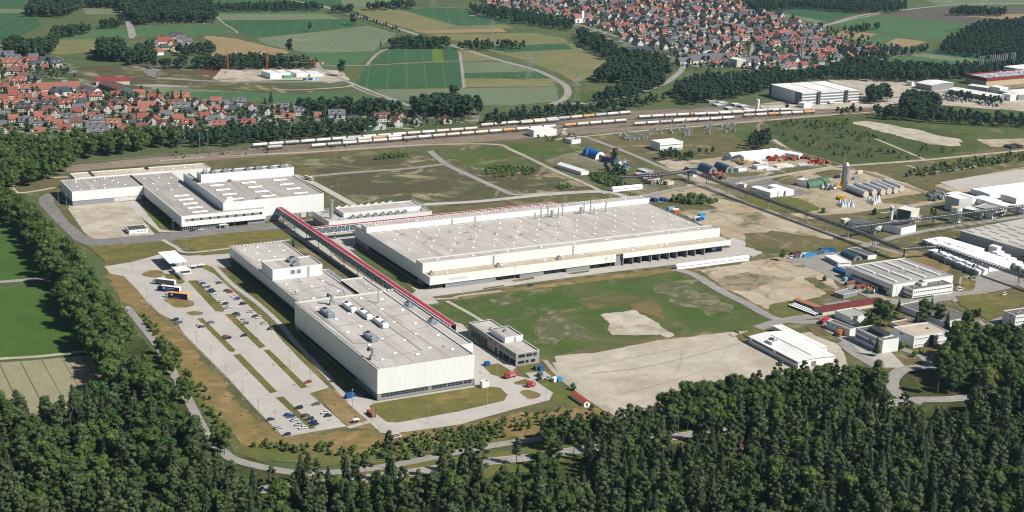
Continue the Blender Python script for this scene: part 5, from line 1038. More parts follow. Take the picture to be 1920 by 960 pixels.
archhall('arched_hall', 'left of two grey-blue barrel halls with pale end walls', (1329, 327), (1346, 325.5), (1314, 318), 7, flat('steel_blue_sheet', (0.06, 0.1, 0.15), 0.4), C_GREYM, group='pair of grey-blue barrel halls')
archhall('arched_hall', 'right of two grey-blue barrel halls with pale end walls', (1360, 325), (1376, 323.5), (1344, 316), 7, MATS['steel_blue_sheet'], C_GREYM, group='pair of grey-blue barrel halls')
bld('container_block', 'long flat dark teal container row behind the barrel halls', 'container', (1293, 315), (1322, 312), (1287, 311.5), 3.2, MATS['teal_sheet'], C_GREYM)
archhall('arched_hall', 'dark green barrel hall lying crosswise at the storage yard', (1519, 354), (1548, 350), (1514, 346), 6.5, flat('moss_green_sheet', (0.05, 0.13, 0.07), 0.6), C_DSTEEL, 'x', ribs=3)
archhall('arched_hall', 'second green barrel hall half hidden behind the first', (1540, 346), (1556, 344), (1536, 341), 5.5, MATS['moss_green_sheet'], C_DSTEEL, 'x')
bld('small_building', 'white cube-like building behind the green barrel hall', 'building', (1513, 340), (1526, 337), (1502, 334), 6, C_WHITE, C_CAP)
for k, a in enumerate([((1445,361),(1458,359),(1414,349)), ((1460,359),(1472,357),(1452,353)), ((1474,358),(1489,356),(1450,346))]):
    tent(('long white store hall at the left of the asphalt square', 'short white store hall in the middle of the asphalt square', 'white store hall at the right of the asphalt square')[k], a[0], a[1], a[2], 5, 0.4, 'white store halls on the asphalt square')
bld('site_cabin', 'single white trailer-like box on the grass left of the asphalt square', 'cabin', (1396, 346), (1400, 344.5), (1388, 343), 3, C_WHITE, C_WHITE)
for k, (a, b, c, wm, rm) in enumerate([((1211,322),(1226,320),(1200,316), C_GREYM, flat('pale_blue_sheet', (0.4, 0.47, 0.52))), ((1206,330),(1218,328.5),(1195,323), C_YELLOW, R_GREY), ((1218,333),(1236,330),(1208,325), C_DSTEEL, R_DARK), ((1216,337),(1238,334),(1212,332.5), C_CREAM, flat('maroon_sheet', (0.14, 0.03, 0.04))), ((1252,341),(1264,339.5),(1250,338), C_CREAM, M_ORT), ((1222,340),(1230,339),(1220,337.5), C_GREYM, C_GREYM),
        ((1385,316),(1400,314),(1380,313), C_WHITE, R_GREY), ((1420,312),(1441,310),(1416,308), C_WHITE, MATS['pale_blue_sheet']), ((1425,305),(1440,303),(1418,301), C_CREAM, R_WHITE), ((1458,311),(1485,307),(1455,308), C_CREAM, C_CREAM), ((1300,325),(1312,323),(1292,319), C_WHITE, MATS['bright_blue_sheet'])]):
    bld('workshop_shed', ('pale blue roofed shed in the scrap yard', 'yellow-walled shed with a grey flat roof', 'black-roofed shed between the yellow and the maroon one', 'maroon-roofed shed under the pipe bridge', 'cream hut with an orange roof beside the plant road', 'small grey shed before the maroon one', 'low white cabin left of the blue and white workshop', 'white workshop with a pale blue roof in the machine yard', 'cream shed behind the blue-roofed workshop', 'long cream shed in the machine yard', 'white shed with a blue roof patch below the barrel halls')[k], 'shed', a, b, c, 3.4, wm, rm)
# shade roof by the containers
t, wd, dp = bld('open_shed', 'open-sided lean-to with a grey roof behind the red shed', 'open shed', (1582, 553), (1608, 546), (1566, 546.5), 3.0, C_GREYM, C_GREYM)
# ================================================================== pipe bridges, tanks, silos, masts
def pipebridge(name, label, pts, h, wd, spacing=18, pipes=3, arches=True):
    P = [g(x, y, h) for x, y in pts]; o0 = P[0].copy(); o0.z = 0
    t = thing(name, label, 'pipe bridge', o0)
    fr = MB(); pp = MB(); k = 0
    for a, b in zip(P, P[1:]):
        a = a-o0; b = b-o0; L = (b-a).length; d = (b-a)/L; n = Vector((-d.y, d.x, 0)); nb = max(2, int(L/3.2))
        for s in (-wd/2, wd/2):
            fr.bar(a+n*s, b+n*s, 0.5, 0.5, C_DSTEEL); fr.bar(a+n*s+Vector((0, 0, 2.2)), b+n*s+Vector((0, 0, 2.2)), 0.32, 0.32, C_DSTEEL)
            for i in range(nb):
                p0 = a.lerp(b, i/nb)+n*s; p1 = a.lerp(b, (i+1)/nb)+n*s; fr.bar(p0, p0+Vector((0, 0, 2.2)), 0.24, 0.24, C_DSTEEL); fr.bar(p0, p1+Vector((0, 0, 2.2)), 0.18, 0.18, C_DSTEEL)
        if arches:
            for i in range(nb):
                p0 = a.lerp(b, i/nb)+Vector((0, 0, 2.3)); fr.bar(p0-n*wd/2, p0+n*wd/2, 0.3, 0.15, C_STEEL)
        for i in range(pipes): off = n*(wd*0.7*((i+0.5)/pipes-0.5)); pp.cyl(a+off+Vector((0, 0, 0.5+0.5*(i % 2))), b+off+Vector((0, 0, 0.5+0.5*(i % 2))), 0.28, n=6, mat=C_STEEL if i % 2 else C_DSTEEL)
        ns = max(1, int(L/spacing))
        for i in range(ns+1):
            c = a.lerp(b, i/ns); lg = MB()
            for s in (-wd*0.3, wd*0.3): lg.bar(Vector((c.x, c.y, 0))+n*s*1.3, Vector((c.x, c.y, h-0.1))+n*s, 0.45, 0.45, C_GREYM if arches else C_DSTEEL)
            lg.bar(Vector((c.x, c.y, h-0.6))-n*wd*0.5, Vector((c.x, c.y, h-0.6))+n*wd*0.5, 0.5, 0.5, C_DSTEEL)
            if i or a is P[0]-o0 or k == 0: lg.build('support', None, t)
        k += 1
    fr.build('frame', None, t); pp.build('pipe', None, t); return t
pipebridge('pipe_bridge', 'long dark pipe bridge striding diagonally over road and sandy lots', [(1292, 322), (1440, 376), (1590, 430), (1690, 469)], 8, 3.2, 24, 3)
pipebridge('pipe_bridge', 'pale pipe bridge crossing in front of the round tank to the right edge', [(1597, 428.5), (1750, 409), (1840, 398), (1975, 382)], 8, 2.6, 20, 3, False)
pipebridge('pipe_bridge', 'thin pipe bridge hopping over the scrap yard sheds', [(1292, 322), (1240, 330), (1165, 334)], 8, 1.6, 24, 2, False)
pipebridge('pipe_bridge', 'short pale pipe link between the dark bridge and the module halls', [(1696, 469), (1762, 464)], 8, 1.6, 22, 2, False)
pipebridge('pipe_bridge', 'pipe bridge running over the white module halls toward the right edge', [(1762, 464), (1835, 491), (1912, 518), (1990, 545)], 8, 2.6, 22, 3)
def cyltank(name, label, x, y, r, h, mat, top=None, cat='tank', band=None, ladder_=True):
    p = g(x, y); t = thing(name, label, cat, p)
    m_ = MB(); m_.cyl((0, 0, 0), (0, 0, h), r, n=24, mat=mat); m_.build('shell', None, t)
    m_ = MB(); m_.cyl((0, 0, h), (0, 0, h+0.1*r), r*1.02, r*0.1, n=24, mat=top or mat); m_.build('lid', None, t)
    m_ = MB(); 
    for k in range(1, 5): m_.cyl((0, 0, h*k/5), (0, 0, h*k/5+0.12), r*1.01, n=24, mat=C_GREYM)
    m_.cyl((r*0.7, -r*0.8, 0), (r*0.7, -r*0.8, h+0.8), 0.22, n=5, mat=C_STEEL); m_.build('ring', None, t)
    if band: m_ = MB(); m_.cyl((0, 0, h*0.72), (0, 0, h*0.86), r*1.02, n=20, mat=band); m_.build('band', None, t)
    return t
cyltank('storage_tank', 'big round white tank with a sandy lid beside the pipe bridge', 1791, 415, 4.6, 12.5, C_WHITE, flat('sand_lid', (0.55, 0.4, 0.25)))
cyltank('silo', 'white upright silo with a blue mark near the concrete block', 1670, 412, 1.6, 12, C_WHITE, None, 'silo', flat('blue_mark', (0.03, 0.2, 0.3)))
cyltank('silo', 'bright blue upright silo beside the blue barrel hall', 1099.5, 293.5, 1.2, 7.5, flat('sky_blue', (0.03, 0.25, 0.5)), None, 'silo')
cyltank('gas_tank', 'tall slim white tank at the pumping station by the railway', 1420, 207, 1.9, 13, C_WHITE, None, 'tank')
# storage tower being built: ribbed steel cylinder, crane alongside
p = g(1583, 353); T = thing('storage_tower', 'tall ribbed steel tower with a domed top standing among horizontal tanks', 'tower', p)
M_RIB = flat('ribbed_steel', (0.36, 0.38, 0.4), 0.35, 0.7, var=0.2, sc=0.8)
m_ = MB(); m_.cyl((0, 0, 1), (0, 0, 22), 2.9, n=20, mat=M_RIB); m_.cyl((0, 0, 22), (0, 0, 24.4), 2.9, 1.3, n=20, mat=C_STEEL); m_.build('shell', None, T)
for k in range(10): m_ = MB(); m_.cyl((0, 0, 2+k*2.1), (0, 0, 2.45+k*2.1), 3.05, n=20, mat=C_GREYM); m_.build('ring', None, T)
m_ = MB(); [m_.bar((3.1*math.cos(a), 3.1*math.sin(a), 0), (3.1*math.cos(a), 3.1*math.sin(a), 22), 0.25, 0.25, C_STEEL) for a in (2.4, 2.8, 3.2, 3.6)]; m_.build('pipe', None, T)
p = g(1575.5, 353.5); T = thing('mobile_crane', 'yellow lattice crane reaching far above the ribbed steel tower', 'crane', p)
m_ = MB(); m_.box(-4.5, -1.3, 0.9, 4.5, 1.3, 2.2, C_YELLOW); m_.box(-4.2, -1, 2.2, -2, 1, 3.4, C_YELLOW); m_.build('chassis', None, T)
for sx in (-3.3, -1.5, 1.5, 3.3): m_ = MB(); [m_.cyl((sx, s-0.2, 0.55), (sx, s+0.2, 0.55), 0.55, n=10, mat=C_BLACK) for s in (-1.2, 1.2)]; m_.build('wheel', None, T)
m_ = MB()
C_BOOM = flat('boom_paint', (0.42, 0.26, 0.15), 0.6)
b0, b1 = Vector((0, 0, 2)), Vector((3.4, 0.6, 38))
for sx, sy in ((-0.5, -0.5), (0.5, -0.5), (0.5, 0.5), (-0.5, 0.5)): m_.bar(b0+Vector((sx, sy, 0)), b1+Vector((sx*0.4, sy*0.4, 0)), 0.13, 0.13, C_BOOM)
for i in range(20): q0 = b0.lerp(b1, i/20); q1 = b0.lerp(b1, (i+1)/20); m_.bar(q0+Vector((-0.45, -0.4, 0)), q1+Vector((0.45, -0.4, 0)), 0.07, 0.07, C_BOOM)
m_.build('boom', None, T); m_ = MB(); m_.bar(b1, b1+Vector((0.8, 0, -26)), 0.12, 0.12, C_DSTEEL); m_.bar((0, 0, 2), (0.6, 0, 13), 0.9, 0.9, C_YELLOW); m_.build('hoist', None, T)
# six lying tanks
tk = None
NM6 = ('leftmost', 'second', 'third', 'fourth', 'fifth', 'rightmost')
for k, (a, b) in enumerate([((1589,357),(1623,371)), ((1604,354),(1637,367)), ((1621,353),(1653,366)), ((1635,351),(1667,365)), ((1645,350),(1679,363.5)), ((1657,347),(1691,361))]):
    p, q = g(*a), g(*b); L = (q-p).length; ang = math.atan2((q-p).y, (q-p).x); r = 3.0
    if tk is None:
        tk = thing('lying_tank', 'x', 'tank', p, ang, 'six lying steel tanks beside the tower')
        m_ = MB(); m_.cyl((0, 0, r+0.3), (L, 0, r+0.3), r, n=20, mat=M_RIB); m_.cyl((-1.4, 0, r+0.3), (0, 0, r+0.3), r*0.55, r, n=20, mat=C_STEEL); m_.build('shell', None, tk)
        m_ = MB(); [m_.cyl((1.2+i*2.0, 0, r+0.3), (1.55+i*2.0, 0, r+0.3), r*1.04, n=20, mat=C_WHITE) for i in range(int(L/2.0))]; m_.build('ring', None, tk)
        m_ = MB(); m_.cyl((L, 0, r+0.3), (L+0.3, 0, r+0.3), r*0.98, n=20, mat=C_CREAM); m_.box(L-1, -2.4, 0, L, 2.4, 1.2, C_GREYM); m_.box(3, -2.4, 0, 4, 2.4, 1.2, C_GREYM); m_.build('end_frame', None, tk)
        o = tk
    else: o = copy_tree(tk, p, ang)
    o['label'] = '%s of six lying ribbed steel tanks beside the tower' % NM6[k]
# white pyramid hoods in two clusters
hood = None; R_ = random.Random(3)
HP = [(1574,384),(1578,386),(1583,381.5),(1588,386.5),(1584,388),(1593,384),(1597,386),(1579,388.5),(1590,388),(1598,388.5),(1629,378),(1633,380),(1637,377),(1634,383),(1642,380),(1638,384),(1647,376),(1646.5,379)]
for k, (x, y) in enumerate(HP):
    p = g(x, y)
    if hood is None:
        hood = thing('concrete_cone', 'pale cone standing on the sand in front of the lying tanks', 'cone', p, 0, 'pale cones in front of the lying tanks')
        m_ = MB(); m_.cyl((0, 0, 0.3), (0, 0, 5.6), 2.1, 0.15, n=8, mat=flat('pale_blue_concrete', (0.55, 0.6, 0.63), 0.7)); m_.build('cone', None, hood)
        m_ = MB(); m_.cyl((0, 0, 0), (0, 0, 0.3), 2.3, n=8, mat=C_CONC); m_.cyl((0, 0, 5.6), (0, 0, 6.3), 0.12, n=5, mat=C_STEEL); m_.build('foot', None, hood); o = hood
    else: o = copy_tree(hood, p, R_.random())
    o['label'] = 'pale cone in the %s cluster on the sand before the lying tanks' % ('left' if k < 10 else 'right')
# containers
CT = {}
def container(x, y, mat, label, rz=0.0, L=6.1, group=None, h=2.6):
    p = g(x, y); key = (mat.name, L)
    if key not in CT:
        t = thing('shipping_container', label, 'container', p, rz, group)
        m_ = MB(); m_.box(-L/2, -1.22, 0.15, L/2, 1.22, h, mat); m_.build('body', None, t)
        m_ = MB(); n = int(L/0.6)
        for i in range(n+1):
            xx = -L/2+L*i/n
            for s in (-1.26, 1.22): m_.box(xx-0.08, s, 0.15, xx+0.08, s+0.04, h-0.02, mat)
        m_.box(-L/2-0.03, -1.25, h, L/2+0.03, 1.25, h+0.05, mat); m_.build('rib', None, t)
        m_ = MB(); m_.box(L/2, -1.1, 0.2, L/2+0.06, 1.1, h-0.1, mat); [m_.box(L/2+0.06, s, 0.25, L/2+0.12, s+0.06, h-0.15, C_STEEL) for s in (-0.7, -0.2, 0.2, 0.7)]; m_.build('door', None, t)
        CT[key] = t; return t
    return copy_tree(CT[key], p, rz, label, group)
C_SKY = flat('sky_blue_paint', (0.04, 0.25, 0.5)); C_DKG = flat('dark_grey_green', (0.08, 0.11, 0.11)); C_MAR = flat('maroon_paint', (0.12, 0.02, 0.035)); C_LB = flat('light_blue_paint', (0.25, 0.42, 0.55))
for k, (x, y, m_2, lab) in enumerate([(1491,478.5,C_MAR,'maroon container at the left of the container row'), (1496,483,C_DKG,'dark grey container in front of the maroon one'), (1507,481.5,C_WHITE,'white-topped container near the left of the row'), (1513,482,C_SKY,'sky blue container beside the white-topped one'), (1521,479.5,C_SKY,'sky blue container with a teal neighbour'),
      (1532,477.5,C_DKG,'long grey container in the middle of the row'), (1543,475,C_SKY,'sky blue container right of the middle'), (1552,473.5,C_BLUE,'deep blue container near the right end of the row'), (1557,472,C_BLUE,'last deep blue container of the row'), (1545,469.5,C_DKG,'dark container set behind the right end of the row')]):
    container(x, y, m_2, lab, 0.05, 12.2 if k in (5,) else 9.0, 'containers in the row by the plant road')
for x, y, m_2, lab, rz in [(1565,499.5+2,C_BLUE,'x',0)][:0]: pass
container(1574, 512, C_BLUE, 'large blue container with a grey roof beside the workshop', math.pi/2, 12.2); container(1578, 510, C_BLUE, 'second large blue container standing close behind the first', math.pi/2, 12.2)
container(1588, 531.5-5, C_LB, 'light blue box beside the rusty stacks', 0.1, 6.1); container(1594, 534, flat('rust_paint', (0.24, 0.11, 0.07), 0.8, sc=2, var=0.4), 'rusty container at the foot of the workshop wall', 0.1, 9.0); container(1612, 541, MATS['rust_paint'], 'rusty red stack farther along the workshop wall', 0.1, 9.0)
for k, (x, y) in enumerate(((1226,377),(1230,377.3),(1242,376.5),(1247,377))): container(x, y, C_BLUE, 'blue container, %s of four at the scrub behind the wide hall' % ('first', 'second', 'third', 'fourth')[k], math.pi/2, 6.1, 'blue containers behind the wide hall')
container(1258, 393.5, C_LB, 'pale blue box near the roof edge of the wide hall'); container(1266, 397, C_WHITE, 'white box with orange neighbour near the wide hall roof edge'); container(1269, 400, C_ORANGE, 'small orange box near the wide hall roof edge')
container(1307, 412.5, C_WHITE, 'white cabin container beside the dark mesh panel', 0.1); container(1313, 413.5, C_BLUE, 'dark blue box right of the white cabin', 0.1); container(1316.5, 405.5, flat('azure_paint', (0.03, 0.3, 0.55)), 'lone azure container on the sand', 0.1)
for k, (x, y) in enumerate(((1891,277.5),(1896,276.5),(1903,276),(1909,275))): container(x, y, (C_DKG, C_DKG, C_MAR, C_DKG)[k], 'dark container, %s of four on the far sand patch' % ('first', 'second', 'third', 'fourth')[k], math.pi/2, 12.2, 'dark containers on the far sand patch')
container(1570, 334, C_NAVY, 'navy container beside the ribbed tower', 0.2); container(1611, 325, C_CREAM, 'cream tank box behind the ribbed tower', 0.3, 9.0); container(1604, 336, C_GREYM, 'grey machine box right of the ribbed tower', 0.3, 9.0)
# heaps of machines: small articulated objects in the yard
mach = {}
def machine(x, y, mat, label, rz, group, s=1.0):
    if mat.name not in mach:
        t = thing('yard_machine', label, 'machine', g(x, y), rz, group)
        m_ = MB(); m_.box(-2.2, -0.9, 0.6, 2.2, 0.9, 1.5, mat); m_.box(-1.9, -0.8, 1.5, -0.4, 0.8, 2.5, mat); m_.build('body', None, t)
        m_ = MB(); m_.bar((0.5, 0, 1.6), (3.0, 0, 3.2), 0.4, 0.4, mat); m_.bar((3.0, 0, 3.2), (4.4, 0, 1.0), 0.35, 0.35, mat); m_.build('arm', None, t)
        for sx in (-1.4, 1.4): m_ = MB(); [m_.cyl((sx, s_-0.2, 0.55), (sx, s_+0.2, 0.55), 0.55, n=8, mat=C_BLACK) for s_ in (-0.9, 0.9)]; m_.build('wheel', None, t)
        mach[mat.name] = t; return t
    return copy_tree(mach[mat.name], g(x, y), rz, label, group, s)
R_ = random.Random(11)
for poly, mats, n, grp, lab in [([(1436,297),(1450,292),(1500,300),(1498,303),(1440,303)], (C_ORANGE, C_MAR, C_REDP), 26, 'orange and red machines in the machine yard', '%s machine parked between the white yard halls'),
        ([(1472,292),(1485,289),(1508,295),(1522,299),(1500,300)], (C_REDP, C_MAR, C_ORANGE), 20, 'red machines by the right yard hall', '%s machine near the right-hand yard hall'),
        ([(1510,307),(1535,303),(1555,307),(1520,311)], (C_ORANGE, C_MAR), 18, 'machines at the yard edge by the track', '%s machine at the yard edge by the dirt track'),
        ([(1382,305),(1396,300),(1402,308),(1388,312)], (C_YELLOW, C_DKG), 9, 'yellow machines at the left of the yard', '%s machine at the left of the yard'),
        ([(1350,302),(1372,296),(1396,303),(1380,308)], (C_DKG, C_GREYM), 14, 'grey machines before the barrel halls', '%s machine on the pale ground above the barrel halls'),
        ([(1384,292),(1400,292),(1402,297),(1386,297)], (C_DKG, C_GREYM), 6, 'grey machines at the end of the front white hall', '%s machine at the end of the front white hall'),
        ([(1320,330),(1360,326),(1358,336),(1330,336)], (C_ORANGE, C_MAR, C_GREYM), 14, 'scrap and machines before the barrel halls', '%s machine before the barrel halls'),
        ([(1567,373),(1584,370),(1588,373),(1572,376)], (C_YELLOW,), 6, 'yellow machines below the crane', '%s machine below the lattice crane'),
        ([(1740,368),(1758,358),(1774,362),(1774,375),(1745,377)], (C_STEEL, C_GREYM, C_DKG), 26, 'tangled steel units beside the ribbed block', '%s unit in the tangle beside the ribbed block'),
        ([(1540,350),(1566,350),(1566,358),(1545,360)], (C_STEEL, C_DKG, C_WHITE), 12, 'gear around the green hall', '%s machine beside the green barrel hall'),
        ([(1205,345),(1245,341),(1248,346),(1210,348)], (C_WHITE, C_DKG, C_REDP), 8, 'vehicles before the maroon shed', '%s machine before the maroon shed'),
        ([(1165,305),(1190,308),(1180,322),(1160,318)], (C_WHITE, C_DKG, C_LB), 10, 'scrap in the overgrown yard', '%s machine in the overgrown yard'),
        ([(1545,190),(1600,186),(1622,188),(1560,196)], (C_REDP, C_WHITE, C_BLUE, C_YELLOW), 14, 'machines before the logistics block', '%s machine before the banded logistics block'),
        ([(1618,545),(1632,540),(1640,548),(1625,552)], (C_DKG, C_ORANGE, C_WHITE), 6, 'machines by the lean-to', '%s machine near the lean-to')]:
    W = [g(*q) for q in poly]; xs = [q.x for q in W]; ys = [q.y for q in W]; c = 0; tries = 0
    while c < n and tries < 4000:
        tries += 1; x, y = R_.uniform(min(xs), max(xs)), R_.uniform(min(ys), max(ys))
        if not inpoly(x, y, W): continue
        mt = mats[c % len(mats)]; px = proj((x, y, 0))
        nm_ = {'orange_paint': 'orange', 'maroon_paint': 'maroon', 'red_paint': 'red', 'yellow_paint': 'yellow', 'dark_grey_green': 'dark grey', 'grey_metal': 'grey', 'galvanised_steel': 'bright steel', 'white_paint': 'white', 'light_blue_paint': 'pale blue', 'blue_paint': 'blue'}[mt.name]
        machine(px[0], px[1], mt, lab % nm_, R_.uniform(0, 6.28), grp, R_.uniform(0.8, 1.4)); c += 1
# small white arch tents at the yard edge (three clusters)
tt = None
for x0, y0, nx, ny in ((1434, 318, 6, 3), (1472, 314, 4, 2), (1498, 311, 6, 2)):
    for i in range(nx):
        for j in range(ny):
            p = g(x0+i*4.3+j*2, y0-i*0.35+j*2.2-1)
            if tt is None:
                tt = thing('pipe_segment', 'curved white shell segment with a blue rim lying on the grass strip', 'shell segment', p, 0, 'white curved segments on the grass strip')
                m_ = MB(); m_.arch(-1.4, -1.5, 1.4, 1.5, 1.5, 0.1, 'y', 8, C_WHITE); m_.build('shell', None, tt); m_ = MB(); m_.arch(-1.1, -1.56, 1.1, -1.5, 1.2, 0.1, 'y', 8, C_BLUE); m_.build('rim', None, tt); o = tt
            else: o = copy_tree(tt, p, 0)
            o['label'] = 'curved white shell segment in the %s cluster of the yard edge' % {1434: 'left', 1472: 'middle', 1498: 'right'}[x0]
# substation gantries
gt = None; R_ = random.Random(5)
for k in range(46):
    x = 1150+R_.uniform(0, 230); y = 252-(x-1150)*0.075+R_.uniform(-3, 14)
    if 1222 < x < 1285 and y > 252: continue
    p = g(x, y)
    if gt is None:
        gt = thing('substation_gantry', 'steel gantry with insulators in the open-air substation', 'gantry', p, 0, 'gantries of the substation')
        m_ = MB(); [m_.bar((s, 0, 0), (s, 0, 7), 0.25, 0.25, C_STEEL) for s in (-3, 3)]; m_.bar((-3.2, 0, 7), (3.2, 0, 7), 0.35, 0.35, C_STEEL); m_.build('portal', None, gt)
        [MB().cyl((s, 0, 5.2), (s, 0, 6.8), 0.22, n=6, mat=C_GREYM).build('insulator', None, gt) for s in (-2, 0, 2)]; MB().box(-1.6, 1.5, 0, 1.6, 3.6, 2.2, C_GREYM).build('switchgear', None, gt)
    else: copy_tree(gt, p, R_.choice((0, 0, 1.57)), scale=R_.uniform(0.7, 1.1))
# the pumping station by the railway
for k, (x, y) in enumerate(((1330,190),(1352,193),(1345,197),(1378,196),(1392,199),(1366,203),(1400,205),(1385,209))):
    o = bld('process_unit', 'low grey pipe unit, number %s at the pumping station by the railway' % 'one two three four five six seven eight'.split()[k], 'process unit', (x, y), (x+14, y-1), (x-5, y-3), 2.5, C_GREYM, C_CAP, group='pipe units at the pumping station')
# pylons and masts
def pylon(x, y, h, label, arms=3, bw=3.2):
    t = thing('power_pylon', label, 'pylon', g(x, y)); m_ = MB()
    c = [(-1, -1), (1, -1), (1, 1), (-1, 1)]
    def hw(z): return bw*(1-z/h)+0.45
    n = 12
    for i in range(n):
        z0, z1 = h*i/n, h*(i+1)/n; a, b = hw(z0), hw(z1)
        for k in range(4):
            p0 = Vector((c[k][0]*a, c[k][1]*a, z0)); p1 = Vector((c[k][0]*b, c[k][1]*b, z1)); q1 = Vector((c[(k+1) % 4][0]*b, c[(k+1) % 4][1]*b, z1)); q0 = Vector((c[(k+1) % 4][0]*a, c[(k+1) % 4][1]*a, z0))
            m_.bar(p0, p1, 0.2, 0.2, C_GREYM); m_.bar(p0, q1, 0.1, 0.1, C_GREYM); m_.bar(q0, p1, 0.1, 0.1, C_GREYM)
    m_.build('tower', None, t)
    for i in range(arms):
        z = h*(0.62+0.14*i); w_ = 7.5-1.6*abs(i-0.5); m_ = MB(); m_.bar((-w_, 0, z), (w_, 0, z), 0.2, 0.2, C_GREYM); m_.bar((-w_, 0, z), (0, 0, z+1.6), 0.12, 0.12, C_GREYM); m_.bar((w_, 0, z), (0, 0, z+1.6), 0.12, 0.12, C_GREYM); m_.build('arm', None, t)
    return t
pylon(1079, 205, 44, 'tall lattice pylon standing by the bend of the country road'); pylon(991, 150, 36, 'second lattice pylon in the field left of the road bend'); pylon(921, 90, 40, 'faint lattice pylon among the far fields'); pylon(811, 12, 40, 'most distant lattice pylon near the top edge')
def mast(x, y, h, label, group=None, r=0.14, head=True, name='lamp_post'):
    t = thing(name, label, 'lamp post' if name == 'lamp_post' else 'mast', g(x, y), 0, group)
    m_ = MB(); m_.cyl((0, 0, 0), (0, 0, h), r, r*0.6, n=6, mat=C_STEEL); m_.cyl((0, 0, 0), (0, 0, 0.5), r*2.2, n=8, mat=C_CONC); m_.build('pole', None, t)
    if head: m_ = MB(); m_.box(-0.9, -0.25, h, 0.9, 0.25, h+0.22, C_GREYM); m_.build('lamp_head', None, t)
    return t
mast(1368, 178, 35, 'tall pale mast rising above the trees by the railway', r=0.45, name='radio_mast')
mast(375, 297, 24, 'tall floodlight mast beside the end of the rail yard', r=0.25, name='floodlight_mast')
LP = [(276,572),(249,508),(310,588-10),(344,629),(369,655),(396,688),(424,719),(455,750),(510,640),(543,690),(582,728),(485,786),(516,808),(617,766),(651,795),(661,766),(803,795),(913,765),(1023,755),(932,705),(700,788),
      (351,477),(252,465),(110,385),(125,390),(303,448),(233,403),(278,430),(325,440),(440,430),(475,415),(586,450),(602,350),(634,368),(664,388),(1046,513),(965,530),(1145,504),(1217,505),(1320,492),(868,560),(866,386),(940,382),(1565,470),(1770,505),(1820,515),(1870,432)]
l0 = None
for k, (x, y) in enumerate(LP):
    if l0 is None: l0 = mast(x, y, 11, 'slim grey lamp post standing at a plant road or car park edge', 'slim lamp posts of the plant')
    else: copy_tree(l0, g(x, y), 0.8 if k % 2 else 0)
m0 = None
for k, (x, y) in enumerate([(1187,246),(1208,244),(1229,242),(1250,241),(1258,240),(1285,238),(1297,237),(1320,235),(1100,250),(1070,252),(1340,214-8),(1285,187),(1320,184),(820,262),(700,272),(390,280)]):
    if m0 is None: m0 = mast(x, y, 18, 'thin lighting mast along the rail yard', 'lighting masts of the rail yard', 0.2)
    else: copy_tree(m0, g(x, y))
# fences
def fence(name, label, pts, h=2.0, step=3.0):
    P = [g(*q) for q in pts]; o0 = P[0]; t = thing(name, label, 'fence', o0)
    ps = MB(); rl = MB()
    for a, b in zip(P, P[1:]):
        n = max(1, int((b-a).length/step))
        for i in range(n): c = a.lerp(b, i/n)-o0; ps.bar(c, c+Vector((0, 0, h)), 0.09, 0.09, C_STEEL)
        for z in (0.15, h*0.5, h): rl.bar(a-o0+Vector((0, 0, z)), b-o0+Vector((0, 0, z)), 0.035, 0.035, C_STEEL)
    o = ps.build('post', None, t); o['kind'] = 'stuff'; rl.build('rail', None, t)
fence('chain_fence', 'wire fence along the sloping bank left of the car park', [(212,520),(255,543),(300,590),(345,632),(420,706),(520,812),(535,822),(652,806)])
fence('chain_fence', 'wire fence across the dry lawn between car park and hall', [(372,500),(480,575),(600,695),(622,730),(690,800)])
fence('chain_fence', 'wire fence at the lower edge of the plant by the forest road', [(392,800),(440,845),(520,866),(640,872),(760,860),(900,836)])
fence('chain_fence', 'wire fence beside the green field and office', [(945,548),(868,562),(910,600),(1018,680),(1060,720),(1140,770)])
fence('chain_fence', 'wire fence along the dirt track behind the meadows', [(930,268),(1000,300),(1100,348),(1140,366)])
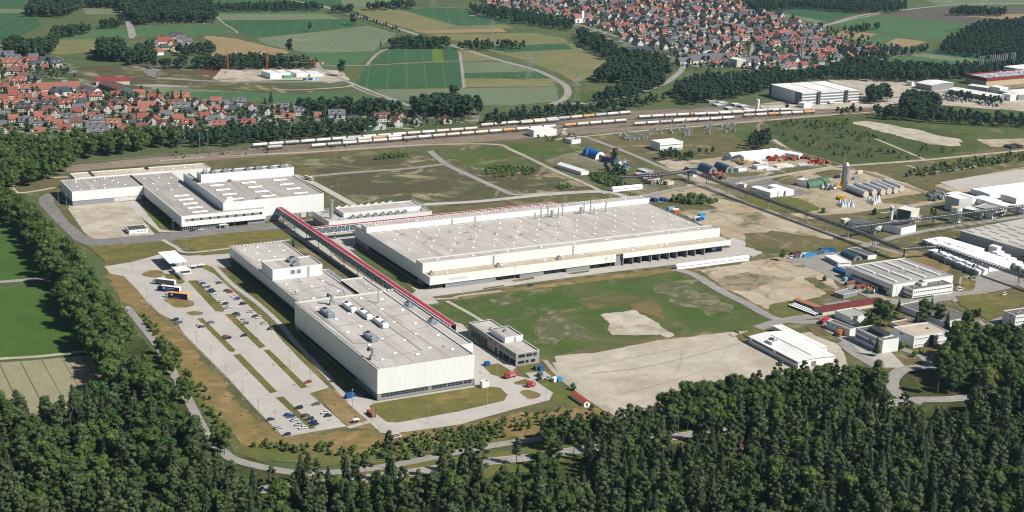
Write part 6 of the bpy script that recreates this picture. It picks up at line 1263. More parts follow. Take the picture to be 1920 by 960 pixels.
# ================================================================== vehicles
def carpaint(name, c): return flat('car_'+name, c, 0.25, 0.2, 0.05, 2, 0.6)
CARC = {'silver': carpaint('silver', (0.5, 0.52, 0.54)), 'white': carpaint('white', (0.8, 0.8, 0.8)), 'black': carpaint('black', (0.015, 0.015, 0.018)), 'dark': carpaint('dark', (0.03, 0.035, 0.045)), 'blue': carpaint('blue', (0.02, 0.1, 0.3)), 'navy': carpaint('navy', (0.012, 0.025, 0.1)), 'red': carpaint('red', (0.5, 0.02, 0.02)), 'grey': carpaint('grey', (0.16, 0.18, 0.2))}
def carmesh(kind, mat):
    """body as stacked tapered rings following the side profile; glass band between waist and roof"""
    L = {'hatch': 4.1, 'estate': 4.6, 'sedan': 4.6, 'suv': 4.5, 'van': 5.2}[kind]; H = {'hatch': 1.46, 'estate': 1.46, 'sedan': 1.42, 'suv': 1.7, 'van': 2.1}[kind]; wl = {'suv': 1.05, 'van': 1.15}.get(kind, 0.92)
    m_ = MB(); hw = 0.89
    prof = [(-L/2, 0.32), (-L/2+0.02, 0.62), (-L/2+0.25, wl*0.86), (-L*0.24, wl), (L*0.38, wl+0.02), (L/2-0.06, wl*0.95), (L/2, 0.55), (L/2-0.05, 0.3)]
    n = len(prof)
    vs = [(x, s*(hw-(0.08 if z > 0.8 or z < 0.4 else 0)), z) for s in (-1, 1) for x, z in prof]
    m_.add(vs, [tuple(range(n)), tuple(range(2*n-1, n-1, -1))]+[(i, n+i, n+(i+1) % n, (i+1) % n) for i in range(n)], mat)
    r0, r1 = {'hatch': (-0.1, 0.42), 'estate': (-0.12, 0.44), 'sedan': (-0.1, 0.25), 'suv': (-0.14, 0.42), 'van': (-0.26, 0.47)}[kind]
    rf = [(L*r0, H), (L*r1, H-0.03)]
    m_.add([(rf[0][0], -0.58, H-0.02), (rf[1][0], -0.58, H-0.05), (rf[1][0], 0.58, H-0.05), (rf[0][0], 0.58, H-0.02), (rf[0][0]+0.05, -0.5, H+0.03), (rf[1][0]-0.05, -0.5, H), (rf[1][0]-0.05, 0.5, H), (rf[0][0]+0.05, 0.5, H+0.03)],
           [(0,3,2,1),(4,5,6,7),(0,1,5,4),(1,2,6,5),(2,3,7,6),(3,0,4,7)], mat)
    w_ = MB(); gb = [(-L*0.25, wl-0.01), (L*(r1+0.05), wl)]
    gb[1] = (min(L*(r1+0.14) if kind == 'sedan' else L*(r1+0.04), L/2-0.1), wl)
    w_.add([(gb[0][0], -0.8, wl), (gb[1][0], -0.8, wl), (gb[1][0], 0.8, wl), (gb[0][0], 0.8, wl), (rf[0][0]+0.02, -0.57, H-0.02), (rf[1][0]-0.02, -0.57, H-0.05), (rf[1][0]-0.02, 0.57, H-0.05), (rf[0][0]+0.02, 0.57, H-0.02)],
           [(0,1,5,4),(1,2,6,5),(2,3,7,6),(3,0,4,7)], C_GLASS)
    h_ = MB(); [h_.box(-L/2-0.02, s-0.16, 0.55, -L/2+0.06, s+0.16, 0.7, C_DOME) for s in (-0.6, 0.6)]
    return L, m_, w_, h_
CP = {}
WHEEL = MB().cyl((0, -0.1, 0.32), (0, 0.1, 0.32), 0.32, n=12, mat=C_BLACK).cyl((0, -0.11, 0.32), (0, 0.11, 0.32), 0.18, n=8, mat=C_STEEL).mesh('wheel')
def car(x, y, col, kind='hatch', label='', rz=0.0, group='cars in the car park'):
    key = (col, kind); rz = rz+random.uniform(-0.03, 0.03)
    if key in CP: return copy_tree(CP[key], g(x, y)+Vector((0, 0, 0.3)), rz, label, group)
    t = thing('parked_car', label, 'car', g(x, y)+Vector((0, 0, 0.3)), rz, group); L, m_, w_, h_ = carmesh(kind, CARC[col])
    m_.build('body', None, t); w_.build('window', None, t); h_.build('headlight', None, t)
    for sx in (-L*0.32, L*0.3):
        for sy in (-0.78, 0.78): o = bpy.data.objects.new('wheel', WHEEL); COL.objects.link(o); o.parent = t; o.location = (sx, sy, 0)
    CP[key] = t; return t
CARS = [(375.8,530,'silver','hatch','silver hatchback, top car of the inner left row'),(380,534,'blue','hatch','blue hatchback below the silver one at the top of the row'),(384,537.5,'white','hatch','white hatchback third in the inner left row'),(388,540,'grey','estate','grey estate fourth in the inner left row'),(395,546.5,'dark','suv','dark car first of the middle cluster in the inner left row'),(398,549,'navy','estate','navy estate beside the dark one in the middle cluster'),(401,553,'white','estate','white estate ending the middle cluster'),
 (409,528.5,'white','hatch','white car at the top of the inner right row'),(411.5,532,'dark','hatch','dark car just below the top white car of the right row'),(426,546.5,'dark','sedan','dark saloon beside the red car under the walkway'),(431,549.5,'red','hatch','red hatchback near the long walkway'),(440,557,'white','sedan','white saloon below the red hatchback'),(445,562,'blue','hatch','blue hatchback two cars below the red one'),(456,571.5,'navy','suv','navy off-roader alone on the right side'),
 (417,567,'white','hatch','white car at the lower left of the upper field'),(422.5,571.5,'dark','hatch','dark car beside the lower left white car'),(429.5,578,'silver','estate','silver estate above the first grass island'),(442,590,'dark','sedan','dark saloon at the top of the second island'),(445,593.5,'grey','hatch','grey hatchback at the top of the second island'),
 (329,601.5,'dark','suv','dark off-roader by the curved bank'),(335,607,'grey','estate','grey estate just below the dark off-roader by the bank'),(375,611,'white','hatch','white hatchback left of the long island'),(378,614.5,'dark','hatch','dark hatchback touching the white one left of the long island'),(396,606.5,'grey','sedan','grey saloon alone right of the long island'),(423.5,633,'red','hatch','bright red hatchback half across the island'),(427,636,'dark','estate','dark estate next to the bright red hatchback'),
 (457.5,631,'dark','hatch','dark hatchback below the little shrubs'),(470,586.5,'silver','hatch','silver hatchback at the right edge of the upper rows'),(454,602.5,'silver','estate','silver estate beside the second island'),(460,608.5,'grey','estate','grey estate below the silver one at the second island'),(478,595,'dark','hatch','dark hatchback by the fence, upper'),(485,597,'white','hatch','white hatchback by the fence'),(495,608,'silver','hatch','silver hatchback by the fence, lower'),(507.5,618.5,'black','hatch','black hatchback, lowest car beside the fence'),(578,718.5,'red','hatch','red hatchback alone at the lower end of the long field'),
 (593.7,759.5,'grey','sedan','grey-blue saloon at the top right of the lower field'),(560.5,767,'black','suv','black off-roader right of the lower island'),(540,780,'navy','hatch','navy hatchback left of the lower island'),(545.5,783,'blue','estate','blue estate beside the navy hatchback'),(507.8,788.5,'navy','hatch','navy car at the left edge of the lower field'),(552.5,789.5,'silver','sedan','silver saloon below the blue estate'),(573.4,781.5,'dark','estate','dark estate right of the lower island'),(581,788,'dark','suv','dark off-roader second in the right island row'),(586.5,794,'navy','estate','navy estate third in the right island row'),(590,798,'navy','sedan','navy saloon last in the right island row'),
 (560.5,798,'silver','estate','silver estate second from the bottom beside the lower island'),(568,804,'white','sedan','white saloon at the foot of the lower island'),(522.6,804.5,'silver','estate','silver estate near the lower left corner'),(538.2,817,'black','hatch','black hatchback nearest the forest'),(610,775.5,'white','sedan','white saloon at the right edge of the lower field'),(615.4,781.5,'black','hatch','black hatchback below the white saloon at the right edge'),(612.5,778.5,'silver','hatch','silver hatchback between the white and the black car')]
for x, y, c, k, l in CARS[:-1]: car(x, y, c, k, l, math.pi if (int(x) % 3 == 0) else 0)
for x, y, c, k, l, rz in [(361,434,'dark','hatch','dark car in front of the L-shaped hall entrance',0),(376,432,'white','hatch','white car in front of the L-shaped hall entrance',0),(664,464,'grey','hatch','grey car in the shade behind the wide hall',0.2),(994,546-9,'dark','hatch','dark car on the apron before the wide hall gates',0),(1010,722-9,'black','hatch','black car on the tarmac beside the fire vehicles',0.3),(1028,711,'silver','hatch','silver car near the blue bins',0.2),(683,743,'dark','hatch','dark car in the deep shade at the tall hall corner',0),
      (1800,545,'white','van','white van beside the dark annex entrance',0.2),(1790,566,'white','hatch','white car parked on the pale road below the annex',0.2),(1882,554,'white','van','white delivery van on the right-hand road',0.3),(1513-30,485,'white','van','white van at the left end of the container row',0.2),(1148+8,323-2,'white','hatch','white car in the scrap yard',0.5),(1099,324,'white','van','white van beside the gabled workshop',0.6),(1075,318,'grey','van','grey van by the gabled workshop',0.9),(1070,313,'grey','hatch','grey car at the far corner of the gabled workshop',0.9),(1640,465+10,'dark','hatch','dark car by the grass strip under the pipe bridge',0.1),(1650,477,'white','hatch','white car under the lattice mast',0.1),(1683,655,'grey','hatch','grey car at the corner of the roof-house office',0.2),(1920,443,'silver','estate','silver car at the right edge by the modules',0.2)]:
    car(x, y, c, k, l, rz, 'cars around the plant')
# far car parks: each car a single small mesh is too little, so plain copies of the same cars
R_ = random.Random(21); cc = list(CARC)
for poly, n, lab in (([(1745,178),(1800,178),(1830,190),(1800,194),(1750,188)], 46, 'small car on the gravel car park beyond the tree row'), ([(1830,190),(1860,192),(1880,202),(1840,200)], 16, 'small car at the edge of the far gravel car park'), ([(278,42),(330,40),(400,40),(402,45),(290,46)], 40, 'tiny car parked under the trees beyond the village')):
    W = [g(*q) for q in poly]; xs = [q.x for q in W]; ys = [q.y for q in W]; used = []; c = 0; tr = 0
    while c < n and tr < 6000:
        tr += 1; x, y = R_.uniform(min(xs), max(xs)), R_.uniform(min(ys), max(ys)); y = round(y/9)*9
        if not inpoly(x, y, W) or any(abs(x-a) < 3.2 and abs(y-b) < 5 for a, b in used): continue
        used.append((x, y)); px = proj((x, y, 0)); col = R_.choice(('silver', 'white', 'dark', 'black', 'grey', 'white', 'red', 'navy')); car(px[0], px[1], col, 'hatch', '%s %s' % (col, lab), 1.57, lab+'s')
        c += 1
# lorries
def truck(x, y, rz, cab, side, roof, label, text=None):
    t = thing('semi_trailer_truck', label, 'truck', g(x, y)+Vector((0, 0, 0.3)), rz, 'trucks waiting on the forecourt')   # nose towards -x
    m_ = MB(); m_.add([(-8.2,-1.2,0.7),(-6.1,-1.2,0.7),(-6.1,1.2,0.7),(-8.2,1.2,0.7),(-8.2,-1.2,1.9),(-6.1,-1.2,1.9),(-6.1,1.2,1.9),(-8.2,1.2,1.9),(-7.7,-1.15,3.2),(-6.1,-1.15,3.6),(-6.1,1.15,3.6),(-7.7,1.15,3.2)],
          [(0,3,2,1),(0,1,5,4),(1,2,6,5),(2,3,7,6),(3,0,4,7),(4,5,9,8),(5,6,10,9),(6,7,11,10),(7,4,8,11),(8,9,10,11)], cab); m_.build('cab', None, t)
    m_ = MB(); m_.add([(-8.22,-1.05,1.95),(-8.22,1.05,1.95),(-7.78,1.0,3.0),(-7.78,-1.0,3.0)], [(0,1,2,3)], C_GLASS); [m_.box(-7.6, s, 1.9, -6.6, s+0.04, 2.7, C_GLASS) for s in (-1.22, 1.18)]; m_.build('window', None, t)
    m_ = MB(); m_.box(-5.4, -1.25, 1.15, 8.2, 1.25, 3.95, side); m_.build('trailer', None, t)
    m_ = MB(); m_.box(-5.45, -1.3, 3.952, 8.25, 1.3, 4.02, roof); m_.box(8.2, -1.27, 1.15, 8.26, 1.27, 3.95, roof); m_.build('trailer_roof', None, t)
    m_ = MB(); m_.box(-7.9, -0.5, 0.6, 8.0, 0.5, 1.1, C_DSTEEL); m_.box(-3, -1.2, 0.5, 2.5, -1.1, 1.1, C_GREYM); m_.box(-3, 1.1, 0.5, 2.5, 1.2, 1.1, C_GREYM); m_.build('chassis', None, t)
    for sx in (-7.2, -4.6, 4.2, 5.5, 6.8): m_ = MB(); [m_.cyl((sx, s-0.15, 0.5), (sx, s+0.15, 0.5), 0.5, n=12, mat=C_BLACK) for s in (-1.05, 1.05)]; m_.build('wheel', None, t)
    if text is not None:
      if text:
        cu = bpy.data.curves.new('lettering', 'FONT'); cu.body = text; cu.size = 1.15 if len(text) > 5 else 1.0; cu.extrude = 0.01; o = bpy.data.objects.new('lettering', cu); COL.objects.link(o); cu.materials.append(C_WHITE); bpy.context.view_layer.update(); me_ = bpy.data.meshes.new_from_object(o); bpy.data.objects.remove(o); o = bpy.data.objects.new('lettering', me_); COL.objects.link(o); o.parent = t
        o.rotation_euler = (math.pi/2, 0, 0); o.location = (-1.9, -1.272, 2.2)
      m_ = MB(); [m_.box(-3.9+0.8*i, -1.268, 2.75-0.8*j, -3.2+0.8*i, -1.255, 3.45-0.8*j, C_WHITE) for i in range(2) for j in range(2)]; m_.build('logo', None, t)
    return t
ta = math.radians(136.8)-math.pi
truck(308, 534.5, ta, flat('pale_cab', (0.55, 0.58, 0.6), 0.3), flat('dark_grey_tarpaulin', (0.1, 0.115, 0.12)), C_WHITE, 'truck with a dark grey trailer, farthest of the three on the forecourt')
truck(317, 547.5, ta, C_NAVY, flat('royal_blue_tarpaulin', (0.012, 0.028, 0.17)), C_WHITE, 'all-blue truck lettered TRANSPORT, middle of the three', 'TRANSPORT')
truck(332, 560, ta, C_WHITE, MATS['royal_blue_tarpaulin'], flat('orange_yellow_tarpaulin', (0.75, 0.36, 0.03)), 'truck with a white cab and yellow-roofed blue trailer, nearest of the three', '')
for x, y, l, rz in ((957, 708.5, 'red fire engine on the drive beside the office lawn', 0.15), (995, 725.5, 'smaller red fire vehicle near the round grass island', 0.1)):
    t = thing('fire_engine', l, 'fire engine', g(x, y)+Vector((0, 0, 0.3)), rz); big = x < 970; L = 8.0 if big else 5.2
    m_ = MB(); m_.box(-L/2, -1.2, 0.7, -L/2+2.4, 1.2, 2.9, C_REDP); m_.box(-L/2+2.5, -1.2, 0.7, L/2, 1.2, 3.0 if big else 2.2, C_REDP); m_.build('body', None, t)
    m_ = MB(); m_.box(-L/2-0.03, -1.0, 1.7, -L/2+0.02, 1.0, 2.6, C_GLASS); m_.box(-L/2+0.4, -1.23, 1.7, -L/2+2.1, -1.19, 2.6, C_GLASS); m_.build('window', None, t)
    m_ = MB(); [m_.box(-L/2+3+i*1.3, -1.24, 1.1, -L/2+4.1+i*1.3, -1.2, 2.6, C_STEEL) for i in range(int((L-3.6)/1.3))]; m_.box(-L/2+2.8, -0.4, 3.02, L/2-0.2, 0.4, 3.2, C_STEEL); m_.build('locker', None, t)
    for sx in (-L*0.3, L*0.28): m_ = MB(); [m_.cyl((sx, s-0.15, 0.48), (sx, s+0.15, 0.48), 0.48, n=12, mat=C_BLACK) for s in (-1.05, 1.05)]; m_.build('wheel', None, t)
container(1006, 693.5, C_DKG, 'dark skip beside the blue one near the office', 0.3, 3.0); container(1013, 694, C_BLUE, 'blue skip near the office corner', 0.3, 3.0); container(1012, 706.5, C_DKG, 'dark skip on the pale slab', 0.5, 3.0); container(1040, 715.5, C_WHITE, 'white skip beside the bright blue one', 0.2, 3.0); container(1048, 715, flat('azure_paint', (0.03, 0.3, 0.55)), 'bright blue skip at the end of the slab', 0.2, 3.0)
container(653, 747, C_BLUE, 'blue skip in the shade at the tall hall corner', 0.1, 3.0); container(659, 744.5, C_BLUE, 'second blue skip pushed against the first', 0.1, 3.0); container(913, 686, C_BLUE, 'small blue bin on the paving right of the tall hall', 0.1, 3.0)
for x, y, l, rz, mt in ((579, 338, 'pale lorry parked behind the high block of the L-shaped hall', 2.0, C_CREAM), (1545, 606, 'red lorry at the junction before the white offices', 0.4, C_REDP), (1575, 629, 'orange-red tanker beside the brown-roofed annex', 0.5, C_ORANGE), (173, 349, 'light blue lorry behind the far end of the L-shaped hall', 0.6, C_LB)):
    t = thing('lorry', l, 'lorry', g(x, y)+Vector((0, 0, 0.3)), rz)
    m_ = MB(); m_.box(-4.5, -1.2, 0.9, -2.6, 1.2, 2.9, mt); m_.build('cab', None, t); m_ = MB(); m_.box(-2.4, -1.22, 1.0, 4.5, 1.22, 3.4, mt); m_.build('box', None, t); m_ = MB(); m_.box(-4.54, -1, 1.8, -4.48, 1, 2.6, C_GLASS); m_.build('window', None, t)
    for sx in (-3.4, 2.0, 3.3): m_ = MB(); [m_.cyl((sx, s-0.15, 0.48), (sx, s+0.15, 0.48), 0.48, n=10, mat=C_BLACK) for s in (-1.05, 1.05)]; m_.build('wheel', None, t)
# ---- tank wagons
M_TW = {'white': flat('wagon_white', (0.66, 0.64, 0.6), 0.45, sc=0.8, var=0.12), 'cream': flat('wagon_cream', (0.62, 0.54, 0.42), 0.5, sc=0.8, var=0.2), 'orange': flat('wagon_orange', (0.55, 0.3, 0.12), 0.5, sc=0.8, var=0.25), 'grey': flat('wagon_grey', (0.42, 0.42, 0.4), 0.5, sc=0.8, var=0.2)}
WP = {}
def wagon(p, rz, col, label):
    if col in WP: return copy_tree(WP[col], p, rz, label)
    t = thing('tank_wagon', label, 'tank wagon', p, rz, 'tank wagons in the rail yard'); mt = M_TW[col]
    m_ = MB(); m_.cyl((-7.1, 0, 2.75), (7.1, 0, 2.75), 1.5, n=14, mat=mt); m_.cyl((-7.5, 0, 2.75), (-7.1, 0, 2.75), 1.0, 1.5, n=14, mat=mt); m_.cyl((7.1, 0, 2.75), (7.5, 0, 2.75), 1.5, 1.0, n=14, mat=mt); m_.cyl((0, 0, 4.1), (0, 0, 4.5), 0.45, n=8, mat=C_GREYM); m_.build('tank', None, t, smooth=False)
    m_ = MB(); m_.box(-7.9, -1.1, 1.05, 7.9, 1.1, 1.25, C_DSTEEL); m_.box(-6, -0.3, 4.26, 6, 0.3, 4.32, C_STEEL); [m_.box(s-0.06, -1.0, 1.2, s+0.06, 1.0, 2.6, C_GREYM) for s in (-7.8, 7.8)]; m_.build('underframe', None, t)
    for s in (-5.4, 5.4): m_ = MB(); m_.box(s-1.5, -1.0, 0.5, s+1.5, 1.0, 0.95, C_DSTEEL); [m_.cyl((s+d, -0.9, 0.48), (s+d, 0.9, 0.48), 0.46, n=10, mat=C_DSTEEL) for d in (-0.9, 0.9)]; m_.build('bogie', None, t)
    WP[col] = t; return t
R_ = random.Random(8); NW = 0
ROWS = [((582,279.5),(1056,240.5),'front'), ((472,278.5),(905,245),'second'), ((500,282.5),(560,278),'short front'), ((900,240.5),(1192,214.5),'rear'), ((640,269),(780,258),'middle'), ((975,235.5),(1065,228.5),'rear middle'), ((1056,240.5),(1180,230),'front'), ((1187,237.5),(1392,224),'lower right'), ((1196,224.5),(1345,216.5),'upper right'), ((1300,219.5),(1395,215),'middle right'), ((1392,221.5),(1538,213.5),'far right'), ((1345,216),(1486,209.5),'upper far right'), ((1262,231),(1330,227),'inner right')]
for a, b, nm_ in ROWS:
    p, q = g(*a), g(*b); L = (q-p).length; d = (q-p)/L; ang = math.atan2(d.y, d.x); n = int(L/16.6)
    for i in range(n):
        if NW >= 290: break
        col = R_.choices(('white', 'cream', 'orange', 'grey'), (5, 3, 1.6, 1.5))[0]
        o = wagon(p+d*(8.3+i*16.6)+Vector((0, 0, 0.75)), ang, col, '%s tank wagon in the %s line of the rail yard' % (col, nm_)); NW += 1
# rails
rm = MB()
def rails(a, b):
    p, q = g(*a), g(*b); d = (q-p).normalized(); n = Vector((-d.y, d.x, 0))
    for s in (-0.75, 0.75): rm.bar(p+n*s+Vector((0, 0, 0.62)), q+n*s+Vector((0, 0, 0.62)), 0.15, 0.16, M_RAIL)
    rm.bar(p+Vector((0, 0, 0.36)), q+Vector((0, 0, 0.36)), 2.6, 0.3, G_BALL)
for a, b, nm_ in ROWS:
    p, q = Vector(a), Vector(b); d = q-p; rails(tuple(p-d*min(1.5, 200/d.length)), tuple(q+d*min(1.2, 200/d.length)))
rails((-40, 322), (640, 263)); rails((640, 263), (1190, 207)); rails((1190, 207), (1640, 188)); rails((1640, 188), (1960, 150))
o = rm.build('railway_track'); o['kind'] = 'structure'
# ================================================================== villages
ROOFS = {'red': flat('roof_tiles_red', (0.235, 0.075, 0.058), 0.85, sc=1.2, var=0.25), 'orange': flat('roof_tiles_orange', (0.28, 0.11, 0.075), 0.85, sc=1.2, var=0.22), 'brown': flat('roof_tiles_brown', (0.15, 0.075, 0.06), 0.85, sc=1.2, var=0.25), 'grey': flat('roof_slate_grey', (0.12, 0.12, 0.135), 0.7, sc=1.2, var=0.2), 'dark': flat('roof_dark_slate', (0.055, 0.06, 0.075), 0.7, sc=1.2, var=0.2)}
WALLS = {'white': flat('house_render_white', (0.6, 0.59, 0.55), 0.9, var=0.07), 'cream': flat('house_render_cream', (0.6, 0.53, 0.36), 0.9, var=0.08), 'pale grey': flat('house_render_grey', (0.45, 0.45, 0.43), 0.9, var=0.08)}
def house_mesh(L, W, eh, rh, wm, rm, dormer=False, chim=True):
    w_ = MB(); r_ = MB(); x, y = L/2, W/2
    w_.add([(-x,-y,0),(x,-y,0),(x,y,0),(-x,y,0),(-x,-y,eh),(x,-y,eh),(x,y,eh),(-x,y,eh),(-x,0,rh-0.15),(x,0,rh-0.15)], [(0,3,2,1),(0,1,5,4),(2,3,7,6),(3,0,4,8,7),(1,2,6,9,5)], wm)
    o = 0.6; k = (rh-eh)/y; ez = eh-o*k
    r_.add([(-x-o,-y-o,ez),(x+o,-y-o,ez),(x+o,0,rh),(-x-o,0,rh),(x+o,y+o,ez),(-x-o,y+o,ez),(-x-o,-y-o,ez-0.25),(x+o,-y-o,ez-0.25),(x+o,0,rh-0.25),(-x-o,0,rh-0.25),(x+o,y+o,ez-0.25),(-x-o,y+o,ez-0.25)],
           [(0,1,2,3),(3,2,4,5),(7,6,9,8),(8,9,11,10),(0,6,7,1),(5,4,10,11),(0,3,9,6),(3,5,11,9),(1,7,8,2),(2,8,10,4)], rm)
    if dormer:
        for dx in ((-L*0.2, L*0.2) if L > 11 else (0,)):
            zz = eh+(rh-eh)*0.32; r_.box(dx-1.4, -y*0.8, zz+1.5, dx+1.4, -y*0.15, zz+1.75, rm); w_.box(dx-1.1, -y*0.7, zz-0.3, dx+1.1, -y*0.15, zz+1.5, wm)
    c_ = MB()
    if chim: c_.box(x*0.35, 0.2, rh-1.0, x*0.35+0.7, 0.9, rh+0.9, C_BRICK)
    g_ = MB()
    for z in ((1.0, 2.3), (3.4, 4.6)) if eh > 4.4 else ((1.0, 2.3),):
        n = int(L/2.6)
        for i in range(n):
            a = -x+L*(i+0.5)/n
            for s in (-1, 1): g_.box(a-0.5, s*y-(0.06 if s < 0 else -0.0), z[0], a+0.5, s*y+(0.0 if s < 0 else 0.06), z[1], C_GLASS)
    for z in ((1.0, 2.3), (eh-0.6, eh+0.7)):
        for b in (-y*0.45, y*0.45):
            for s in (-1, 1): g_.box(s*x-(0.06 if s < 0 else 0), b-0.5, z[0], s*x+(0 if s < 0 else 0.06), b+0.5, z[1], C_GLASS)
    return w_, r_, c_, g_
HV = []
R_ = random.Random(4)
SH = [(11.5, 9, 4.8, 8.6, False), (13.5, 9.5, 5.2, 9.2, True), (10, 8.5, 3.6, 7.6, False), (17.5, 10, 5.2, 9.6, True), (21, 11, 4.6, 9.0, False)]
RW = [('red', 'white'), ('orange', 'white'), ('brown', 'white'), ('grey', 'white'), ('dark', 'pale grey'), ('red', 'cream'), ('grey', 'cream'), ('orange', 'white'), ('dark', 'white')]
HPRO = {}
def hproto(k, rc, wc, loc, rz, label, group):
    key = (k, rc, wc)
    if key in HPRO: return copy_tree(HPRO[key], loc, rz, label, group)
    L, W, eh, rh, dm = SH[k]; w_, r_, c_, g_ = house_mesh(L, W, eh, rh, WALLS[wc], ROOFS[rc], dm)
    t = thing('house', label, 'house', loc, rz, group); w_.add(g_.v, g_.f, C_GLASS); w_.build('wall', None, t); ro_ = r_.build('roof', None, t); c_.build('chimney', None, ro_)
    HPRO[key] = t; return t
VZ = [([(-30,100),(60,100),(108,110),(120,132),(60,140),(-30,142)], 'upper left village', 26, 0.25), ([(-60,142),(70,138),(100,168),(260,170),(350,190),(540,204),(560,232),(440,240),(180,256),(60,256),(-60,250)], 'lower left village', 24.5, 0.15),
      ([(560,214),(640,216),(760,222),(880,222),(870,234),(700,244),(570,244)], 'scattered houses by the railway wood', 30, 0.1),
      ([(890,-14),(1380,-14),(1400,16),(1440,28),(1500,40),(1530,56),(1470,60),(1440,90),(1330,108),(1262,128),(1230,100),(1160,70),(1090,42),(960,26),(900,8)], 'big upper right village', 26.5, 0.45),
      ([(1440,62),(1540,56),(1550,68),(1590,92),(1660,92),(1700,98),(1600,112),(1540,118),(1470,90),(1440,88)], 'right end of the big village', 22, 0.3),
      ([(1335,108),(1440,92),(1470,108),(1540,118),(1545,132),(1440,134),(1340,126)], 'lower edge of the big village', 24, 0.3), ([(280,74),(340,72),(372,84),(340,98),(285,92)], 'hamlet by the wood', 26, 0.2)]
EXCL = [[(1230,104),(1290,100),(1262,140),(1115,150)], [(1380,80),(1410,72),(1425,98),(1385,108)], [(70,150),(262,148),(262,178),(70,176)], [(1060,60),(1160,95),(1150,60),(1075,40)]]
EXW = [[g(*q) for q in P] for P in EXCL]
HOUSES = []
for P, vn, sp, va in VZ:
    W = [g(*q) for q in P]; xs = [q.x for q in W]; ys = [q.y for q in W]; ca, sa = math.cos(va), math.sin(va)
    cx, cy = sum(xs)/len(xs), sum(ys)/len(ys); R = max(max(xs)-min(xs), max(ys)-min(ys)); n = int(R/sp)+1
    for i in range(-n, n+1):
        for j in range(-n, n+1):
            u, v = i*sp+R_.uniform(-0.22, 0.22)*sp, j*sp*1.05+R_.uniform(-0.2, 0.2)*sp; x, y = cx+u*ca-v*sa, cy+u*sa+v*ca
            if not inpoly(x, y, W) or any(inpoly(x, y, e) for e in EXW) or R_.random() < 0.08: continue
            if not inview((x, y, 5), 40, 10, 0): continue
            k = R_.choices((0, 1, 2, 3, 4), (4, 3, 3, 1.6, 0.7))[0]
            rc = R_.choices(('red', 'orange', 'brown', 'grey', 'dark'), (4.2, 2.2, 1.8, 2.0, 1.2) if 'left' in vn else (2.8, 1.3, 1.8, 2.6, 2.0))[0]; wc = R_.choices(('white', 'cream', 'pale grey'), (6, 1.4, 1.4))[0]
            HOUSES.append(((x*x+y*y)**0.5, x, y, k, rc, wc, va+R_.choice((0, 0, 0, math.pi/2))+R_.uniform(-0.18, 0.18)-0.35, vn))
HOUSES.sort(key=lambda h: h[0])
SZ = ('small', 'dormered', 'low', 'long dormered', 'barn-like')
for h in HOUSES[:285]:
    d, x, y, k, rc, wc, rz, vn = h
    px, py = proj((x, y, 0)); ROW = ('front', 'middle', 'rear')[min(2, int((d-HOUSES[0][0])/180))] if 'left' in vn else ''
    hproto(k, rc, wc, (x, y, 0), rz, '%s %s-roofed %s house, %s' % (SZ[k], {'dark': 'slate'}.get(rc, rc), wc, (ROW+' part of the '+vn) if ROW else vn), 'houses of the '+vn)
mass = MB()
for d, x, y, k, rc, wc, rz, vn in HOUSES[285:]:
    L, W, eh, rh, dm = SH[k]; w_, r_, c_, g_ = house_mesh(L, W, eh, rh, WALLS[wc], ROOFS[rc], dm, False); c, s = math.cos(rz), math.sin(rz)
    for q in (w_, r_, g_): mass.add([(x+a*c-b*s, y+a*s+b*c, z) for a, b, z in q.v], q.f, q.mats[0])
if mass.v:
    o = mass.build('village_houses'); tag(o, 'mass of small red and grey roofed houses of the far village', 'houses', kind='stuff')
# landmark buildings of the villages
shed('farm_building', 'very long orange-roofed farm building behind the left village', 'farm building', (73,168), (153,164.5), (70,158), 5, 5, C_CREAM, ROOFS['orange'], 'x')
shed('farm_building', 'long crimson-roofed barn at the meadow edge', 'barn', (180,152), (243,151), (178,149), 5, 3.5, C_CREAM, flat('crimson_tiles', (0.22, 0.03, 0.035), 0.8), 'x')
shed('farm_building', 'wide dark brown barn with a low gable turned to the right', 'barn', (222,168.5), (254,165.5), (196,155), 5, 4, C_DKG, ROOFS['brown'], 'y')
shed('farm_building', 'white gabled farmhouse between the two big barns', 'farmhouse', (172,174), (194,171.5), (160,164), 5.5, 4.5, C_WHITE, ROOFS['grey'], 'y')
shed('farm_building', 'slate-roofed farmhouse in front of the very long farm building', 'farmhouse', (103,173), (134,171), (102,167), 5, 4, WALLS['white'], ROOFS['dark'], 'x')
shed('farm_building', 'orange-roofed hamlet farmhouse by the wood', 'farmhouse', (280,98), (307,97), (278,95), 4.5, 4, C_WHITE, ROOFS['orange'], 'x'); shed('farm_building', 'long red hamlet barn near the road', 'barn', (297,78), (326,77), (296,74), 5, 5, C_CREAM, ROOFS['red'], 'x')
shed('farm_building', 'large grey-roofed barn with a red patch in the big village', 'barn', (1300,113), (1374,110), (1286,106), 5, 6, C_CREAM, ROOFS['grey'], 'x'); shed('farm_building', 'wide grey barn at the edge of the big village grove', 'barn', (1182,96), (1225,93), (1180,89), 4, 4, C_DKG, ROOFS['dark'], 'x')
shed('farm_building', 'big slate barn at the lower right of the big village', 'barn', (1404,117), (1434,114), (1400,109), 5, 5, C_WHITE, ROOFS['grey'], 'x')
t, wd, dp = bld('apartment_block', 'four-storey pale block with window rows in the big village', 'apartment block', (1382,112), (1399,110.5), (1376,108), 11, C_CREAM, R_WHITE)
for z in (1.2, 4.2, 7.2): winstrip(t, 0.8, wd-0.8, 0, z, z+1.4, 5, C_CREAM, wid=1.2)
bld('greenhouse', 'pale green flat-roofed greenhouse below the railway houses', 'greenhouse', (682,239), (724,236), (676,233), 4, flat('pale_green_glass', (0.4, 0.48, 0.42), 0.3), flat('pale_green_roof', (0.5, 0.58, 0.52), 0.4))
p = g(1085, 42); t = thing('village_church', 'white church with a slender tower and orange nave roof', 'church', p, 0.2)
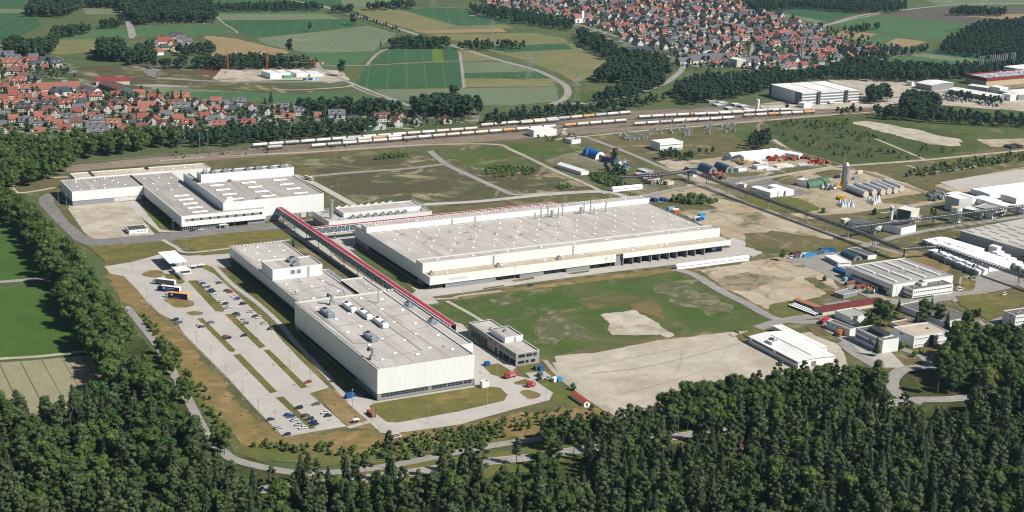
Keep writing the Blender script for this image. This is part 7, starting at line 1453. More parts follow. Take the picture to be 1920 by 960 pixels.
m_ = MB(); m_.box(-12, -5, 0, 4, 5, 8, C_WHITE); m_.box(4.2, -2.6, 0, 9.2, 2.6, 19, C_WHITE); m_.build('wall', None, t)
m_ = MB(); m_.add([(-12.5,-5.6,7.8),(4.1,-5.6,7.8),(4.1,0,13.5),(-12.5,0,13.5),(4.1,5.6,7.8),(-12.5,5.6,7.8)], [(0,1,2,3),(3,2,4,5),(0,3,5),(1,4,2)], ROOFS['orange']); m_.build('roof', None, t)
m_ = MB(); m_.cyl((6.7, 0, 19), (6.7, 0, 26), 3.4, 0.1, n=4, mat=ROOFS['dark']); m_.build('spire', None, t)
# building site: raw walls and tower cranes
for k, a in enumerate([((507,138),(528,136.5),(505,131),7,'raw concrete shell with a reddish foot on the building site'), ((526,137),(545,136),(522,132),5,'second concrete shell right of the reddish one'), ((556,138),(580,136.5),(552,131),4.5,'white walled foundation in the middle of the building site'), ((582,139),(606,138),(578,134),3.5,'low white slab at the right end of the building site')]):
    bld('building_shell', a[4], 'building shell', a[0], a[1], a[2], a[3], C_WHITE, C_CAP)
bld('site_shed', 'green covered stack in front of the reddish shell', 'shed', (533,142.5), (549,142), (530,140.5), 2.5, flat('green_sheeting', (0.05, 0.35, 0.16)), MATS['green_sheeting'])
for k in range(6): container(573+k*4.2, 150.5-k*0.1, (C_BLUE, C_LB, C_BLUE, C_BLUE, C_WHITE, C_LB)[k], 'site container, %s from the left in the row on the building site' % ('first', 'second', 'third', 'fourth', 'fifth', 'sixth')[k], 0.2)
for k, (x, y, h, ja) in enumerate(((427, 136, 27, 2.6), (501, 137, 27, 0.4), (590, 136, 13, 2.9))):
    t = thing('tower_crane', ('left tower crane of the building site', 'middle tower crane of the building site, by the concrete shell', 'shortest tower crane at the right end of the building site')[k], 'crane', g(x, y)); m_ = MB()
    for sx, sy in ((-0.8, -0.8), (0.8, -0.8), (0.8, 0.8), (-0.8, 0.8)): m_.bar((sx, sy, 0), (sx, sy, h), 0.18, 0.18, C_ORANGE)
    for i in range(int(h/2)): m_.bar((-0.8, -0.8, i*2), (0.8, -0.8, i*2+2), 0.14, 0.14, C_ORANGE); m_.bar((-0.8, 0.8, i*2), (-0.8, -0.8, i*2+2), 0.14, 0.14, C_ORANGE)
    m_.build('tower', None, t); m_ = MB(); c, s = math.cos(ja), math.sin(ja); m_.bar((-10*c, -10*s, h), (30*c, 30*s, h), 0.3, 0.3, C_BOOM); m_.bar((0, 0, h+5), (26*c, 26*s, h+0.5), 0.2, 0.2, C_STEEL); m_.bar((0, 0, h), (0, 0, h+5), 0.7, 0.7, C_ORANGE); m_.build('jib', None, t)
    m_ = MB(); m_.box(-2.5, -2.5, 0, 2.5, 2.5, 1.6, C_CONC); m_.box(-10*c-1.2, -10*s-1.2, h-2.5, -10*c+1.2, -10*s+1.2, h-0.4, C_CONC); m_.build('ballast', None, t)
# ================================================================== trees
ORD = 'first second third fourth fifth sixth seventh eighth ninth tenth eleventh twelfth thirteenth fourteenth fifteenth sixteenth seventeenth eighteenth nineteenth twentieth'.split()
L_PINE = foliage('pine_needles', (0.036, 0.068, 0.028), (0.092, 0.118, 0.05), (0.102, 0.12, 0.048))
L_SPR = foliage('spruce_needles', (0.024, 0.044, 0.022), (0.042, 0.060, 0.028), (0.055, 0.066, 0.028))
L_BRO = foliage('broad_leaves', (0.028, 0.070, 0.021), (0.082, 0.122, 0.032), (0.11, 0.14, 0.038))
L_FAR = foliage('grove_leaves', (0.022, 0.052, 0.028), (0.042, 0.074, 0.034), (0.060, 0.086, 0.038))
L_BUSH = foliage('bush_leaves', (0.05, 0.092, 0.024), (0.09, 0.128, 0.034), (0.125, 0.15, 0.042))
B_PINE = flat('pine_bark', (0.19, 0.115, 0.075), 0.9, sc=2, var=0.3); B_GREY = flat('grey_bark', (0.13, 0.11, 0.09), 0.9, sc=2, var=0.3)
_ico = None
def ico():
    global _ico
    if _ico is None:
        bm = bmesh.new(); bmesh.ops.create_icosphere(bm, subdivisions=2, radius=1.0)
        _ico = ([v.co.copy() for v in bm.verts], [tuple(v.index for v in f.verts) for f in bm.faces]); bm.free()
    return _ico
def clump(mb, c, rx, rz, rnd, leaf, n, mat, core=0.78, flat_up=0.35):
    vs, fs = ico(); off = Vector((rnd.random()*50, rnd.random()*50, rnd.random()*50))
    mb.add([(c[0]+v.x*rx*core*(1+0.35*noise.noise(v*1.7+off)), c[1]+v.y*rx*core*(1+0.35*noise.noise(v*1.7+off)), c[2]+v.z*rz*core*(1+0.3*noise.noise(v*1.9+off))) for v in vs], fs, mat)
    V = []; F = []
    for i in range(n):
        d = Vector((rnd.gauss(0, 1), rnd.gauss(0, 1), rnd.gauss(0, 1)+0.25)).normalized(); r = rnd.uniform(0.78, 1.12)
        p = Vector((c[0]+d.x*rx*r, c[1]+d.y*rx*r, c[2]+d.z*rz*r))
        nn = (d+Vector((rnd.gauss(0, .45), rnd.gauss(0, .45), rnd.gauss(0, .45)+flat_up))).normalized()
        u = nn.orthogonal().normalized(); a = rnd.uniform(0, 6.28); w = nn.cross(u); u, w = u*math.cos(a)+w*math.sin(a), w*math.cos(a)-u*math.sin(a)
        s = leaf*rnd.uniform(0.6, 1.3); k = len(V); V += [p-u*s*0.5-w*s*0.35, p+u*s*0.5-w*s*0.3, p+u*s*0.35+w*s*0.45, p-u*s*0.4+w*s*0.4]; F.append((k, k+1, k+2, k+3))
    mb.add(V, F, mat)
def trunk(mb, H, r, mat, bend=0.3, rnd=random):
    p = Vector((0, 0, -0.3)); n = 5; bx, by = rnd.uniform(-bend, bend), rnd.uniform(-bend, bend)
    for i in range(n): q = Vector((bx*math.sin((i+1)/n*2.2), by*math.sin((i+1)/n*2.6), H*(i+1)/n)); mb.cyl(p, q, r*(1-0.75*i/n), r*(1-0.75*(i+1)/n), n=6, mat=mat, caps=False); p = q
def mk_pine(sd):
    rnd = random.Random(sd); H = 20; c = MB(); t = MB(); trunk(t, H*0.93, 0.26, B_PINE, 0.5, rnd); z0 = H*rnd.uniform(0.36, 0.54); n = rnd.randint(13, 18); KW = rnd.uniform(0.7, 1.15)
    for i in range(n):
        f = i/(n-1); z = z0+(H-z0-1.0)*f; a = i*2.4+rnd.random(); rr = KW*(2.7*math.sin(math.pi*(0.25+0.62*f)))*rnd.uniform(0.55, 1.2); r = rnd.uniform(0.85, 1.55)*(1.15-0.35*f)
        x, y = rr*math.cos(a), rr*math.sin(a); clump(c, (x, y, z), r, r*0.66, rnd, 0.58, 88, L_PINE, 0.52)
        if i % 2 == 0: t.bar((0, 0, z-0.8), (x*0.8, y*0.8, z-0.2), 0.14, 0.14, B_PINE)
    clump(c, (0, 0, H-0.8), 1.1, 1.0, rnd, 0.6, 40, L_PINE); return c, t
def mk_spruce(sd):
    rnd = random.Random(sd); H = 19; c = MB(); t = MB(); trunk(t, H*0.96, 0.3, B_GREY, 0.1, rnd); zb = H*rnd.uniform(0.12, 0.25); V = []; F = []; n = 17
    for i in range(n):
        f = i/n; z = zb+(H-zb)*f; R = (4.3*(1-f)**0.75+0.35)*rnd.uniform(0.8, 1.12); m = max(6, int(15*(1-f*0.6)))
        for j in range(m):
            a = 6.283*(j+rnd.uniform(-0.3, 0.3))/m+i; Rj = R*rnd.uniform(0.75, 1.15); w = 0.62*R*6.283/m*rnd.uniform(0.7, 1.1)+0.12; dz = Rj*0.42*rnd.uniform(0.7, 1.3)
            ca, sa = math.cos(a), math.sin(a); k = len(V)
            V += [Vector((0.1*ca, 0.1*sa, z+0.5)), Vector((ca*Rj*0.6-sa*w*0.55, sa*Rj*0.6+ca*w*0.55, z-dz*0.35)), Vector((ca*Rj, sa*Rj, z-dz)), Vector((ca*Rj*0.6+sa*w*0.55, sa*Rj*0.6-ca*w*0.55, z-dz*0.35))]; F.append((k, k+1, k+2, k+3))
            for q in range(2):
                s = rnd.uniform(0.3, 0.6); e = rnd.uniform(0.35, 0.95); px, py, pz = ca*Rj*e, sa*Rj*e, z-dz*e+0.1; k = len(V); b = rnd.uniform(0, 6.28)
                V += [Vector((px+s*math.cos(b), py+s*math.sin(b), pz+rnd.uniform(-.2, .3))), Vector((px+s*math.cos(b+2.1), py+s*math.sin(b+2.1), pz-rnd.uniform(0, .4))), Vector((px+s*math.cos(b+4.2), py+s*math.sin(b+4.2), pz+rnd.uniform(-.3, .1)))]; F.append((k, k+1, k+2))
    c.add(V, F, L_SPR); c.cyl((0, 0, zb+0.5), (0, 0, H), 1.5, 0.05, n=7, mat=L_SPR, caps=False); return c, t
def mk_broad(sd, mat=None, leaf=0.62, nl=80, H=16, n=19):
    mat = mat or L_BRO; rnd = random.Random(sd); c = MB(); t = MB(); trunk(t, H*0.55, 0.34, B_GREY, 0.5, rnd); cz = H*0.58; R = 4.3
    for i in range(n):
        u = rnd.uniform(-0.75, 1); a = i*2.4+rnd.random()*0.8; s = math.sqrt(max(0.05, 1-u*u)); k = rnd.uniform(0.55, 0.95); x, y, z = R*s*k*math.cos(a), R*s*k*math.sin(a), cz+u*(H*0.36)
        r = rnd.uniform(1.4, 2.25); clump(c, (x, y, z), r, r*0.85, rnd, leaf, nl, mat, 0.7)
        if i % 3 == 0: t.bar((0, 0, H*0.35), (x*0.7, y*0.7, z-0.4), 0.22, 0.22, B_GREY)
    clump(c, (0, 0, cz), R*0.62, H*0.28, rnd, leaf, nl, mat); return c, t
L_DEAD = foliage('dead_needles', (0.15, 0.10, 0.07), (0.12, 0.085, 0.06), (0.17, 0.13, 0.09)); L_PALE = foliage('pale_leaves', (0.11, 0.145, 0.04), (0.14, 0.17, 0.05), (0.16, 0.18, 0.055))
def mk_bush(sd):
    rnd = random.Random(sd); c = MB(); t = MB(); trunk(t, 1.6, 0.08, B_GREY, 0.1, rnd)
    for i in range(5): a = rnd.uniform(0, 6.28); r = rnd.uniform(0.55, 0.95); clump(c, (0.8*math.cos(a)*rnd.random(), 0.8*math.sin(a)*rnd.random(), rnd.uniform(0.7, 2.2)), r, r*0.9, rnd, 0.34, 34, L_BUSH)
    return c, t
def mk_dead(sd):
    c, t = mk_spruce(sd); f_ = []; keep = [i for i in range(len(c.f)) if (i*7919) % 10 < 5 and len(c.f[i]) < 5]
    c.f = [c.f[i] for i in keep if len(c.f[i]) == 3 or i % 3 == 0]; c.mi = [0]*len(c.f); c.mats = [L_DEAD]; return c, t
def proto(fn, seeds, crown='crown', stem='trunk'):
    out = []
    for s in seeds: c, t = fn(s); out.append((c.mesh(crown), t.mesh(stem)))
    return out
PR = {'pine': proto(mk_pine, range(1, 11)), 'spruce': proto(mk_spruce, range(21, 28)), 'broad': proto(mk_broad, range(41, 50)), 'far': proto(lambda s: mk_broad(s, L_FAR, 1.1, 20, 16, 11), range(61, 65)), 'bush': proto(mk_bush, range(81, 85)), 'dead': proto(mk_dead, (91, 92)), 'pale': proto(lambda s: mk_broad(s, L_PALE, 0.6, 70, 15, 15), (95, 96, 97))}
TREES = []    # distance, kind, x, y, scale, rz, zone
TR = random.Random(99)
# stretches of road the photo shows between the crowns: no tree grows where it would stand over them
GLIMPSE = [[(1652,688),(1700,678),(1762,680),(1762,696),(1712,700),(1700,712),(1712,738),(1690,742),(1662,720)], [(1744,742),(1804,732),(1806,752),(1750,762)], [(352,745),(388,768),(398,812),(378,812)], [(432,846),(480,862),(560,878),(562,892),(500,888),(440,872)],
           [(905,858),(1000,846),(1002,874),(905,886)], [(735,876),(812,866),(812,884),(735,896)], [(1262,808),(1300,802),(1300,826),(1262,832)], [(1040,868),(1100,860),(1120,882),(1050,890)], [(600,862),(640,870),(636,884),(604,880)], [(1600,748),(1612,740),(1612,752),(1600,756)]]
def zone(P, kinds, sp, s0, s1, name, world=False, skip=0.0, ex=()):
    W = [g(*q) for q in P]; xs = [q.x for q in W]; ys = [q.y for q in W]; X = [[g(*q) for q in e] for e in ex]
    y = min(ys); j = 0
    while y < max(ys):
        x = min(xs)+(sp/2 if j % 2 else 0)
        while x < max(xs):
            a, b = x+TR.uniform(-0.42, 0.42)*sp, y+TR.uniform(-0.42, 0.42)*sp; x += sp
            if not inpoly(a, b, W) or TR.random() < skip or any(inpoly(a, b, e) for e in X): continue
            if 'scrub' in name and noise.noise(Vector((a*0.017, b*0.017, 2.0))) < -0.02: continue
            if not inview((a, b, 8), 90, 60, 60): continue
            k = TR.choices([q[0] for q in kinds], [q[1] for q in kinds])[0]; sc_ = TR.uniform(s0, s1); rz_ = TR.uniform(0, 6.28)
            if k != 'bush' and any(inpoly(*proj((a, b, z_*sc_)), G_) for G_ in GLIMPSE for z_ in (4, 9, 13, 17)): continue
            TREES.append((math.hypot(a, b), k, a, b, sc_, rz_, name))
        y += sp*0.87; j += 1
PS = (('pine', 5), ('spruce', 3.4), ('broad', 1.6)); PB = (('broad', 5), ('pine', 1)); BR = (('broad', 1),); FA = (('far', 1),); BU = (('bush', 1),)
# foreground forest
zone([(-160,805),(60,792),(150,790),(235,772),(300,785),(372,838),(420,880),(410,935),(250,962),(-160,1010)], (('pine', 4), ('spruce', 1.6), ('broad', 4)), 8.6, 0.7, 1.35, 'lower left forest')
zone([(-160,1004),(300,952),(420,936),(560,924),(740,904),(900,886),(1000,878),(1100,856),(1200,839),(1320,824),(1320,1300),(-160,1300)], PS, 7.5, 0.55, 1.2, 'bottom forest')
zone([(1320,824),(1430,808),(1560,790),(1660,780),(1700,808),(1780,812),(1830,775),(2040,745),(2040,1260),(1320,1300)], PS, 8.2, 0.55, 1.28, 'lower right forest')
zone([(430,896),(500,894),(575,902),(640,897),(720,886),(725,892),(640,902),(560,912),(430,924)], (('broad', 2), ('pine', 2)), 6.5, 0.55, 0.85, 'bottom forest')
zone([(1015,838),(1060,826),(1140,818),(1290,800),(1420,797),(1560,779),(1600,772),(1560,781),(1420,800),(1290,814),(1140,836),(1020,850)], (('pine', 4), ('broad', 2)), 5.8, 0.75, 1.0, 'wood between the two forest roads')
zone([(1005,822),(1060,818),(1120,812),(1115,824),(1010,834)], BR, 6.5, 0.6, 0.8, 'wood between the two forest roads')
zone([(1238,800),(1250,778),(1340,760),(1440,738),(1560,730),(1640,724),(1652,738),(1662,762),(1560,778),(1420,797),(1290,812)], PB, 7.6, 0.8, 1.25, 'leafy wood by the gravel yard')
zone([(1700,712),(1760,700),(2040,700),(2040,722),(1800,738),(1738,742)], PB, 7.2, 0.85, 1.15, 'wood inside the road loop')
zone([(1755,690),(1790,668),(1850,655),(1960,648),(2040,645),(2040,684),(1860,686)], PB, 7.0, 0.9, 1.25, 'wood behind the road loop', ex=[[(1880,590),(1980,590),(1980,650),(1880,650)]])
zone([(1640,695),(1660,688),(1700,680),(1730,682),(1680,686),(1660,700)], BR, 8, 0.35, 0.5, 'wood behind the road loop')
# left belt
zone([(-60,368),(24,386),(70,430),(112,470),(146,516),(184,566),(222,612),(240,655),(262,706),(300,762),(345,812),(372,836),(300,785),(235,772),(190,720),(160,660),(120,592),(92,536),(66,482),(22,420),(-60,400)], BR, 8.8, 0.9, 1.4, 'tree belt between fields and car park')
zone([(-60,300),(0,272),(110,282),(210,268),(330,262),(332,276),(215,294),(160,300),(125,326),(60,352),(-60,366)], BR, 9.5, 0.75, 1.25, 'wood at the upper left')
zone([(330,262),(450,252),(560,248),(640,244),(715,240),(700,252),(560,264),(430,276),(332,280)], FA, 8.5, 0.6, 0.95, 'hedge wood along the railway')
zone([(285,655),(298,652),(322,690),(330,712),(318,712),(300,690)], BR, 7, .55, .85, 'tree belt between fields and car park'); zone([(330,722),(350,728),(364,752),(350,762),(335,748)], BR, 7, .55, .85, 'tree belt between fields and car park')
zone([(388,806),(412,822),(436,850),(420,862),(396,836)], BR, 7, .6, .95, 'tree belt between fields and car park')
# middle distance groves
for P, sp, a, b, nm_ in [([(553,208),(640,206),(745,212),(762,217),(640,220),(553,216)], 8, .75, 1.1, 'tall tree row above the railway houses'), ([(768,208),(800,203),(862,206),(905,212),(890,221),(780,221)], 8, .9, 1.35, 'big tree clump left of the road end'),
    ([(900,229),(960,221),(1060,210),(1180,203),(1246,184),(1250,190),(1180,209),(1060,218),(960,236),(900,241)], 9, .5, .9, 'hedge wood between road and rail yard'), ([(1115,150),(1150,124),(1200,112),(1250,120),(1255,146),(1200,156),(1130,157)], 8.5, .8, 1.2, 'round grove at the big village'),
    ([(1110,194),(1140,180),(1230,154),(1252,162),(1200,184),(1130,196)], 8.5, .7, 1.0, 'grove along the bending road'), ([(1080,64),(1132,78),(1170,112),(1140,116),(1088,86)], 9, .6, .95, 'trees at the left rim of the big village'),
    ([(1258,176),(1300,158),(1440,146),(1505,152),(1440,172),(1380,186),(1290,200)], 8.5, .7, 1.1, 'wood between big village and railway'), ([(1440,146),(1500,150),(1560,138),(1590,122),(1640,126),(1760,136),(1900,124),(1960,118),(1960,128),(1800,150),(1700,156),(1640,154),(1560,150),(1460,158)], 9, .7, 1.05, 'wood behind the logistics block'),
    ([(1758,100),(1780,80),(1840,50),(1960,42),(2040,38),(2040,112),(1900,116),(1820,108)], 10, .7, 1.0, 'forest at the upper right'), ([(1640,224),(1700,210),(1800,222),(1960,236),(1960,244),(1800,236),(1680,228)], 9, .6, .95, 'tree row below the gravel car park'),
    ([(1622,184),(1660,180),(1672,192),(1632,198)], 7, .9, 1.2, 'dense clump right of the logistics block'), ([(1684,214),(1700,194),(1745,196),(1760,212),(1720,222)], 7.5, .9, 1.3, 'dense clump by the gravel car park'), ([(1780,180),(1880,196),(1870,200),(1775,184)], 8, .5, .7, 'tree row before the long low hall'),
    ([(50,32),(60,10),(150,0),(156,18),(120,34)], 9, .8, 1.2, 'wood at the top left'), ([(160,16),(220,16),(232,34),(260,50),(300,44),(400,44),(408,36),(395,8),(200,-10)], 9, .8, 1.15, 'wood above the hamlet'), ([(0,105),(20,88),(90,98),(98,72),(112,70),(100,106),(60,112)], 8, .9, 1.3, 'big clump left of the meadow'),
    ([(108,68),(160,60),(178,62),(120,74)], 8, .7, 1.0, 'clump in the meadow by the top left wood'), ([(185,115),(184,95),(236,98),(236,118)], 7.5, 1.0, 1.4, 'tallest tree clump by the meadow road'), ([(236,112),(285,92),(292,120),(240,124)], 8, .7, 1.1, 'trees between meadow road and hamlet'),
    ([(188,50),(230,46),(234,54),(190,56)], 8, .6, .9, 'clump by the straight road'), ([(328,98),(400,92),(404,104),(330,106)], 8, .6, .9, 'dark row behind the hamlet'), ([(285,127),(400,124),(470,117),(588,124),(592,131),(400,132),(290,130)], 8, .7, 1.05, 'wood behind the building site'), ([(400,18),(540,14),(606,18),(600,22),(404,24)], 9, .6, .9, 'tree row at the top of the fields'),
    ([(622,22),(664,20),(664,26),(622,26)], 9, .7, .9, 'clump beside the far road'), ([(684,18),(776,12),(776,18),(690,22)], 10, .7, 1.0, 'tree row left of the big village'), ([(728,90),(780,85),(848,87),(842,93),(735,93)], 8, .8, 1.05, 'dark block of trees at the road crossing'), ([(858,92),(890,86),(990,90),(990,94),(870,96)], 10, .6, .8, 'tree row right of the road crossing'),
    ([(880,18),(960,26),(1080,50),(1070,60),(960,44),(890,28)], 10, .6, .9, 'trees along the left rim of the big village'), ([(1390,14),(1420,-6),(1500,0),(1700,14),(1696,24),(1600,26),(1500,18),(1420,26)], 10, .7, 1.0, 'wood at the top right of the big village'), ([(1778,30),(1800,22),(1888,28),(1880,32)], 10, .7, 1.0, 'lonely grove in the far right fields'),
    ([(1580,62),(1645,50),(1650,56),(1600,66)], 10, .5, .8, 'clump behind the right end of the village'), ([(1570,100),(1600,96),(1720,98),(1740,92),(1740,100),(1640,116),(1575,112)], 11, .5, .8, 'trees along the far railway')]:
    zone(P, FA, sp*1.0, a, b, nm_)
for P in [(-30,100),(60,100),(108,110),(160,168),(260,172),(350,192),(540,206),(640,212),(880,224),(870,240),(700,246),(440,246),(180,260),(-60,256)],: zone(P, FA, 14.5, .25, .65, 'gardens of the left village', ex=[[(70,150),(262,148),(262,178),(70,176)]])
zone([(890,-14),(1400,-14),(1440,28),(1540,50),(1700,98),(1560,120),(1440,138),(1262,132),(1230,100),(1090,46),(900,14)], FA, 17, .28, .68, 'gardens of the big village')
SOLOA = []
# scrub and young planting
zone([(470,838),(560,852),(760,866),(900,843),(955,816),(940,800),(860,806),(790,820),(700,838),(560,836),(478,824)], BU, 3.6, 0.7, 1.5, 'young planting below the car park', skip=.2)
zone([(770,812),(860,800),(1040,768),(1090,770),(1060,790),(960,812),(860,838),(780,850)], BU, 4.8, 0.6, 1.2, 'young planting below the fire vehicles', skip=.25)
zone([(255,585),(270,588),(340,665),(410,770),(440,820),(425,822),(380,765),(330,690)], (('bush', 5), ('spruce', 0.0)), 4.0, 0.6, 1.5, 'bush row along the forest road', skip=.3)
zone([(1105,330),(1140,322),(1170,345),(1175,352),(1140,350),(1110,340)], BU, 3.6, 0.9, 1.7, 'planting behind the tunnel shelter'); zone([(1130,318),(1150,318),(1180,332),(1178,338),(1150,334)], FA, 7, .35, .6, 'trees in the scrap yard')
zone([(1232,297),(1260,292),(1300,298),(1296,303),(1240,303)], FA, 6.5, .35, .6, 'scrub above the dirt heaps'); zone([(1300,288),(1360,282),(1372,286),(1320,292)], FA, 7, .3, .5, 'scrub left of the white yard halls')
zone([(1250,382),(1270,372),(1300,370),(1350,380),(1352,388),(1300,386),(1262,384)], BU, 4, 1.2, 2.4, 'scrub behind the wide hall'); zone([(1405,282),(1415,262),(1440,258),(1446,276),(1425,284)], FA, 8, .6, 1.0, 'clump at the rail spur')
zone([(700,300),(720,292),(760,288),(770,293),(730,300)], BU, 4, .9, 1.6, 'green mound in the meadow'); zone([(900,322),(930,312),(1000,316),(1010,326),(930,334)], BU, 4.5, .8, 1.4, 'green mound in the right meadow', skip=.3); zone([(1042,352),(1062,345),(1075,352),(1050,356)], BU, 3.6, .9, 1.4, 'mound by the road corner')
zone([(940,250),(1060,246),(1100,262),(1090,275),(1000,272),(930,262)], BU, 9, .9, 1.8, 'scrub around the signal building', skip=.4); zone([(300,288),(440,280),(640,262),(780,256),(900,252),(900,262),(700,270),(500,290),(320,298)], BU, 8, .6, 1.3, 'scrub below the rail yard', skip=.45)
zone([(1440,232),(1560,222),(1700,238),(1790,262),(1810,284),(1700,302),(1560,306),(1480,282)], BU, 13, .8, 2.0, 'scrub of the wide meadow', skip=.3, ex=[[(1590,224),(1640,222),(1810,262),(1800,280),(1740,276),(1600,240)]]); zone([(1500,228),(1620,232),(1720,262),(1640,262),(1540,250)], BU, 9, 0.7, 1.8, 'scrub of the wide meadow', skip=.4, ex=[[(1590,224),(1640,222),(1810,262),(1800,280),(1740,276),(1600,240)]])
zone([(1690,326),(1760,312),(1920,288),(1990,280),(1990,296),(1860,310),(1780,326),(1700,336)], BU, 6, 1.0, 2.2, 'bush belt above the runway', skip=.35); zone([(1560,210),(1650,206),(1660,214),(1580,220)], FA, 12, .4, .7, 'shrubs behind the tank wagons', skip=.3)
zone([(1660,650),(1700,640),(1740,652),(1745,664),(1700,672),(1665,672)], BU, 9, 1.2, 2.4, 'shrubs at the road by the roof-house office', skip=.5)
for k_ in range(22): SOLOA.append((622+k_*6.0, 19+k_*2.05))
for x, y in ((655,92),(742,100),(1045,512),(812,590),(866,520)): pass
# single trees named one by one
SOLO = [(543,103,'far',1.25,'lone round tree beside the tan stubble field'), (640,143,'far',1.35,'dark tree at the right end of the building site'), (662,48,'far',1.3,'tall tree standing by the far diagonal road'), (581,59,'far',0.75,'lone small tree in the far green field'), (714,87,'spruce',0.45,'small conifer beside the track bend'), (550,463,'spruce',0.36,'small conifer between hall and paved street'),
  (1820,538,'pine',0.78,'dark pine beside the white annex of the workshop'), (1648,616,'broad',1.35,'big round tree before the red shed'), (1665,612,'broad',1.1,'right half of the round tree group before the red shed'), (1630,618,'broad',0.95,'left flank of the round tree group'), (1684,588,'spruce',0.62,'slim conifer behind the big round tree'), (1730,606,'broad',1.0,'leafy tree before the dark-roofed building'), (1760,608,'broad',0.95,'leafy tree right of the middle before the dark-roofed building'), (1745,590,'spruce',0.6,'conifer among the trees of the dark-roofed building'), (1718,612,'spruce',0.55,'left conifer before the dark-roofed building'), (1775,616,'spruce',0.6,'right conifer before the dark-roofed building'),
  (1642,668,'spruce',0.62,'dark tree in front of the roof-house office'), (1826,600,'broad',0.55,'small tree at the bend of the white path'), (1834,602,'pine',0.5,'pine at the bend of the white path'), (1800,640,'broad',1.0,'tree nearest the sandy-roofed office'), (1785,655,'broad',1.1,'second tree below the sandy-roofed office'), (1810,625,'broad',0.9,'tree by the pale curved path'),
  (1466,489,'broad',0.5,'small round tree by the white van'), (1546,527,'bush',1.6,'single bush on the sand lot edge'), (1151,306,'far',0.85,'big dark tree in the overgrown yard'), (1244,302,'far',0.6,'dark round tree above the dirt heaps'), (1745,413,'pine',0.6,'dark conifer between silo and round tank'), (1752,412,'pine',0.55,'second dark conifer beside the first'), (1543,400,'bush',2.2,'single bush by the pale dirt road'), (1640,403,'bush',2.4,'bush left of the silo'),
  (1075,732,'bush',1.7,'bush on the dry lawn by the garden shed'), (297,190,'spruce',0.8,'first of the conifers behind the left village'), (324,194,'spruce',0.75,'second of the conifers behind the left village'), (340,194,'spruce',0.8,'third of the conifers behind the left village'), (312,196,'spruce',0.4,'smallest conifer behind the left village'), (508,196,'spruce',0.8,'dark conifer at the right end of the left village'), (497,198,'spruce',0.6,'lower conifer beside the dark one at the village end'),
  (1165,835,'pine',0.95,'tall pine standing before the forest road'), (870,905,'pine',1.0,'tall bare-stemmed pine, left of the road gap'), (728,880,'pine',0.95,'pine rising in front of the forest road, left'), (880,882,'broad',0.7,'leafy tree at the road gap'), (1030,880,'pine',1.0,'tall bare-stemmed pine, right of the road gap'), (1045,884,'pine',1.02,'second bare-stemmed pine, right of the road gap'), (830,900,'pine',0.98,'pine at the left side of the road gap'), (968,872,'pine',0.85,'slim pine alone on the verge by the road'),
  (1475,208,'far',0.55,'shrubby tree before the tank wagons'), (1446,216,'far',0.45,'smaller shrubby tree left by the tank wagons'), (1598,210,'far',0.6,'round tree right of the tank wagons'), (1640,216,'far',0.8,'dense round tree at the end of the railway'), (850,202,'far',1.55,'tallest broad tree above the railway curve'), (822,208,'far',0.9,'round tree beside the tallest one')]
SOLO += [(1628,828,'dead','x',0.95,'dead brown spruce standing among the right forest')][:0]+[(1628,832,'dead',1.0,'dead brown spruce standing among the dark right forest'), (362,925,'dead',0.8,'bare brown tree beside the road gap in the left forest'), (1385,850,'dead',0.75,'thin dead spruce in the forest below the gravel yard'),
  (1243,782,'pale',1.0,'pale yellowish tree at the left corner of the leafy wood'), (1392,752,'pale',0.85,'pale green tree in the leafy wood by the gravel yard'), (1560,800,'pale',1.0,'yellow-green tree in the dark right forest'), (1448,812,'pale',0.9,'pale tree sticking out below the leafy wood'), (700,950,'pale',0.85,'pale leafy tree low in the forest below the car park'), (1350,980,'pale',0.95,'pale leafy tree at the bottom edge of the forest'), (560,925,'pale',0.8,'pale tree beside the hidden road'), (1845,742,'pale',1.1,'tall pale tree behind the road loop exit'), (280,800,'pale',0.95,'pale tree in the left forest below the wheat field'), (95,500,'pale',0.9,'pale tree in the belt beside the green row crop'), (1100,962,'dead',0.85,'dead brown conifer low in the bottom forest')]
KN = {'dead': ('spruce_tree', 'spruce', 'dead spruce'), 'pale': ('broadleaf_tree', 'tree', 'broadleaf tree'), 'pine': ('pine_tree', 'pine', 'pine tree'), 'spruce': ('spruce_tree', 'spruce', 'spruce tree'), 'broad': ('broadleaf_tree', 'tree', 'broadleaf tree'), 'far': ('broadleaf_tree', 'tree', 'broadleaf tree'), 'bush': ('bush', 'bush', 'bush')}
def put_tree(kind, x, y, s, rz, label, group):
    nm_, cat, _ = KN[kind]; t = thing(nm_, label, cat, (x, y, 0), rz, group); c, tr = PR[kind][int(rz*97) % len(PR[kind])]; t.scale = (s, s, s*(1+0.12*math.sin(rz*31)))
    a = bpy.data.objects.new('crown', c); COL.objects.link(a); a.parent = t
    b = bpy.data.objects.new('trunk', tr); COL.objects.link(b); b.parent = t
    return t
solo_xy = []
for k_, (x, y) in enumerate(SOLOA): p = g(x, y); put_tree('far', p.x, p.y, 0.42+0.1*(k_ % 3), k_*1.3, 'small round avenue tree along the far diagonal road, %s from left' % ('leftmost' if k_ == 0 else ORD[k_] if k_ < 20 else 'almost last' if k_ == 20 else 'last'), 'avenue trees along the far diagonal road')
for x, y, k, s, l in SOLO: p = g(x, y); put_tree(k, p.x, p.y, s, (x*7+y) % 6.28, l, None); solo_xy.append((p.x, p.y))
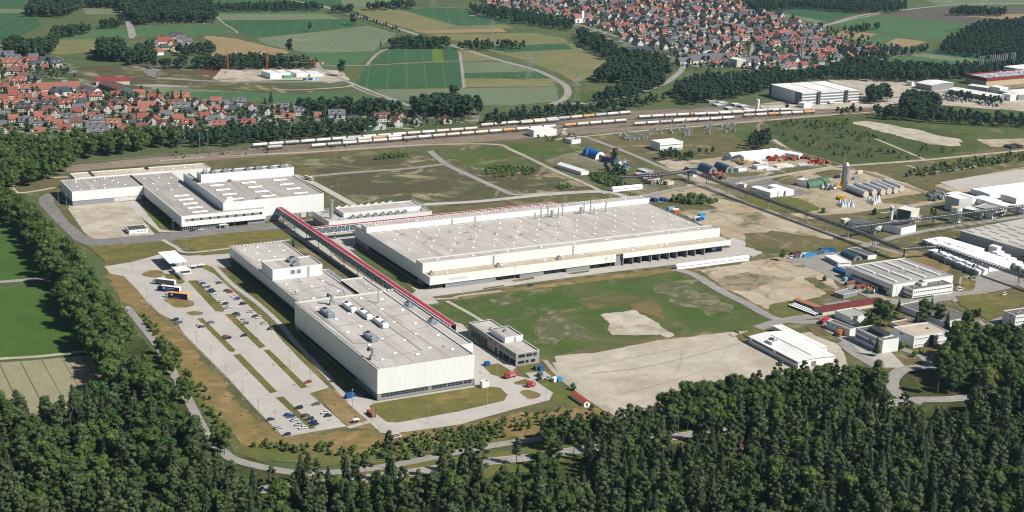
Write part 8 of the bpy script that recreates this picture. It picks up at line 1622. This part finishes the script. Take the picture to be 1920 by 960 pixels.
# where the photo shows gaps: keep stems off these spots (road glimpses)
TREES.sort(key=lambda t: t[0])
cnt = {}; LIM = {'pine_tree': 280, 'spruce_tree': 285, 'broadleaf_tree': 262, 'bush': 292}; rest = {}
SHL = {-1: 'low', 0: 'short', 1: 'mid-sized', 2: 'tall'}
for d, k, x, y, s, rz, zn in TREES:
    nm_ = KN[k][0]
    px, py = proj((x, y, 14*s if k != 'bush' else 1))
    if cnt.get(nm_, 0) < LIM[nm_] and -5 < px < 1925 and py < 962:
        cnt[nm_] = cnt.get(nm_, 0)+1; hi = SHL[min(2, int((s-0.5)/0.28))] if k != 'bush' else 'small' if s < 1.1 else 'big'
        if zn in ('lower left forest', 'bottom forest', 'lower right forest'):
            lm_ = next(w_ for lim, w_ in ((330, 'wheat field'), (700, 'car park'), (940, 'tall hall'), (1240, 'young planting'), (1500, 'gravel yard'), (9999, 'offices')) if px < lim); row = ORD[min(19, max(0, int((d-470)/9)))]
            lb_ = '%s %s below the %s, %s row of the %s' % (hi, KN[k][2], lm_, row, zn.replace('lower ', '').replace('bottom forest', 'forest'))
        else: lb_ = '%s %s in the %s' % (hi, KN[k][2], zn)
        put_tree(k, x, y, s, rz, lb_, KN[k][2]+('es' if k == 'bush' else 's')+' in the '+zn)
    else: rest.setdefault(k, []).append((x, y, s, rz))
print('TREES', len(TREES), cnt, {k: len(v) for k, v in rest.items()}, 'HOUSES', len(HOUSES))
def mass_of(name, label, pts, kind):
    """one object: tree shapes set out on its vertices"""
    me = bpy.data.meshes.new(name); me.from_pydata([(p[0], p[1], 0) for p in pts], [], [])
    a = me.attributes.new('siz', 'FLOAT', 'POINT'); a.data.foreach_set('value', [p[2] for p in pts])
    a = me.attributes.new('ang', 'FLOAT', 'POINT'); a.data.foreach_set('value', [p[3] for p in pts])
    a = me.attributes.new('pick', 'INT', 'POINT'); a.data.foreach_set('value', [i % len(PR[kind]) for i in range(len(pts))])
    ob = bpy.data.objects.new(name, me); COL.objects.link(ob); tag(ob, label, 'trees', kind='stuff')
    ng = bpy.data.node_groups.new(name, 'GeometryNodeTree'); ng.interface.new_socket('Geometry', in_out='INPUT', socket_type='NodeSocketGeometry'); ng.interface.new_socket('Geometry', in_out='OUTPUT', socket_type='NodeSocketGeometry')
    N = ng.nodes; L = ng.links; gi = N.new('NodeGroupInput'); go = N.new('NodeGroupOutput'); jn = N.new('GeometryNodeJoinGeometry')
    for c, tr in PR[kind]:
        j2 = N.new('GeometryNodeJoinGeometry')
        for me_ in (c, tr):
            o_ = next(o for o in bpy.data.objects if o.data == me_); oi = N.new('GeometryNodeObjectInfo'); oi.inputs['Object'].default_value = o_; L.new(oi.outputs['Geometry'], j2.inputs[0])
        gt_ = N.new('GeometryNodeGeometryToInstance'); L.new(j2.outputs[0], gt_.inputs[0]); L.new(gt_.outputs[0], jn.inputs[0])
    ip = N.new('GeometryNodeInstanceOnPoints'); L.new(gi.outputs[0], ip.inputs['Points']); L.new(jn.outputs[0], ip.inputs['Instance']); ip.inputs['Pick Instance'].default_value = True
    def at(nm, ty):
        n = N.new('GeometryNodeInputNamedAttribute'); n.data_type = ty; n.inputs['Name'].default_value = nm; return next(s for s in n.outputs if s.enabled and s.name == 'Attribute')
    L.new(at('pick', 'INT'), ip.inputs['Instance Index']); L.new(at('siz', 'FLOAT'), ip.inputs['Scale'])
    cx = N.new('ShaderNodeCombineXYZ'); L.new(at('ang', 'FLOAT'), cx.inputs[2]); L.new(cx.outputs[0], ip.inputs['Rotation'])
    L.new(ip.outputs[0], go.inputs[0]); md = ob.modifiers.new('nodes', 'NODES'); md.node_group = ng
    return ob
for k, nm_, lb in (('pine', 'pine_forest', 'rest of the pines of the foreground forest'), ('spruce', 'spruce_forest', 'rest of the spruces of the foreground forest'), ('broad', 'broadleaf_wood', 'rest of the leafy woods round the plant'), ('far', 'far_woods', 'distant woods, hedgerows and garden trees'), ('bush', 'shrubs', 'scattered scrub on the meadows and banks')):
    if rest.get(k):
        for c, tr in PR[k]:      # every shape must stand somewhere as a tree of its own
            if not any(o.data == c for o in bpy.data.objects):
                x, y, s, rz = rest[k].pop(0); t = thing(KN[k][0], '%s among the distant trees' % KN[k][2], KN[k][1], (x, y, 0), rz, KN[k][2]+'s'); t.scale = (s, s, s)
                for nm2, q in (('crown', c), ('trunk', tr)): a = bpy.data.objects.new(nm2, q); COL.objects.link(a); a.parent = t
        mass_of(nm_, lb, rest[k], k)
# ================================================================== labels: tell repeats apart by their place in their own row or cluster
TENS = {20: 'twenty', 30: 'thirty', 40: 'forty', 50: 'fifty', 60: 'sixty', 70: 'seventy', 80: 'eighty', 90: 'ninety'}
def ordw(n):
    if n <= 20: return ORD[n-1]
    t = n//10*10; return TENS[t]+'-'+ORD[n % 10-1] if n % 10 else TENS[t][:-1]+'ieth'
same = {}
for o in COL.objects:
    if o.parent is None and 'label' in o and 'category' in o and o['category'] != 'trees': same.setdefault(o['label'], []).append(o)
for lb, os_ in same.items():
    if 2 <= len(os_) <= 99:
        os_.sort(key=lambda o: proj(o.location)[0])
        for i, o in enumerate(os_): o['label'] = '%s, %s' % (lb, 'leftmost' if i == 0 else 'rightmost' if i == len(os_)-1 else ordw(i+1)+' from left')

# ================================================================== the air between here and the far fields
hz = MB(); hz.box(-3400, -500, -1.2, 6400, 8800, 330)
hm = bpy.data.materials.new('air'); hm.use_nodes = True; hn = hm.node_tree; hn.nodes.clear()
ho = hn.nodes.new('ShaderNodeOutputMaterial'); hv = hn.nodes.new('ShaderNodeVolumePrincipled'); hv.inputs['Color'].default_value = (0.45, 0.7, 1.0, 1); hv.inputs['Density'].default_value = 0.00003; hv.inputs['Anisotropy'].default_value = 0.3
hn.links.new(hv.outputs[0], ho.inputs['Volume'])
o = hz.build('haze', hm); o['kind'] = 'stuff'; o['label'] = 'thin blue haze over the far fields'
